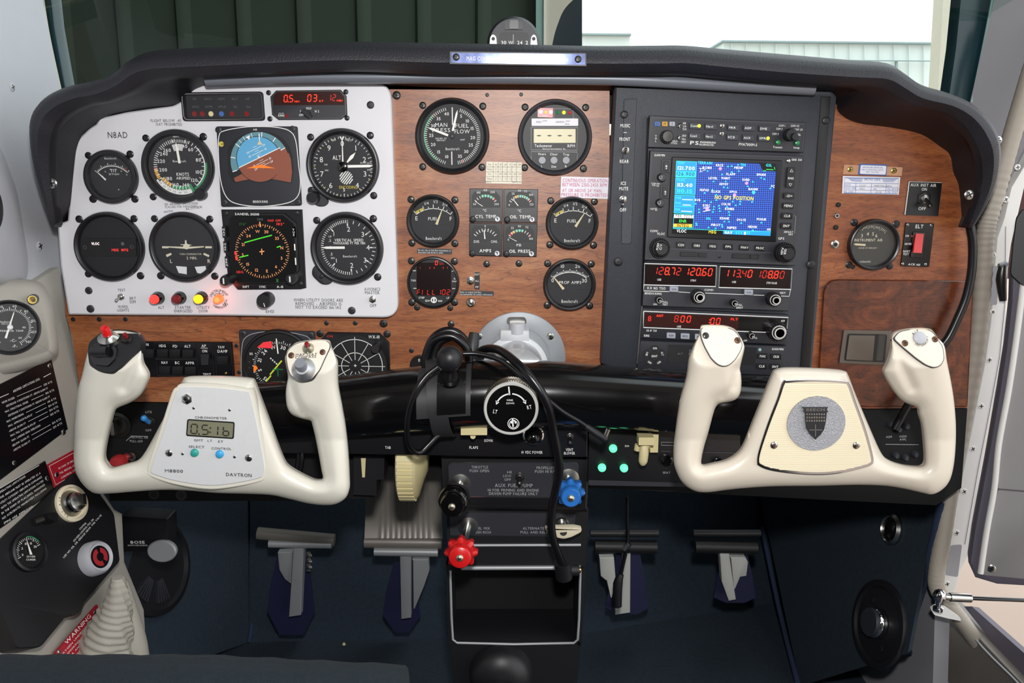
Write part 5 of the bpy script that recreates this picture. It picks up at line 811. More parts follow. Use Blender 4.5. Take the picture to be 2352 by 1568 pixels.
for x, y in ((1158, 253), (1210, 247), (1298, 229), (875, 315), (1308, 316), (1212, 330), (1075, 364), (957, 460), (1127, 460), (1503, 464), (1433, 527), (1100, 541), (1152, 547), (834, 620), (942, 575), (995, 645), (1618, 410), (1662, 428), (1745, 558), (834, 732), (924, 746), (710, 768), (1225, 738), (1330, 738), (1326, 774), (1266, 790), (1492, 742), (1035, 795), (963, 810), (1145, 812), (757, 845), (757, 886), (958, 845), (1040, 832), (1045, 870), (950, 880), (1172, 882), (1178, 924), (1110, 1016), (1172, 1018), (1342, 1036), (1622, 1030), (718, 1038), (722, 1062), (1076, 1060), (1080, 1086), (888, 1098), (986, 1108), (1502, 1134), (996, 718)):
    flat(m, [SP(x-17, y+10), SP(x, y-12), SP(x+17, y+10)], RF, 'scr_cyan', H_+.0003)
for x, y, r in ((1043, 285, 3.6), (1407, 486, 3.6), (1240, 650, 4), (862, 838, 4)): disc(m, RF.fr(*SP(x, y)), 0, 0, r, 'scr_pink', H_+.0003, 12)
disc(m, RF.fr(*SP(1504, 612)), 0, 0, 4, 'scr_cyan', H_+.0003, 8); line(m, [SP(815, 830), SP(900, 822)], RF, 1.2, 'scr_white', H_+.0003); line(m, [SP(815, 878), SP(915, 856)], RF, 1.6, 'scr_white', H_+.0003); line(m, [SP(765, 275), SP(850, 300), SP(768, 332), SP(782, 300), SP(765, 275)], RF, 1, 'scr_white', H_+.0003)
for a, b in (((524, 712), (672, 717)), ((532, 786), (646, 790)), ((512, 872), (660, 880))): line(m, [SP(*a), SP(*b)], RF, 1.6, 'scr_white', H_+.0003)
line(m, [SP(430, 804), SP(690, 812)], RF, .8, 'scr_cyan', H_+.0003); line(m, [SP(1688, 295), SP(1786, 300)], RF, 1.6, 'scr_green', H_+.0003); line(m, [SP(1645, 313), SP(1684, 315)], RF, 1.6, 'scr_green', H_+.0003); line(m, [SP(1800, 262), SP(1808, 300)], RF, 1.2, 'scr_green', H_+.0003)
for x in (1275, 1310, 1345, 1425, 1455): line(m, [SP(x, 1158), SP(x, 1192)], RF, 2, 'scr_cyan', H_+.0003)
line(m, [SP(1394, 1160), SP(1392, 1200)], RF, 4, 'scr_white', H_+.0003); m.build('screen', gp, smooth=0, fix=False)
for x, y, s_ in ((508, 1340, 'CDI'), (729, 1348, 'OBS'), (947, 1358, 'MSG'), (1168, 1364, 'FPL'), (1386, 1374, 'VNAV'), (1603, 1383, 'PROC')): btn(gp, [zc(x-62, y-38), zc(x+64, y-34), zc(x+60, y+42), zc(x-66, y+38)], 'black', s_, 4.8, wid=len(s_)*4.5)
for x, y, s_ in ((2010, 660, '-D>'), (1997, 797, 'MENU'), (1983, 938, 'CLR'), (1972, 1076, 'ENT')): btn(gp, [zc(x-75, y-42), zc(x+75, y-38), zc(x+70, y+46), zc(x-80, y+42)], 'black', s_, 5.2, wid=len(s_)*4.8, r=3)
b_ = btn(gp, [zc(1985, 262), zc(2100, 268), zc(2075, 555), zc(1958, 548)], 'black', r=4, name='range_rocker'); m = MB(); T(m, 'RNG', RF, *zc(2030, 418), 4.8, WPN, 2, wid=13, h=.0018)
line(m, [zc(2018, 328), zc(2040, 292), zc(2060, 330), zc(2018, 328)], RF, 1, WPN, .0018); line(m, [zc(2003, 492), zc(2046, 494), zc(2022, 528), zc(2003, 492)], RF, 1, WPN, .0018); m.build('legend', b_, smooth=0, fix=False)
for x, y, c in ((300, 245, 'C'), (285, 600, 'V')):
    m = MB(); plate(m, rnd([zc(x-60, y-88), zc(x+70, y-84), zc(x+60, y+98), zc(x-70, y+84)], 3), RF, .001, 'case_grey', h=.0012, bev=.0003); m.build('button_surround', gp)
    b_ = btn(gp, [zc(x-30, y-65), zc(x+45, y-60), zc(x+38, y+75), zc(x-38, y+70)], 'black', c, 4.6, h=.0024, r=3); m = MB(); 
    flat(m, [zc(x-8, y+30), zc(x+18, y+32), zc(x+4, y+48)], RF, WPN, .0028); flat(m, [zc(x-6, y+14), zc(x+20, y+16), zc(x+8, y-4)], RF, WPN, .0028); m.build('legend', b_, smooth=0)
for x, y in ((226, 405), (205, 755)): m = MB(); u, v = zc(x, y); knob(m, RF, u, v, 9.5, .011, 'black', top='case_grey'); ringf(m, RF.fr(u, v, 0, .0115), 0, 0, 2.8, 4.2, 'grey_print', .0003, 20, 20, 320); m.build('volume_knob', gp)
for x, y, s1, s2, rt in ((203, 1375, 'PUSH', 'C/V', -80), (1925, 1440, 'PUSH', 'CRSR', 100)):
    u, v = zc(x, y); m = MB(); knob(m, RF, u, v, 22, .010, 'black', ribs=30); knob(m, RF, u, v, 16, .018, 'black', ribs=24); f2 = RF.fr(u, v, 0, .0182); T(m, s1, RF, f2.u-3, f2.v-2, 5, WPN, rt, wid=15, h=.0186); T(m, s2, RF, f2.u+4, f2.v-1, 5, WPN, rt, wid=13, h=.0186); m.build('tuning_knob', gp)
m = MB(); f2 = RF.fr(*zc(1996, 178)); m.lathe(f2.c, RF.n, [(5*f2.s, 0), (4*f2.s, .001), (0, .0015)], 'steel', 16); m.build('light_sensor', gp)
for p in ([(500, 1437), (728, 1445), (724, 1505), (496, 1498)], [(748, 1450), (868, 1455), (864, 1512), (744, 1508)], [(1225, 1460), (1455, 1470), (1448, 1535), (1218, 1525)], [(1470, 1472), (1592, 1478), (1588, 1538), (1464, 1533)]): m = MB(); plate(m, [zc(*q) for q in p], RF, .0008, 'black', h=.0010, bev=.0003); m.build('data_card_slot', gp)
screw(gp, *zc(1042, 1500), RF, 4, 'black', 'black')
# nav com radio
def zr(x, y): return (1440+x/4.9, 560+y/4.9)
nc = unit([(1481, 602), (1820, 617), (1811, 714), (1475, 702)], 'nav_com_radio', 'nav com radio with red 128.72 and 113.40 readouts under the map navigator')
m = MB()
for p in ([(198, 220), (1010, 246), (998, 480), (190, 460)], [(1047, 252), (1860, 282), (1845, 512), (1034, 490)]): line(m, [zr(*q) for q in p], RF, 1.8, WPN, .0006, True)
line(m, [zr(190, 462), zr(188, 528), zr(480, 536)], RF, 1.4, WPN, .0005); line(m, [zr(580, 540), zr(710, 548)], RF, 1.2, WPN, .0005); line(m, [zr(870, 552), zr(1320, 570)], RF, 1.2, WPN, .0005); line(m, [zr(1425, 575), zr(1545, 578)], RF, 1.2, WPN, .0005); line(m, [zr(1710, 585), zr(1825, 590), zr(1842, 512)], RF, 1.2, WPN, .0005)
for s_, x, y, z, w_ in (('KX 165 TSO', 332, 498, 5.5, 41), ('BENDIX/KING', 295, 558, 4.6, 38), ('COMM', 922, 518, 4.6, 20), ('NAV', 1754, 550, 4.6, 12), ('PULL', 432, 654, 4, 12), ('TEST', 430, 682, 4, 12), ('OFF', 318, 680, 4, 9), ('PULL', 1270, 686, 4.4, 12), ('IDENT', 1268, 718, 4.4, 15)): T(m, s_, RF, *zr(x, y), z, WPN, 2, wid=w_)
m.build('lettering', nc, smooth=0, fix=False)
m = MB(); plate(m, [zr(207, 232), zr(998, 256), zr(990, 470), zr(200, 452)], RF, .0005, 'led_glass', h=.0006); plate(m, [zr(1060, 265), zr(1848, 294), zr(1835, 500), zr(1044, 480)], RF, .0005, 'led_glass', h=.0006); m.build('display_window', nc)
for st_, x_, y_, dm_ in (('128.72', 318, 300, (0, 1, 5)), ('120.60', 672, 308, (3,)), ('113.40', 1120, 326, (2, 4)), ('108.80', 1480, 338, (0, 1, 5))): m = MB(); seg7(m, st_, RF.fr(*zr(x_, y_), 2), 0, 0, 16, 8, 13.4, 'led_red', h=.001, dim=dm_); m.build('digits', nc, smooth=0, fix=False)
m = MB()
for s_, x, y, w_ in (('USE', 364, 402, 9), ('STBY', 748, 412, 13), ('USE', 1205, 428, 9), ('STBY/RAD', 1630, 440, 24)): T(m, s_, RF, *zr(x, y), 4.4, WPN, 2, wid=w_, h=.001)
m.build('display_lettering', nc, smooth=0, fix=False)
for x, y in ((530, 510), (1372, 545)): btn(nc, [zr(x-48, y-32), zr(x+48, y-28), zr(x+46, y+34), zr(x-50, y+28)], 'key_grey', '<>', 4.5, wid=11, tm='black_print', h=.003)
def rknob(par, S, u, v, r, hh, ring='ring_white', r2=.55, name='knob'):
    m = MB(); knob(m, S, u, v, r, hh, 'black', ribs=20); f2 = S.fr(u, v, 0); c = f2.c+S.n*hh; m.lathe(c, S.n, [(r*.80*f2.s, 0), (r*.80*f2.s, .0008), (r*.68*f2.s, .0008), (r*.68*f2.s, 0)], ring, 28); m.lathe(c, S.n, [(r*r2*f2.s, 0), (r*r2*f2.s, .004), (r*(r2-.1)*f2.s, .0042), (0, .0042)], 'black', 24); m.lathe(c+S.n*.0042, S.n, [(r*r2*f2.s, 0), (r*r2*f2.s, .0004), (r*(r2-.14)*f2.s, .0004), (r*(r2-.14)*f2.s, 0)], ring, 24); m.build(name, par)
rknob(nc, RF, *zr(788, 580), 15.5, .012); rknob(nc, RF, *zr(1632, 612), 15.5, .012); rknob(nc, RF, *zr(352, 620), 8, .009, r2=.3); rknob(nc, RF, *zr(1190, 655), 8, .009, r2=.3)
# ADF receiver
af = unit([(1476, 707), (1812, 723), (1805, 791), (1470, 776)], 'adf_receiver', 'direction finder receiver with red 800 readout, partly behind the right yoke')
m = MB(); line(m, [zr(188, 757), zr(1815, 828), zr(1797, 1004), zr(1500, 992), zr(186, 940), zr(188, 757)], RF, 1.8, WPN, .0006)
for s_, x, y, z, w_ in (('USE', 586, 930, 4.4, 9), ('KR 87 TSO', 278, 976, 4.2, 23), ('KING', 222, 1032, 5, 12), ('ADF', 1755, 866, 4.2, 9), ('VOL', 1448, 1058, 4, 8), ('OFF', 1332, 1088, 4, 8)): T(m, s_, RF, *zr(x, y), z, WPN, 2, wid=w_, h=.001)
m.build('lettering', af, smooth=0, fix=False)
m = MB(); plate(m, [zr(205, 775), zr(1260, 820), zr(1250, 975), zr(198, 925)], RF, .0005, 'led_back', h=.0006); plate(m, [zr(1262, 820), zr(1800, 842), zr(1790, 990), zr(1250, 975)], RF, .0005, 'black_gloss', h=.0006); m.build('display_window', af)
m = MB(); seg7(m, '800', RF.fr(*zr(555, 840), 2), 0, 0, 14, 7.5, 14, 'led_red', h=.001, dim=(0,)); m.build('digits', af, smooth=0, fix=False); m = MB(); seg7(m, ':00', RF.fr(*zr(985, 868), 2), -5, 0, 14, 7.5, 13, 'led_red', h=.001); T(m, 'ANT', RF, *zr(370, 808), 5, 'led_red', 2, wid=16, h=.001); T(m, 'FLT', RF, *zr(1210, 848), 5, 'led_red', 2, wid=16, h=.001); T(m, '8', RF, *zr(255, 840), 12, 'led_red_dim', 2, wid=8, h=.001); m.build('digits', af, smooth=0, fix=False)
for x, s_ in ((497, 'ADF'), (655, 'BFO'), (815, 'FRQ')): btn(af, [zr(x-48, 998+(x-497)*.05), zr(x+50, 1002+(x-497)*.05), zr(x+48, 1064+(x-497)*.05), zr(x-50, 1058+(x-497)*.05)], 'key_grey', s_, 4.6, wid=11, tm='black_print', h=.002)
rknob(af, RF, 1779, 757, 20, .016, r2=.62); rknob(af, RF, 1722, 768, 7.5, .009, r2=.3)
# transponder
tp = unit([(1471, 782), (1806, 795), (1797, 862), (1463, 852)], 'transponder', 'dark transponder with ring of mode keys at the bottom of the radio stack')
m = MB(); plate(m, [(1536, 791), (1738, 798), (1735, 838), (1533, 832)], RF, .0005, 'dial_dark', h=.0006); m.build('display_window', tp); m = MB(); seg7(m, '1', RF.fr(1580, 808), 0, 0, 14, 7, 10, 'scr_grey', h=.001); seg7(m, '200', RF.fr(1600, 809), 0, 0, 14, 7, 12, 'scr_grey', h=.001); T(m, 'ALT', RF, 1562, 812, 4, 'scr_grey', h=.001); T(m, 'GARMIN', RF, 1786, 801.5, 4.6, WPN, 2, wid=26); m.build('lettering', tp, smooth=0, fix=False)
fk = RF.fr(1503, 817)
for s_, a in (('ON', 0), ('ALT', 72), ('VFR', 144), ('OFF', 216), ('SBY', 288)):
    m = MB(); pr = [(21, -27), (21, 27), (11, 22), (11, -22)]; q = [fk.pol(a+t, r, .0012) for t, r in ((-30, 22), (-15, 24), (0, 24.5), (15, 24), (30, 22), (24, 12), (-24, 12))]; m.prism(q, RF.n, .001, 'black'); o = m.build('mode_key', tp); m = MB(); t = math.radians(a); text(m, s_, fk, math.sin(t)*18, -math.cos(t)*18, 4.4, WPN, (a+90) % 180-90 if a else 0, h=.0016, wid=9); m.build('legend', o, smooth=0, fix=False)
m = MB(); m.lathe(fk.c, RF.n, [(10*fk.s, .0004), (10*fk.s, .0012), (0, .0012)], 'black', 24); o = m.build('ident_key', tp); m = MB(); text(m, 'IDNT', fk, 0, 0, 4.4, WPN, 0, h=.0016, wid=13); m.build('legend', o, smooth=0, fix=False)
for s_, u, v in (('FUNC', 1752, 818), ('CRSR', 1783, 819), ('CLR', 1750, 841), ('ENT', 1781, 842)): btn(tp, rect(u-12, v-6, u+12, v+6), 'black', s_, 5, wid=13)
m = MB(); f2 = RF.fr(1745, 803); m.lathe(f2.c, RF.n, [(4*f2.s, 0), (3*f2.s, .0012), (0, .0016)], 'teal_light', 12); m.build('light_sensor', tp)
m = MB(); plate(m, [(1487, 270), (1491, 270), (1478, 700), (1473, 700)], RF, .01, 'black_gloss', h=-.001); plate(m, [(1473, 703), (1476, 703), (1466, 835), (1462, 835)], RF, .01, 'steel', h=-.001); m.build('stack_edge', av)
# toggles on the left strip
SS = Y(-.0235)
for u, v, tp_, lb in ((1436, 345, (1438, 343), 'chrome MUSIC FRONT REAR toggle on the avionics panel strip'), (1430, 457, (1430, 470), 'chrome ICS MUTE toggle on the avionics panel strip')):
    o = root('toggle_switch', lb, 'switch', SS.pt(u, v), 'toggle switches'); toggle(o, SS, u, v, 9.5, tp_, .009, bat='chrome', rr=.0016)
# ================================================================ control yokes
import numpy as np
LY = [(202, 804), (188, 862), (178, 898), (172, 960), (170, 1008), (171, 1073), (188, 1109), (216, 1132), (253, 1133), (306, 1129), (370, 1125), (427, 1126), (497, 1132), (567, 1134), (623, 1137), (665, 1146), (707, 1156), (744, 1160), (772, 1157), (794, 1143), (803, 1121), (803, 1093), (800, 1036), (794, 980), (786, 933), (777, 882), (776, 835), (770, 818), (761, 796), (758, 786), (751, 781), (727, 780), (686, 784.5), (673, 791), (662, 801), (657, 813), (654, 825), (659, 850), (661, 868), (657, 890), (656, 910), (659.5, 935), (671, 952), (693, 961), (713, 966), (717, 975), (725, 1008), (732, 1045), (738, 1079), (741, 1098), (729, 1101), (716, 1098), (687.5, 1084), (665, 1070), (654, 1056), (637, 1014), (620, 966), (598, 907), (586, 876), (575, 868), (525, 864), (469, 863), (429, 865), (418, 874), (404, 905), (384, 944), (356, 997), (334, 1036), (317, 1056), (292, 1064), (258, 1073), (247, 1064), (241, 1050), (244, 1022), (253, 980), (261, 950), (270, 937), (300, 924), (323, 907), (339, 878), (342, 862), (338, 850), (329, 834), (326, 813), (323, 785), (319, 767), (302, 762), (280, 759), (255, 760), (231, 767), (207, 791)]
RY = [(1609, 752), (1618, 746), (1663, 747), (1687, 755), (1698.6, 770), (1709, 790.6), (1709, 805.5), (1700, 844), (1702, 859), (1703, 883), (1698.6, 907), (1684, 920), (1654, 926), (1645, 933.5), (1639, 948), (1627, 993), (1618, 1023), (1611, 1058), (1616, 1067), (1639, 1063), (1669, 1055.5), (1692.6, 1040.6), (1707.5, 1020), (1728, 969), (1752, 910), (1773, 859), (1782, 848.6), (1803, 844), (1847, 844), (1907, 847), (1939.6, 851.6), (1948.6, 862), (1966, 906.7), (1996, 978), (2023, 1037.6), (2041, 1055.5), (2070.6, 1066), (2100, 1070), (2118, 1069), (2124, 1058.5), (2122.7, 1022.7), (2118, 978), (2111, 954), (2106, 936), (2079.5, 924.5), (2061.7, 909.6), (2041, 880), (2029, 853), (2038, 832), (2047, 799.5), (2050, 770), (2064.6, 759), (2100, 753), (2133, 754), (2145, 762), (2154, 775.7), (2169, 793.6), (2175, 829), (2184, 874), (2191, 918.6), (2195.6, 978), (2194, 1037.6), (2188, 1082), (2178, 1109), (2160, 1127), (2139, 1135), (2115, 1131), (2070.6, 1121), (2026, 1115), (1966, 1113.5), (1877, 1115.6), (1788, 1116.5), (1728, 1119.5), (1669, 1125), (1624, 1130.5), (1594, 1127), (1568, 1109), (1553, 1082), (1547, 1052.5), (1551, 993), (1562, 918.6), (1576.5, 865), (1582.5, 823), (1594, 793.6), (1606, 770)]
def seg_dist(P_, A, B):
    d = np.full(len(P_), 1e9)
    for a, b in zip(A, B):
        ab = b-a; t = np.clip(((P_-a)@ab)/max(1e-9, ab@ab), 0, 1); q = a+t[:, None]*ab; d = np.minimum(d, np.hypot(*(P_-q).T))
    return d
def inside(P_, O):
    r = np.zeros(len(P_), bool); x, y = P_[:, 0], P_[:, 1]
    for i in range(len(O)):
        a, b = O[i-1], O[i]
        if a[1] != b[1]: c = ((a[1] > y) != (b[1] > y)) & (x < (b[0]-a[0])*(y-a[1])/(b[1]-a[1])+a[0]); r ^= c
    return r
def resample(P_, st_):
    C_ = np.vstack([P_, P_[:1]]); L_ = np.r_[0, np.cumsum(np.hypot(*np.diff(C_, axis=0).T))]; n = int(L_[-1]/st_); t = np.linspace(0, L_[-1], n+1)[:-1]
    return np.c_[np.interp(t, L_, C_[:, 0]), np.interp(t, L_, C_[:, 1])]
def yoke_body(out, ydep, R_, kf, kb, valleys, clamps, mt, name, par, hubk=None):
    O = resample(np.array(sp2(out, 6)), 3.4); k = len(O); B = np.roll(O, -1, 0)
    lo = O.min(0); hi = O.max(0); gx, gy = np.meshgrid(np.arange(lo[0]+2, hi[0], 5.0), np.arange(lo[1]+2, hi[1], 5.0)); G = np.c_[gx.ravel(), gy.ravel()]
    G = G[inside(G, O)]; d = seg_dist(G, O, B); G = G[d > 13.5]
    rg = []
    for q in (.5, 1.4, 2.8, 4.8, 7.4, 10.6):
        r = np.array(inset([tuple(p) for p in O], q)); r = r[inside(r, O)]; dd = seg_dist(r, O, B); r = r[dd > q*.93]
        keep = []
        for p in r:
            if not keep or min(np.hypot(*(np.array(keep[-40:])-p).T)) > 1.6: keep.append(p)
        rg.append(np.array(keep))
    I = np.vstack(rg+[G]); d = seg_dist(I, O, B); n0 = len(O); V = np.vstack([O, I])
    res = delaunay_2d_cdt([Vector(p) for p in V], [], [list(range(n0))], 1, 1e-5)
    vs, fs = res[0], res[2]; P_ = np.array([tuple(p) for p in vs]); d = seg_dist(P_, O, B); d[d < .05] = 0; D_ = np.minimum(d, R_); t = np.sqrt(np.maximum(0, D_*(2*R_-D_)))*.00042
    for pts, wd, dp in valleys:
        A = np.array(pts[:-1], float); C_ = np.array(pts[1:], float); s_ = seg_dist(P_, A, C_); t = t*(1-dp*np.exp(-(s_/wd)**2))
    F_ = []; K_ = []
    for i, (u, v) in enumerate(P_):
        y0 = ydep(u, v); p = Y(y0).pt(u, v); yf = p.y-t[i]*kf
        for (uu0, vv0, uu1, vv1), S in clamps:
            if uu0 <= u <= uu1 and vv0 <= v <= vv1:
                z_ = S.pt(u, v).y+.0012
                if d[i] > 1.0: yf = max(yf, min(z_, p.y-.0008))
        dv = ray(u, v); F_.append(CAM+dv*((yf-CAM.y)/dv.y) if d[i] > 0 else p); K_.append(p+Vector((0, t[i]*kb, 0)))
    n = len(P_); m = MB(); m.m(mt); bd = {i for i in range(n) if d[i] == 0}
    m.v = F_+K_; 
    for f in fs: m.f.append(list(f)); m.mi.append(0); m.f.append([(i if i in bd else i+n) for i in reversed(f)]); m.mi.append(0)
    o = m.build(name, par, smooth=80); return o
def vdep(u, v): return -.150-.028*min(1, max(0, (1010-v)/190))
# left yoke
CS = lambda u, v, y, tilt=.55: Surf(Y(y).pt(u, v), (0, -1, tilt))
yl = root('control_yoke', 'ivory left control yoke with chronometer and red push button', 'control yoke', Y(-.15).pt(490, 1000), 'pair of control yokes')
cl1 = CS(262, 850, -.191, .45); cl2 = CS(712, 872, -.193, .45)
hd = lambda u, v: vdep(u, v) if (u < 335 or u > 650) else -.150
yoke_body(LY, lambda u, v: -.150-.028*min(1, max(0, (1010-v)/190))*(1 if u < 348 or u > 640 else 0), 42, .95, .9, [([(318, 800), (302, 850), (285, 890)], 13, .30), ([(666, 874), (676, 915), (695, 950)], 9, .3)], [((180, 740, 345, 858), cl1), ((645, 770, 785, 880), cl2)], 'ivory', 'yoke_body', yl)
YH = Y(-.1672)
trap = rnd([(424, 884), (572, 897), (610, 1094), (345, 1078)], [14, 12, 22, 22], 6)
rim = sp2([(408, 892), (424, 884), (500, 886), (568, 895), (580, 904), (592, 960), (612, 1060), (609, 1092), (590, 1104), (520, 1117), (470, 1119), (400, 1108), (350, 1092), (343, 1082), (345, 1066), (374, 980), (398, 905)], 4)
m = MB(); plate(m, inset(rim, -4), YH, .006, 'ivory', h=-.0002, bev=.001); m.build('hub_rim', yl, smooth=30)
face = sp2([(411, 896), (424, 889), (500, 891), (564, 899), (574, 907), (587, 960), (606, 1060), (604, 1089), (586, 1100), (520, 1112), (470, 1114), (400, 1103), (352, 1088), (347, 1080), (350, 1066), (379, 980), (402, 906)], 4)
m = MB(); plate(m, face, YH, .002, 'face_silver', h=.0012, bev=.0004); fc = m.build('chronometer_face', yl, smooth=30)
m = MB()
for s_, u, v, z, w_, rt in (('CHRONOMETER', 484.5, 959.5, 5.2, 70, 2), ('GMT', 456, 1011, 5, 20, 2), ('LT', 482, 1012, 5, 10, 2), ('ET', 507, 1014, 5, 11, 2), ('SELECT', 451.5, 1026, 5.2, 34, 2), ('CONTROL', 508.5, 1030, 5.2, 43, 2), ('M8800', 399.5, 1081.5, 7, 39, 2), ('DAVTRON', 548.5, 1090.5, 7.5, 55, 2.5)): T(m, s_, YH, u, v, z, 'lcd_ink', rt, wid=w_, h=.0015)
m.build('lettering', fc, smooth=0, fix=False)
m = MB(); plate(m, rnd([(430, 962), (539, 969), (537, 1008), (427, 1001)], 5), YH, .001, 'dial_dark', h=.0019, bev=.0003); plate(m, rnd([(433, 965), (536, 972), (534, 1005), (430, 998)], 3), YH, .001, 'lcd', h=.0021); m.build('lcd_display', yl)
m = MB(); f2 = YH.fr(448, 983, 3); seg7(m, '0', f2, 0, 0, 21, 13, 25, 'lcd_ink', h=.0024, sl=.08); seg7(m, '.5', YH.fr(473, 985, 3), 0, 0, 21, 13, 25, 'lcd_ink', h=.0024, sl=.08); seg7(m, ':', YH.fr(498, 986, 3), 0, 0, 21, 13, 25, 'lcd_ink', h=.0024, sl=.08); seg7(m, '1', YH.fr(499, 987, 3), 0, 0, 21, 6, 14, 'lcd_ink', h=.0024, sl=.08); seg7(m, 'b', YH.fr(521, 988, 3), 0, 0, 21, 12, 14, 'lcd_ink', h=.0024, sl=.08); m.build('lcd_digits', yl, smooth=0, fix=False)
for u, v, c in ((448.5, 1038, 'teal_button'), (506, 1041, 'sky_button')): m = MB(); f2 = YH.fr(u, v); m.lathe(f2.c, YH.n, [(9*f2.s, 0), (9*f2.s, .0018), (8*f2.s, .0022), (7.6*f2.s, .0040), (6*f2.s, .0046), (0, .0048)], c, 24); m.build('button', yl)
for u, v in ((388, 1040), (571, 1051.5)): screw(yl, u, v, YH, 8, 'steel', 'dial_dark', .0012, .5)
for u, v in ((444.5, 937), (527, 941.5), (419, 1042), (538.5, 1049)): screw(yl, u, v, YH, 3.2, 'steel', 'black', .0012)
toggle(yl, YH, 430, 915.5, 12, (426, 915), .009, .001, 'chrome', 'steel', 'black_gloss', .0022)
# horn caps
m = MB(); plate(m, rnd([(201, 806), (204, 786), (230, 764), (262, 756), (302, 758), (320, 764), (326, 783), (322, 803), (298, 824), (277, 845), (255, 858), (228, 853), (205, 838)], 8, 3), cl1, .010, 'black', h=.0025, bev=.001); m.build('switch_cap', yl)
fc1 = cl1.fr(250, 775, 0, .0025); m = MB(); s = fc1.s; m.lathe(fc1.c, (0, -.55, .83), [(25*s, -.003), (24*s, .001), (14*s, .004), (13*s, .005), (0, .005)], 'steel', 28); m.lathe(fc1.c, (0, -.55, .83), [(10*s, .004), (9.6*s, .012), (8*s, .0135), (0, .014)], 'red_plastic', 24); m.build('push_button', yl)
fc1 = cl1.fr(291, 777, 0, .0025); m = MB(); m.lathe(fc1.c, (0, -.55, .83), [(13*s, -.001), (12*s, .001), (8*s, .002), (0, .002)], 'dark_steel', 24); m.lathe(fc1.c, (0, -.55, .83), [(5.5*s, .001), (5*s, .006), (0, .006)], 'red_lamp_off', 16); m.build('small_button', yl)
m = MB(); plate(m, rnd([(210, 800), (222, 786), (258, 786), (270, 800), (266, 824), (248, 842), (218, 838), (208, 820)], 6), cl1, .002, 'black_gloss', h=.0045, bev=.0008)
fb = cl1.fr(233, 808, 0, .0045); m.box(fb.c+cl1.n*.002, fb.ex*.0075, fb.ez*.0045, cl1.n*.003, 'black_gloss'); m.tube([fb.c+cl1.n*.0045-fb.ex*.0075, fb.c+cl1.n*.0045+fb.ex*.0075], .0040, 'black_gloss', 14, 0); m.build('trim_rocker', yl)
capR = [(657, 817), (663, 803), (675, 792), (690, 786), (728, 782), (750, 783), (757, 789), (757, 798), (745, 823), (733, 850), (716, 869), (700, 874), (684, 872), (668, 862), (662, 848)]
m = MB(); plate(m, rnd(inset(capR, -1.2), 7, 3), cl2, .008, 'black_print', h=.0012); m.build('cap_seam', yl); m = MB(); plate(m, rnd(capR, 7, 3), cl2, .009, 'ivory_cap', h=.0022, bev=.0005); cp2 = m.build('horn_cap', yl)
m = MB(); T(m, 'MAP OAT', cl2, 704, 814, 5.6, 'black_print', -2, wid=48, h=.0026); T(m, 'COMPASS', cl2, 702, 819.5, 5.6, 'black_print', -3, wid=47, h=.0026); m.build('lettering', cp2, smooth=0, fix=False)
fb = cl2.fr(708, 799, 0, .0022); s = fb.s; m = MB(); m.lathe(fb.c, (0, -.7, .7), [(14*s, -.001), (13*s, .001), (7*s, .004), (0, .004)], 'brass_nickel', 24); m.lathe(fb.c, (0, -.7, .7), [(5.2*s, .003), (5*s, .008), (0, .0085)], 'red_lamp_off', 16); m.build('push_button', yl)
fb = cl2.fr(697, 848, 0, .0022); m = MB(); m.lathe(fb.c, cl2.n, [(27*s, 0), (26*s, .001), (14*s, .006), (12*s, .006), (0, .006)], 'alu', 32); m.lathe(fb.c, (0, -.8, .6), [(12.5*s, .004), (12.5*s, .014), (11.5*s, .0155), (0, .0155)], 'grey_button', 28); m.build('push_knob', yl)
for u, v in ((669, 816), (741, 808.5)): screw(yl, u, v, cl2, 7, 'rust', 'dial_dark', .0022)
# right yoke
yr = root('control_yoke', 'worn ivory right control yoke with round crest badge', 'control yoke', Y(-.15).pt(1860, 1000), 'pair of control yokes')
cr1 = CS(1663, 842, -.193, .45); cr2 = CS(2140, 846, -.193, .45)
yoke_body(RY, lambda u, v: -.150-.028*min(1, max(0, (1010-v)/190))*(1 if u < 1720 or u > 2010 else 0), 42, .95, .9, [([(1694, 848), (1684, 885), (1662, 912)], 9, .3), ([(2060, 800), (2076, 850), (2095, 890)], 13, .30)], [((1570, 740, 1716, 848), cr1), ((2030, 740, 2190, 850), cr2)], 'ivory_old', 'yoke_body', yr)
rm = sp2([(1798, 878), (1812, 873), (1870, 871), (1935, 874), (1950, 880), (1965, 920), (1990, 990), (2006, 1050), (2003, 1066), (1980, 1075), (1930, 1086), (1880, 1090), (1820, 1087), (1770, 1080), (1744, 1070), (1738, 1060), (1742, 1035), (1762, 975), (1785, 915)], 4)
m = MB(); plate(m, rm, YH, .006, 'chrome', h=.0016, bev=.0006); m.build('badge_trim', yr, smooth=30)
m = MB(); fcr = inset(rm, 6); plate(m, fcr, YH, .001, 'ribbed_cream', h=.0020); pl = m.build('badge_plate', yr, smooth=30)
m = MB()
def clipx(poly, v):
    xs = sorted((a[0]+(b[0]-a[0])*(v-a[1])/(b[1]-a[1])) for a, b in zip(poly, poly[1:]+poly[:1]) if (a[1] > v) != (b[1] > v)); return xs[0]+2, xs[-1]-2
v = 884
while v < 1080: a, b = clipx(fcr, v); plate(m, [(a, v), (b, v), (b, v+1.8), (a, v+1.8)], YH, .0005, 'ribbed_cream', h=.0024); v += 4.2
m.build('ribs', pl, smooth=0)['kind'] = 'stuff'
fb = YH.fr(1872, 970); s = fb.s; m = MB(); m.lathe(fb.c, YH.n, [(62*s, .002), (61.5*s, .0038), (0, .0038)], 'sparkle', 56, 1.03); md = m.build('crest_disc', yr)
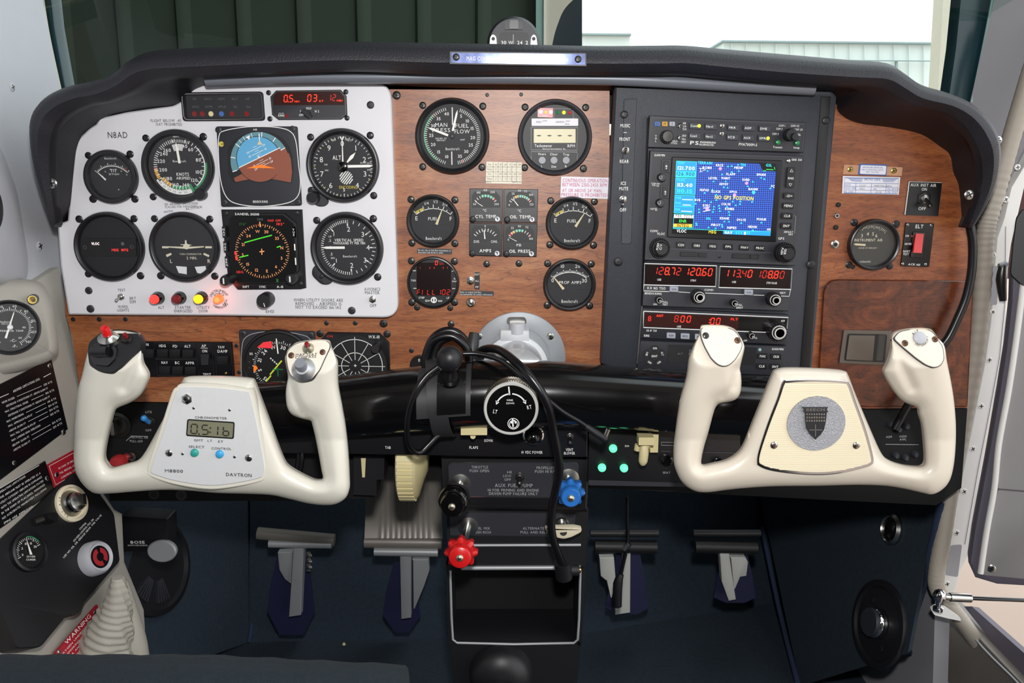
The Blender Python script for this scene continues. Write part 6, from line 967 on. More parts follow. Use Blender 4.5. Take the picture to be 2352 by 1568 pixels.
m = MB(); m.prism([YH.pt(u, v, .0052) for u, v in [(1849, 938), (1900, 938), (1897, 968), (1893, 986), (1885, 998), (1873, 1009), (1861, 998), (1852, 984), (1850, 965)]], YH.n, .0012, 'dial'); m.prism([YH.pt(u, v, .0058) for u, v in [(1842, 935), (1902, 935), (1899, 940), (1903, 946), (1846, 946), (1848, 940)]], YH.n, .0014, 'case_grey')
for j in range(3):
    for i in range(8): q = 1852+i*5.6; m.prism([YH.pt(u, v, .0058) for u, v in ((q, 949+j*7.5), (q+3.6, 949+j*7.5), (q+3.6, 953+j*7.5), (q, 953+j*7.5))], YH.n, .0008, 'steel')
T(m, 'BEECH', YH, 1873, 940.5, 6, 'steel', 0, wid=40, h=.0061); line(m, [(1873, 974), (1873, 1002)], YH, 1.6, 'steel', .0055); line(m, [(1859, 987), (1888, 987)], YH, 1.6, 'steel', .0055); m.build('crest', yr, smooth=0)
for u, v in ((1778, 1022), (1967, 1022.5)): screw(yr, u, v, YH, 8.5, 'steel', 'rust', .0024, .5)
cA = [(1610, 756), (1620, 749), (1662, 750), (1685, 758), (1697, 772), (1705, 792), (1700, 806), (1688, 826), (1674, 838), (1662, 841), (1648, 836), (1634, 822), (1620, 797), (1611, 775)]
cB = [(2053, 777), (2066, 762), (2100, 755), (2131, 757), (2143, 764), (2152, 778), (2165, 797), (2168, 825), (2160, 839), (2146, 844), (2128, 838), (2105, 822), (2075, 797)]
for c_, S in ((cA, cr1), (cB, cr2)):
    m = MB(); plate(m, rnd(inset(c_, -1.3), 7, 3), S, .008, 'black_print', h=.0012); m.build('cap_seam', yr); m = MB(); plate(m, rnd(c_, 7, 3), S, .009, 'ivory_cap', h=.0022, bev=.0005); cpx = m.build('horn_cap', yr)
fb = cr2.fr(2112, 776, 0, .0022); m = MB(); arctext(m, 'A/P', fb, 17, -32, 5, 'black_print', 22, h=.0004); arctext(m, 'INTERRUPT', fb, 17, 150, 5, 'black_print', 17, True, h=.0004); m.build('lettering', cpx, smooth=0, fix=False)
m = MB(); m.lathe(fb.c, cr2.n, [(15*fb.s, 0), (14.5*fb.s, .0016), (12*fb.s, .0024), (0, .0026)], 'wall_grey', 28); m.build('push_button', yr)
for u, v, S in ((1621, 770.5, cr1), (1694, 781.5, cr1), (2078.5, 788, cr2), (2147.5, 779, cr2)): screw(yr, u, v, S, 7.5, 'rust' if u != 1621 else 'dark_steel', 'dial_dark', .0022)
for p, yk in (((490, 960), yl), ((1860, 960), yr)): m = MB(); c = Y(-.14).pt(*p); m.lathe(c, (0, 1, 0), [(.022, 0), (.020, .02), (.018, .08), (0, .08)], 'black_gloss', 28); m.build('shaft', yk)
# ================================================================ lower panel instruments behind the yokes
o = unit([(322, 784), (532, 786), (538, 863), (334, 865)], 'autopilot_panel', 'black autopilot key panel on the lower left wood, behind the left yoke', 'placard_black', W0, .002, cat='autopilot panel') if 0 else None
S_ = Y(-.004); ao = unit([(322, 784), (532, 786), (538, 863), (334, 865)], 'autopilot_panel', 'black autopilot key panel on the lower left wood, behind the left yoke', 'placard_black', S_, .0038, cat='autopilot panel')
m = MB()
for p in ([(354, 787), (447, 788), (450, 824), (358, 823)], [(358, 825), (450, 826), (455, 863), (363, 862)], [(449, 787), (486, 788), (492, 862), (457, 862)], [(492, 790), (530, 790), (535, 862), (498, 862)]): line(m, p, S_, 1.3, 'dark_steel', .0004, True)
for s_, u, v, w_ in (('ON', 336, 791, 10), ('HDG', 373, 794, 15), ('FD', 402, 795, 10), ('ALT', 430.5, 795, 14), ('NAV', 378, 832.5, 14), ('BC', 407, 833, 10), ('APPR', 436, 833.5, 20), ('AP', 468, 794, 10), ('ON', 470, 806, 11), ('TEST', 475.5, 860, 18), ('YAW', 508, 797, 15), ('DAMP', 511, 806.5, 22)): T(m, s_, S_, u, v, 6, WPN, .5, wid=w_)
line(m, [(461, 799), (477, 799.5)], S_, 1, WPN, .0005); m.build('lettering', ao, smooth=0, fix=False)
for u, v in ((373, 812), (401, 812), (431, 813), (378, 851), (407, 851), (437, 852), (510, 828), (340, 812)): btn(ao, [(u-13, v-10), (u+13, v-10), (u+12, v+10), (u-12, v+10)], 'black', S=S_, h=.004, name='key')
m = MB(); f2 = S_.fr(518, 857); m.lathe(f2.c, S_.n, [(3.5*f2.s, 0), (0, .002)], 'brass', 10); m.build('lamp', ao); m = MB(); m.prism([S_.pt(u, v, z) for u, v, z in ((461, 813, .003), (480, 813, .003), (478, 838, .010), (462, 838, .010))], S_.n, .003, 'black'); m.build('rocker', ao)
# ADF bearing indicator
g = Gauge(642, 838, 82, W0, 'bearing_indicator', 'square black bearing indicator with red flag and yellow needle, behind the left yoke', face=.88, bez='black', hh=.006)
m = MB(); plate(m, rnd([(548, 757), (723, 761), (728, 925), (560, 925)], 6), W0, .003, 'case_grey', h=.0035, bev=.0008); m.build('case', g.root); m = MB(); line(m, sp2([(556, 900), (554, 840), (556, 795), (564, 775), (590, 764), (640, 761), (690, 768), (714, 782), (722, 830), (724, 900)], 5, False), W0, 1.6, 'grey_print', .0039); T(m, 'BRG', W0, 634, 768.5, 3.4, 'grey_print', h=.0039); m.build('case_markings', g.root, smooth=0, fix=False)
g.h = .0045; g.m = MB(); g.m.lathe(g.fr.c+W0.n*.0036, W0.n, [(g.R*.9, 0), (g.R*.9, .0006), (0, .0006)], 'dial_dark', 48); g.glass_ = False
g.ticks(-150, 60, 42, 50, 55, 1); g.ticks(-150, 60, 14, 50, 58, 1.5)
for s_, a in (('W', -13), ('30', 17), ('24', -43), ('21', -73), ('S', -103), ('15', -133), ('N', 77)): t = math.radians(a); g.text(s_, math.sin(t)*43, -math.cos(t)*43, 8, WPN, a)
for s_, a in (('55', -65), ('.', -80), ('.', -92), ('.', -118)): t = math.radians(a); g.text(s_, math.sin(t)*65, -math.cos(t)*65, 5)
g.poly([(-45, -42), (-30, -54), (-12, -56), (-10, -42), (-16, -40)], 'red_flag', .0002)
for a, b in (((-20, 20), (8, -12)), ((-30, 36), (-18, 22))): g.p.poly([g.fr.pt(a[0]-1.2, a[1]-1, g.h), g.fr.pt(b[0]-1.2, b[1]-1, g.h), g.fr.pt(b[0]+1.2, b[1]+1, g.h), g.fr.pt(a[0]+1.2, a[1]+1, g.h)], 'lime_print')
g.needle(1, -28, -1, -62, 2.6, 2.2, hh=.0052); g.poly([(-14, 7), (10, 7), (10, 9), (-14, 9)], 'green_off', .0002); g.poly([(-3, 4), (-1, 4), (-1, 24), (-3, 24)], 'green_off', .0002)
for i in range(4): g.poly([(-18+i*4, -18+i*4), (-15+i*4, -19+i*4), (-14+i*4, -16+i*4), (-17+i*4, -15+i*4)], WPN)
m = MB(); m.prism([g.fr.pt(a, b, .0048) for a, b in ((-55, -2), (-49, 0), (-46, 6), (-50, 8), (-52, 13), (-56, 13))], W0.n, .0004, 'orange'); m.build('heading_bug', g.root)
g.done(); screw(g.root, 558, 766, W0, 7, 'case_grey', 'dial_dark', .0035); screw(g.root, 714, 769, W0, 7, 'case_grey', 'dial_dark', .0035)
# weather display
wx = root('storm_detector_display', 'black storm detector display with white spoke pattern, right of the left yoke horn', 'display', W0.pt(817, 830)); m = MB(); oc = [(752, 763), (872, 765), (894, 787), (898, 920), (742, 920), (735, 780)]; plate(m, oc, W0, .004, 'bezel', h=.0045, bev=.0008); m.build('case', wx)
m = MB(); f2 = W0.fr(818, 838, 1); m.lathe(f2.c+W0.n*.0046, W0.n, [(70*f2.s, 0), (70*f2.s, .0004), (0, .0004)], 'dial_dark', 48); m.build('screen', wx)
m = MB(); ringf(m, f2, 0, 0, 59.5, 61, WPN, .0054, 60); ringf(m, f2, 0, 0, 29.5, 31, WPN, .0054, 40)
for i in range(12): tick(m, f2, i*30, 14, 61 if i % 3 else 66, 1.2, WPN, .0054)
text(m, '+', f2, 0, -1, 9, WPN, h=.0055); T(m, 'WX-10', W0, 859, 773.5, 7, WPN, 1, wid=25, h=.0055); T(m, 'ON', W0, 758, 772, 5, 'red_mark', wid=13, h=.0055); m.build('screen_markings', wx, smooth=0, fix=False)
m = MB(); knob(m, W0, 866, 796, 10.5, .014, 'black', .0045); m.build('knob', wx)
for u, v in ((735, 766), (889, 767)): screw(wx, u, v, W0, 8.5, 'black', 'dark_steel')
# ================================================================ control column and hub
colS = Y(-.06); st = [(500, 880, 1010), (596, 880, 1008), (700, 872, 1003), (800, 863, 999), (900, 850, 992), (1000, 838, 986), (1080, 830, 981), (1150, 827, 978), (1200, 827, 977), (1270, 830, 977), (1360, 838, 979), (1460, 846, 984), (1560, 853, 990), (1680, 862, 996), (1800, 872, 1000), (1870, 880, 1005)]
def colpt(u, a, ex=0.0):
    x = [s[0] for s in st]; i = max(0, min(len(x)-2, next((j for j in range(len(x)-1) if u <= x[j+1]), len(x)-2))); f = (u-x[i])/(x[i+1]-x[i])
    tp = st[i][1]*(1-f)+st[i+1][1]*f; bt = st[i][2]*(1-f)+st[i+1][2]*f; A = colS.pt(u, tp); B = colS.pt(u, bt); c = (A+B)/2; r = (A-B).length/2+ex
    t = math.radians(a); return c+Vector((0, -math.cos(t)*r, math.sin(t)*r))
cc = root('control_column', 'thick glossy black control column arching across below the instruments', 'control column', colS.pt(1180, 900))
m = MB(); us = list(range(500, 1871, 30)); m.loft([[colpt(u, a) for a in range(0, 360, 10)] for u in us], 'black_gloss'); m.build('cross_tube', cc, smooth=60)
m = MB(); c0 = W0.pt(1188, 826); m.lathe((c0.x, -.055, c0.z-.004), (0, 1, 0), [(.030, 0), (.030, .052), (0, .052)], 'alu', 40); m.build('centre_shaft', cc)
sh = root('shaft_collar', 'round brushed aluminium shaft collar on the wood panel behind the column', 'collar', W0.pt(1191, 822)); f2 = W0.fr(1191, 822); s = f2.s
m = MB(); m.lathe(f2.c, W0.n, [(105*s, 0), (105*s, .0018), (103*s, .0024), (70*s, .0024), (70*s, .0014), (0, .0014)], 'alu_dull', 64); m.build('flange', sh)
m = MB(); fc_ = W0.fr(1184, 838); ring_o = [(74, 90), (58, 90)]; pts = []
P1 = [fc_.pol(a, 72, .014) for a in range(-80, 81, 8)]; P2 = [fc_.pol(a, 55, .014) for a in range(80, -81, -8)]; m.prism(P1+P2, W0.n, .012, 'alu_bright'); plate(m, [(1149, 768), (1150, 758), (1215, 759), (1216, 783), (1149, 783)], W0, .012, 'alu_bright', h=.0145, bev=.0006); m.build('split_clamp', sh)
m = MB(); c_ = W0.pt(1188, 757, .008); m.lathe(c_+Vector((0, 0, -.004)), (0, 0, 1), [(.0095, 0), (.0095, .010), (.009, .012), (0, .012)], 'wall_grey', 24); m.build('bolt_head', sh); m = MB(); plate(m, rnd([(1165, 728), (1208, 728), (1210, 745), (1163, 745)], 8), W0, .001, 'steel', h=.004); m.build('bracket', sh)
for u, v in ((1100, 772), (1264, 772)): screw(sh, u, v, W0, 8, 'steel', 'dial_dark', .0024)
# ball mount with bracket and strap
bm = root('ball_mount', 'black rubber ball mount strapped to the control column left of centre', 'ball mount', colpt(1033, 30)); m = MB()
q = []; 
for u in (966, 1085): q.append([colpt(u, a, e) for a, e in ((75, .002), (60, .003), (30, .005), (5, .006), (-15, .006), (-18, .003), (5, .003), (60, .0005))])
m.loft(q, 'strap_grey'); m.build('base_plate', bm)
m = MB(); q = []
for u in (1012, 1075): q.append([colpt(u, a, e) for a, e in ((70, .006), (50, .012), (20, .012), (-8, .010), (-10, .004), (30, .004))])
m.loft(q, 'black_gloss'); m.build('mount_block', bm)
m = MB(); q1 = []; 
for a in range(95, -95, -8): uo = (90-a)*.16; q1.append([colpt(978+uo, a, .0075), colpt(1020+uo, a, .0075), colpt(1020+uo, a, .006), colpt(978+uo, a, .006)])
m.loft(q1, 'strap_grey'); m.build('strap', bm)
m = MB(); bc = Y(-.125).pt(1033, 823); r = 29.5*Y(-.125).fr(1033, 823).s
m.lathe(bc, (0, -.5, .85), [(0, -r)]+[(r*math.sin(math.radians(t)), -r*math.cos(math.radians(t))) for t in range(10, 171, 10)]+[(0, r)], 'black', 32); m.build('ball', bm)
m = MB(); p2 = colpt(1040, 40, .010); m.tube([p2, p2*.5+bc*.5, bc], [.0085, .006, .006], 'black', 16, 0); m.lathe(p2, (bc-p2), [(.013, 0), (.012, .003), (0, .003)], 'black_gloss', 24); m.build('stem', bm)
# aileron trim knob
TS = Y(-.118); f2 = TS.fr(1174, 938); s = f2.s; r = 60*s; tk = root('aileron_trim_control', 'round black WING DOWN trim knob with knurled rim on the control column', 'knob', f2.c); m = MB()
prof = [(r*.99, -.024), (r*1.0, -.020), (r*1.0, -.014), (r*.93, -.012), (r*.96, -.010), (r*.99, -.002), (r*.97, 0), (r*.88, .0004)]; m.lathe(f2.c, TS.n, prof, 'knurl', 72); 
for i in range(72):
    t = 6.28318*i/72; d = f2.ex*math.cos(t)+f2.ez*math.sin(t); e = f2.ez*math.cos(t)-f2.ex*math.sin(t); m.box(f2.c+d*r*.995-TS.n*.0175, d*.0009, e*.0006, TS.n*.0035, 'knurl'); m.box(f2.c+d*r*.98-TS.n*.006, d*.0007, e*.0006, TS.n*.0035, 'knurl')
m.build('knurled_rim', tk); m = MB(); m.lathe(f2.c, TS.n, [(60.5*s, -.002), (60.5*s, .0006), (58.5*s, .0014), (54*s, .0014), (54*s, 0)], 'ring_white', 64); m.lathe(f2.c, TS.n, [(r*.90, 0), (r*.90, .0008), (0, .0010)], 'black_gloss', 48); m.build('cap', tk)
m = MB(); ringf(m, f2, 0, 0, 33, 36, WPN, .0014, 20, -64, -6); ringf(m, f2, 0, 0, 33, 36, WPN, .0014, 20, 4, 62)
for a in (-70, 68): t0 = a+(8 if a < 0 else -8); m.poly([f2.pol(a-(4 if a < 0 else -4), 34.5, .0014), f2.pol(t0+(2 if a < 0 else -2), 30, .0014), f2.pol(t0+(2 if a < 0 else -2), 39, .0014)], WPN)
tick(m, f2, -6, 32, 51, 3, WPN, .0014)
for s_, a, b, z, w_, rt in (('WING', -3, -20, 4, 14, 0), ('DOWN', -2, -13, 4, 17, 0), ('LT', -35, 6, 8.5, 9, 12), ('RT', 40, -4, 8.5, 10, -12)): text(m, s_, f2, a, b, z, WPN, rt, wid=w_, h=.0014)
ringf(m, f2, 5, 34, 11.5, 13, WPN, .0014, 30); ringf(m, f2, 5, 31, 3, 6, WPN, .0014, 20, -120, 120); ringf(m, f2, 5, 35, 8, 9.5, WPN, .0014, 20, 30, 330); f6 = [(1176, 960), (1179, 960), (1180, 980), (1177, 980)]; flat(m, f6, TS, WPN, .0014); m.build('lettering', tk, smooth=0, fix=False)
m = MB(); c_ = f2.c-TS.n*.024; m.lathe(c_, (0, 1, 0), [(r*.8, -.001), (r*.8, .03), (0, .03)], 'black', 32); m.build('hub', tk)
# ================================================================ under panel: black subpanels
def slab(name, px, S, t, mt, lb, cat='subpanel', bev=.001):
    m = MB(); plate(m, px, S, t, mt, bev=bev); o = m.build(name); tag(o, lb, cat); return o
SB = Y(.004); sp_l = slab('left_subpanel', [(232, 922), (640, 928), (860, 915), (860, 1142), (760, 1150), (252, 1150)], SB, .05, 'void', 'black left subpanel with switches, seen through the left yoke')
sp_r = slab('right_subpanel', [(1352, 895), (1990, 940), (2222, 938), (2208, 1120), (2150, 1160), (1352, 1120)], SB, .05, 'void', 'black right subpanel with breakers, seen through the right yoke')
m = MB(); m.box(((sp_l.location.x+sp_r.location.x)/2*0-.02, .11, .47), (.47, 0, 0), (0, .045, 0), (0, 0, .055), 'void'); o = m.build('under_panel_shade_box'); o['kind'] = 'structure'  # black box added below the panel so its underside stays dark
LP = Y(-.045); lp_ = slab('lower_lip_panel', [(640, 905), (1350, 900), (1349, 1049), (1100, 1047), (803, 1042), (640, 1040)], LP, .04, 'black', 'black lip panel under the control column with flap lever and power socket')
m = MB()
for s_, u, v, w_ in (('FLAPS', 1088, 1027.5, 19), ('DOWN', 1122, 1011.5, 18), ('14 VDC POWER', 1222, 1038.5, 46), ('VENT', 1308, 1032.5, 16), ('BLOWER', 1308, 1040.5, 24), ('TAB', 891, 1027.5, 12)): T(m, s_, LP, u, v, 6, WPN, .5, wid=w_)
m.build('lettering', lp_, smooth=0, fix=False)
m = MB(); m.box(LP.pt(1089, 988, .030), LP.fr(1089, 988, 0, .03).ex*.0145, (0, .004, 0), (0, 0, .0042), 'cream_plastic'); o = m.build('flap_control'); tag(o, 'cream T shaped flap lever under the control column', 'lever'); m = MB(); m.lathe(LP.pt(1089, 984), LP.n, [(.0055, 0), (.0045, .008), (.003, .010), (.003, .028), (0, .028)], 'cream_plastic', 16); m.build('stem', o)
f2 = LP.fr(1225, 998); s = f2.s; o = root('power_socket', 'round black 14 VDC power socket cap with chrome ring', 'socket', f2.c); m = MB(); m.lathe(f2.c, LP.n, [(23*s, 0), (23*s, .002), (20*s, .003), (20*s, .001)], 'chrome', 32); m.build('ring', o); m = MB(); m.lathe(f2.c, LP.n, [(19*s, 0), (17*s, .010), (12*s, .015), (5*s, .017), (0, .017)], 'black_gloss', 28); m.build('cap', o)
o = root('toggle_switch', 'black VENT BLOWER toggle under the control column', 'switch', LP.pt(1309, 1004), 'toggle switches'); toggle(o, LP, 1309, 1002, 9, (1309, 1017), .012, 0, 'dark_steel', 'dark_steel', 'black', .003)
# elevator trim wheel: axis left to right
WC = Y(.012).pt(950, 1052); tw = root('elevator_trim_control', 'cream ribbed elevator trim wheel poking down under the lip panel', 'trim wheel', WC); m = MB(); R_ = .050; m.lathe(WC+Vector((-.016, 0, 0)), (1, 0, 0), [(R_*.7, 0), (R_*.96, 0), (R_, .002), (R_, .020), (R_*.96, .022), (R_*.9, .024), (R_*.5, .030), (R_*.3, .034), (0, .034)], 'cream_plastic', 60)
for i in range(40): t = 6.28318*i/40; d = Vector((0, math.cos(t), math.sin(t))); e = Vector((0, -math.sin(t), math.cos(t))); m.box(WC+Vector((-.005, 0, 0))+d*R_, Vector((.0095, 0, 0)), d*.0016, e*.0022, 'cream_plastic')
m.build('wheel', tw)
m = MB(); plate(m, [(812, 1046), (883, 1046), (882, 1100), (865, 1102), (865, 1138), (812, 1136)], Y(-.01), .03, 'black'); o = m.build('trim_indicator'); tag(o, 'small black trim indicator box left of the cream trim wheel', 'indicator'); m = MB(); plate(m, [(829, 1052), (840, 1052), (838, 1096), (832, 1096)], Y(-.01), .001, 'cream_plastic', h=.001); m.build('scale', o)
# landing gear panel
GP = Y(-.03); gr = unit([(1352, 985), (1700, 990), (1700, 1112), (1352, 1102)], 'landing_gear_panel', 'black panel with three green lights and cream gear lever right of the throttle quadrant', 'black', GP, .03, cat='panel'); m = MB(); plate(m, [(1352, 1102), (1700, 1112), (1700, 1120), (1352, 1114)], GP, .03, 'case_grey'); m.build('lower_edge', gr)
for u, v in ((1408, 1029), (1382.5, 1073), (1433, 1074)):
    m = MB(); f2 = GP.fr(u, v); m.lathe(f2.c, GP.n, [(9*f2.s, 0), (8.5*f2.s, .003), (6*f2.s, .005), (0, .006)], 'green_lamp', 20); m.build('gear_light', gr)
m = MB(); T(m, 'DN', GP, 1440, 1024, 4, WPN, h=.0006); line(m, [(1519, 1015), (1600, 1017), (1600, 1024), (1519, 1022), (1519, 1015)], GP, 1, 'grey_print', .0005); T(m, 'SEAT', GP, 1531, 1085, 4.5, 'grey_print', h=.0006); line(m, [(1518, 1036), (1690, 1040)], GP, 1, 'grey_dim', .0005); m.build('lettering', gr, smooth=0, fix=False)
m = MB(); a = GP.fr(1482, 1008, 0, .03); m.box(a.c, a.ex*.0085, Vector((0, .008, 0)), a.ez*.0045, 'cream_plastic'); a = GP.fr(1501, 1014, 0, .012); m.box(a.c, a.ex*.0045, Vector((0, .006, 0)), a.ez*.011, 'cream_plastic')
m.tube([GP.pt(1480, 1018, .028), GP.pt(1479, 1040, .030), GP.pt(1477, 1058, .030), GP.pt(1476, 1066, .029)], [.0045, .0055, .0052, .0030], 'cream_plastic', 16, 3); m.tube([GP.pt(1466, 1020, .022), GP.pt(1464, 1034, .022)], [.004, .004], 'cream_plastic', 12, 0); m.tube([GP.pt(1490, 1030, .0), GP.pt(1484, 1020, .03)], .004, 'cream_plastic', 12, 0); m.build('gear_lever', gr)
for u, v, r in ((1531, 1056, 15), (1594, 1060, 14), (1650, 1062, 12)): m = MB(); f2 = GP.fr(u, v); s = f2.s; m.lathe(f2.c, GP.n, [(r*s, 0), (r*s, .002), (r*.7*s, .003), (r*.5*s, .006), (0, .006)], 'black_gloss', 24); ringf(m, f2, 0, 0, r*.9, r, 'dark_steel', .0024, 30); m.build('breaker', gr)
for u, v in ((2045, 975), (2062, 985), (2080, 978), (2056, 1045), (2078, 1050), (2100, 1042)): m = MB(); f2 = SB.fr(u, v); m.lathe(f2.c, SB.n, [(8*f2.s, 0), (7*f2.s, .004), (4*f2.s, .006), (0, .006)], 'case_grey', 16); m.build('breaker', sp_r)
m = MB(); T(m, 'AUDIO', SB, 2074, 1002, 4.5, 'grey_print', wid=16); T(m, 'AMPL', SB, 2074, 1009, 4.5, 'grey_print', wid=15); T(m, 'ADF', SB, 2042, 1003, 4.5, 'grey_print'); line(m, [(2034, 1020), (2110, 1021)], SB, 1.2, 'grey_print'); m.build('lettering', sp_r, smooth=0, fix=False)
# left subpanel: ignition, blue toggle, red knob
f2 = SB.fr(272, 975); s = f2.s; o = root('ignition_switch', 'round metal ignition key switch seen through the left yoke', 'switch', f2.c); m = MB(); m.lathe(f2.c, SB.n, [(30*s, 0), (29*s, .003), (22*s, .004), (19*s, .002), (0, .003)], 'dark_steel', 32); m.box(f2.c+SB.n*.009, f2.ex*.002, (0, .007, 0), f2.ez*.008, 'steel'); m.build('body', o)
o = root('toggle_switch', 'blue tipped landing light toggle seen through the left yoke', 'switch', SB.pt(343, 966), 'toggle switches'); toggle(o, SB, 346, 968, 13, (329, 959), .014, 0, 'dark_steel', 'dark_steel', 'blue_toggle', .0035)
m = MB(); T(m, 'LITE', SB, 341, 946, 5, 'grey_print'); T(m, 'OFF', SB, 341, 988, 5, 'grey_print'); T(m, 'FIREWALL AIR', SB, 320, 1004, 5, 'grey_print', 2, wid=38); T(m, 'PULL-OFF', SB, 313, 1013, 5, 'grey_print', 2, wid=28); line(m, [(290, 1012), (302, 1001), (340, 1002)], SB, 1.5, 'grey_print'); m.build('lettering', sp_l, smooth=0, fix=False)
f2 = SB.fr(292, 1048); s = f2.s; o = root('firewall_air_control', 'round red firewall air pull knob behind the left yoke', 'knob', f2.c); m = MB(); m.lathe(f2.c, SB.n, [(8*s, 0), (8*s, .016), (17*s, .018), (18*s, .024), (15*s, .028), (0, .029)], 'red_knob', 28); m.build('body', o); m = MB(); m.lathe(SB.pt(306, 1045), SB.n, [(12*s, 0), (10*s, .006), (0, .007)], 'steel', 20); m.build('ferrule', o)

for u, v in ((354, 1134), (417, 1136)): m = MB(); f2 = SB.fr(u, v); ringf(m, f2, 0, 0, 7, 12, 'dark_steel', .0012, 24); m.lathe(f2.c, SB.n, [(12*f2.s, -.001), (12*f2.s, .001), (0, .001)], 'black', 24); o = m.build('jack_socket'); tag(o, ('left' if u < 400 else 'right')+' one of two dark jack sockets under the left yoke', 'socket')
# ================================================================ throttle quadrant and pedestal
QP = Y(-.02); qd = root('throttle_quadrant', 'black engraved throttle quadrant panel with silver border', 'quadrant', QP.pt(1185, 1100))
m = MB(); plate(m, [(1014, 1050), (1354, 1050), (1348, 1170), (1020, 1166)], QP, .05, 'black', bev=.002); m.build('housing', qd)
m = MB(); pq = rnd([(1029, 1062), (1330, 1062), (1322, 1143), (1033, 1140)], 14, 6); plate(m, pq, QP, .001, 'case_grey', h=.001); m.build('plate', qd); m = MB(); line(m, pq, QP, 2.4, 'steel', .0013, True); line(m, [(1030, 1054), (1330, 1055)], QP, 2.4, 'dark_steel', .0006); line(m, [(1050, 1160), (1300, 1161)], QP, 2.4, 'dark_steel', .0006)
for s_, u, v, z, w_ in (('THROTTLE', 1102, 1072.5, 6, 36), ('PUSH OPEN', 1101, 1081, 6, 42), ('PROPELLER', 1253, 1074, 6, 39), ('PUSH HI RPM', 1254, 1082.5, 6, 48), ('HI', 1170, 1084, 5.5, 9), ('LOW', 1165, 1092.5, 5.5, 18), ('OFF', 1166, 1101, 5.5, 14), ('AUX FUEL PUMP', 1180, 1114.5, 7.5, 82), ('HI FOR PRIMING AND ENGINE', 1179, 1125.5, 6, 110), ('DRIVEN PUMP FAILURE ONLY', 1179, 1133.5, 6, 105)): T(m, s_, QP, u, v, z, 'grey_print', .3, wid=w_, h=.0014)
m.build('lettering', qd, smooth=0, fix=False)
o = root('toggle_switch', 'dark AUX FUEL PUMP toggle in the middle of the throttle quadrant', 'switch', QP.pt(1194, 1096), 'toggle switches'); toggle(o, QP, 1194, 1094, 11, (1193, 1110), .014, .001, 'dark_steel', 'dark_steel', 'dark_steel', .0035)
Q2 = Y(.004); pd = root('centre_pedestal', 'black centre pedestal under the throttle quadrant with open storage bin', 'pedestal', Q2.pt(1185, 1400))
def gbar(m, pts, r, mt): m.tube([Q2.pt(*p, .001) for p in pts], r, mt, 10, 0)
m = MB(); plate(m, [(1024, 1160), (1352, 1165), (1345, 1305), (1336, 1305), (1030, 1300)], Q2, .10, 'black'); plate(m, [(1024, 1296), (1034, 1296), (1038, 1480), (1030, 1480)], Q2, .10, 'black'); plate(m, [(1331, 1300), (1346, 1300), (1336, 1482), (1326, 1482)], Q2, .10, 'black')
plate(m, [(1034, 1474), (1334, 1474), (1318, 1640), (1048, 1640)], Q2, .10, 'black'); m.build('housing', pd); m = MB(); plate(m, [(1034, 1290), (1332, 1290), (1330, 1480), (1036, 1480)], Y(.085), .012, 'void'); m.build('bin_back', pd)
m = MB(); gbar(m, [(1034, 1310), (1037, 1420), (1040, 1468), (1050, 1476), (1180, 1479), (1318, 1476), (1327, 1468), (1330, 1420), (1333, 1310)], .0016, 'silver_paint'); gbar(m, [(1060, 1304), (1334, 1303)], .0028, 'silver_paint'); gbar(m, [(1050, 1252), (1334, 1251)], .0018, 'silver_paint'); m.build('frame_trim', pd)
m = MB(); plate(m, [(1032, 1176), (1322, 1180), (1318, 1231), (1034, 1228)], Q2, .001, 'case_grey', h=.001); line(m, [(1034, 1229), (1318, 1231)], Q2, 2, 'steel', .0013); line(m, [(1318, 1185), (1316, 1231)], Q2, 2, 'steel', .0013)
for s_, u, v, w_ in (('FUEL MIX', 1107, 1213, 34), ('PUSH RICH', 1107, 1222, 38), ('ALTERNATE AIR', 1234, 1213, 62), ('PULL AND RELEASE', 1234, 1222, 72)): T(m, s_, Q2, u, v, 5.5, 'grey_print', .3, wid=w_, h=.0014)
m.build('mixture_plate', pd, smooth=0)
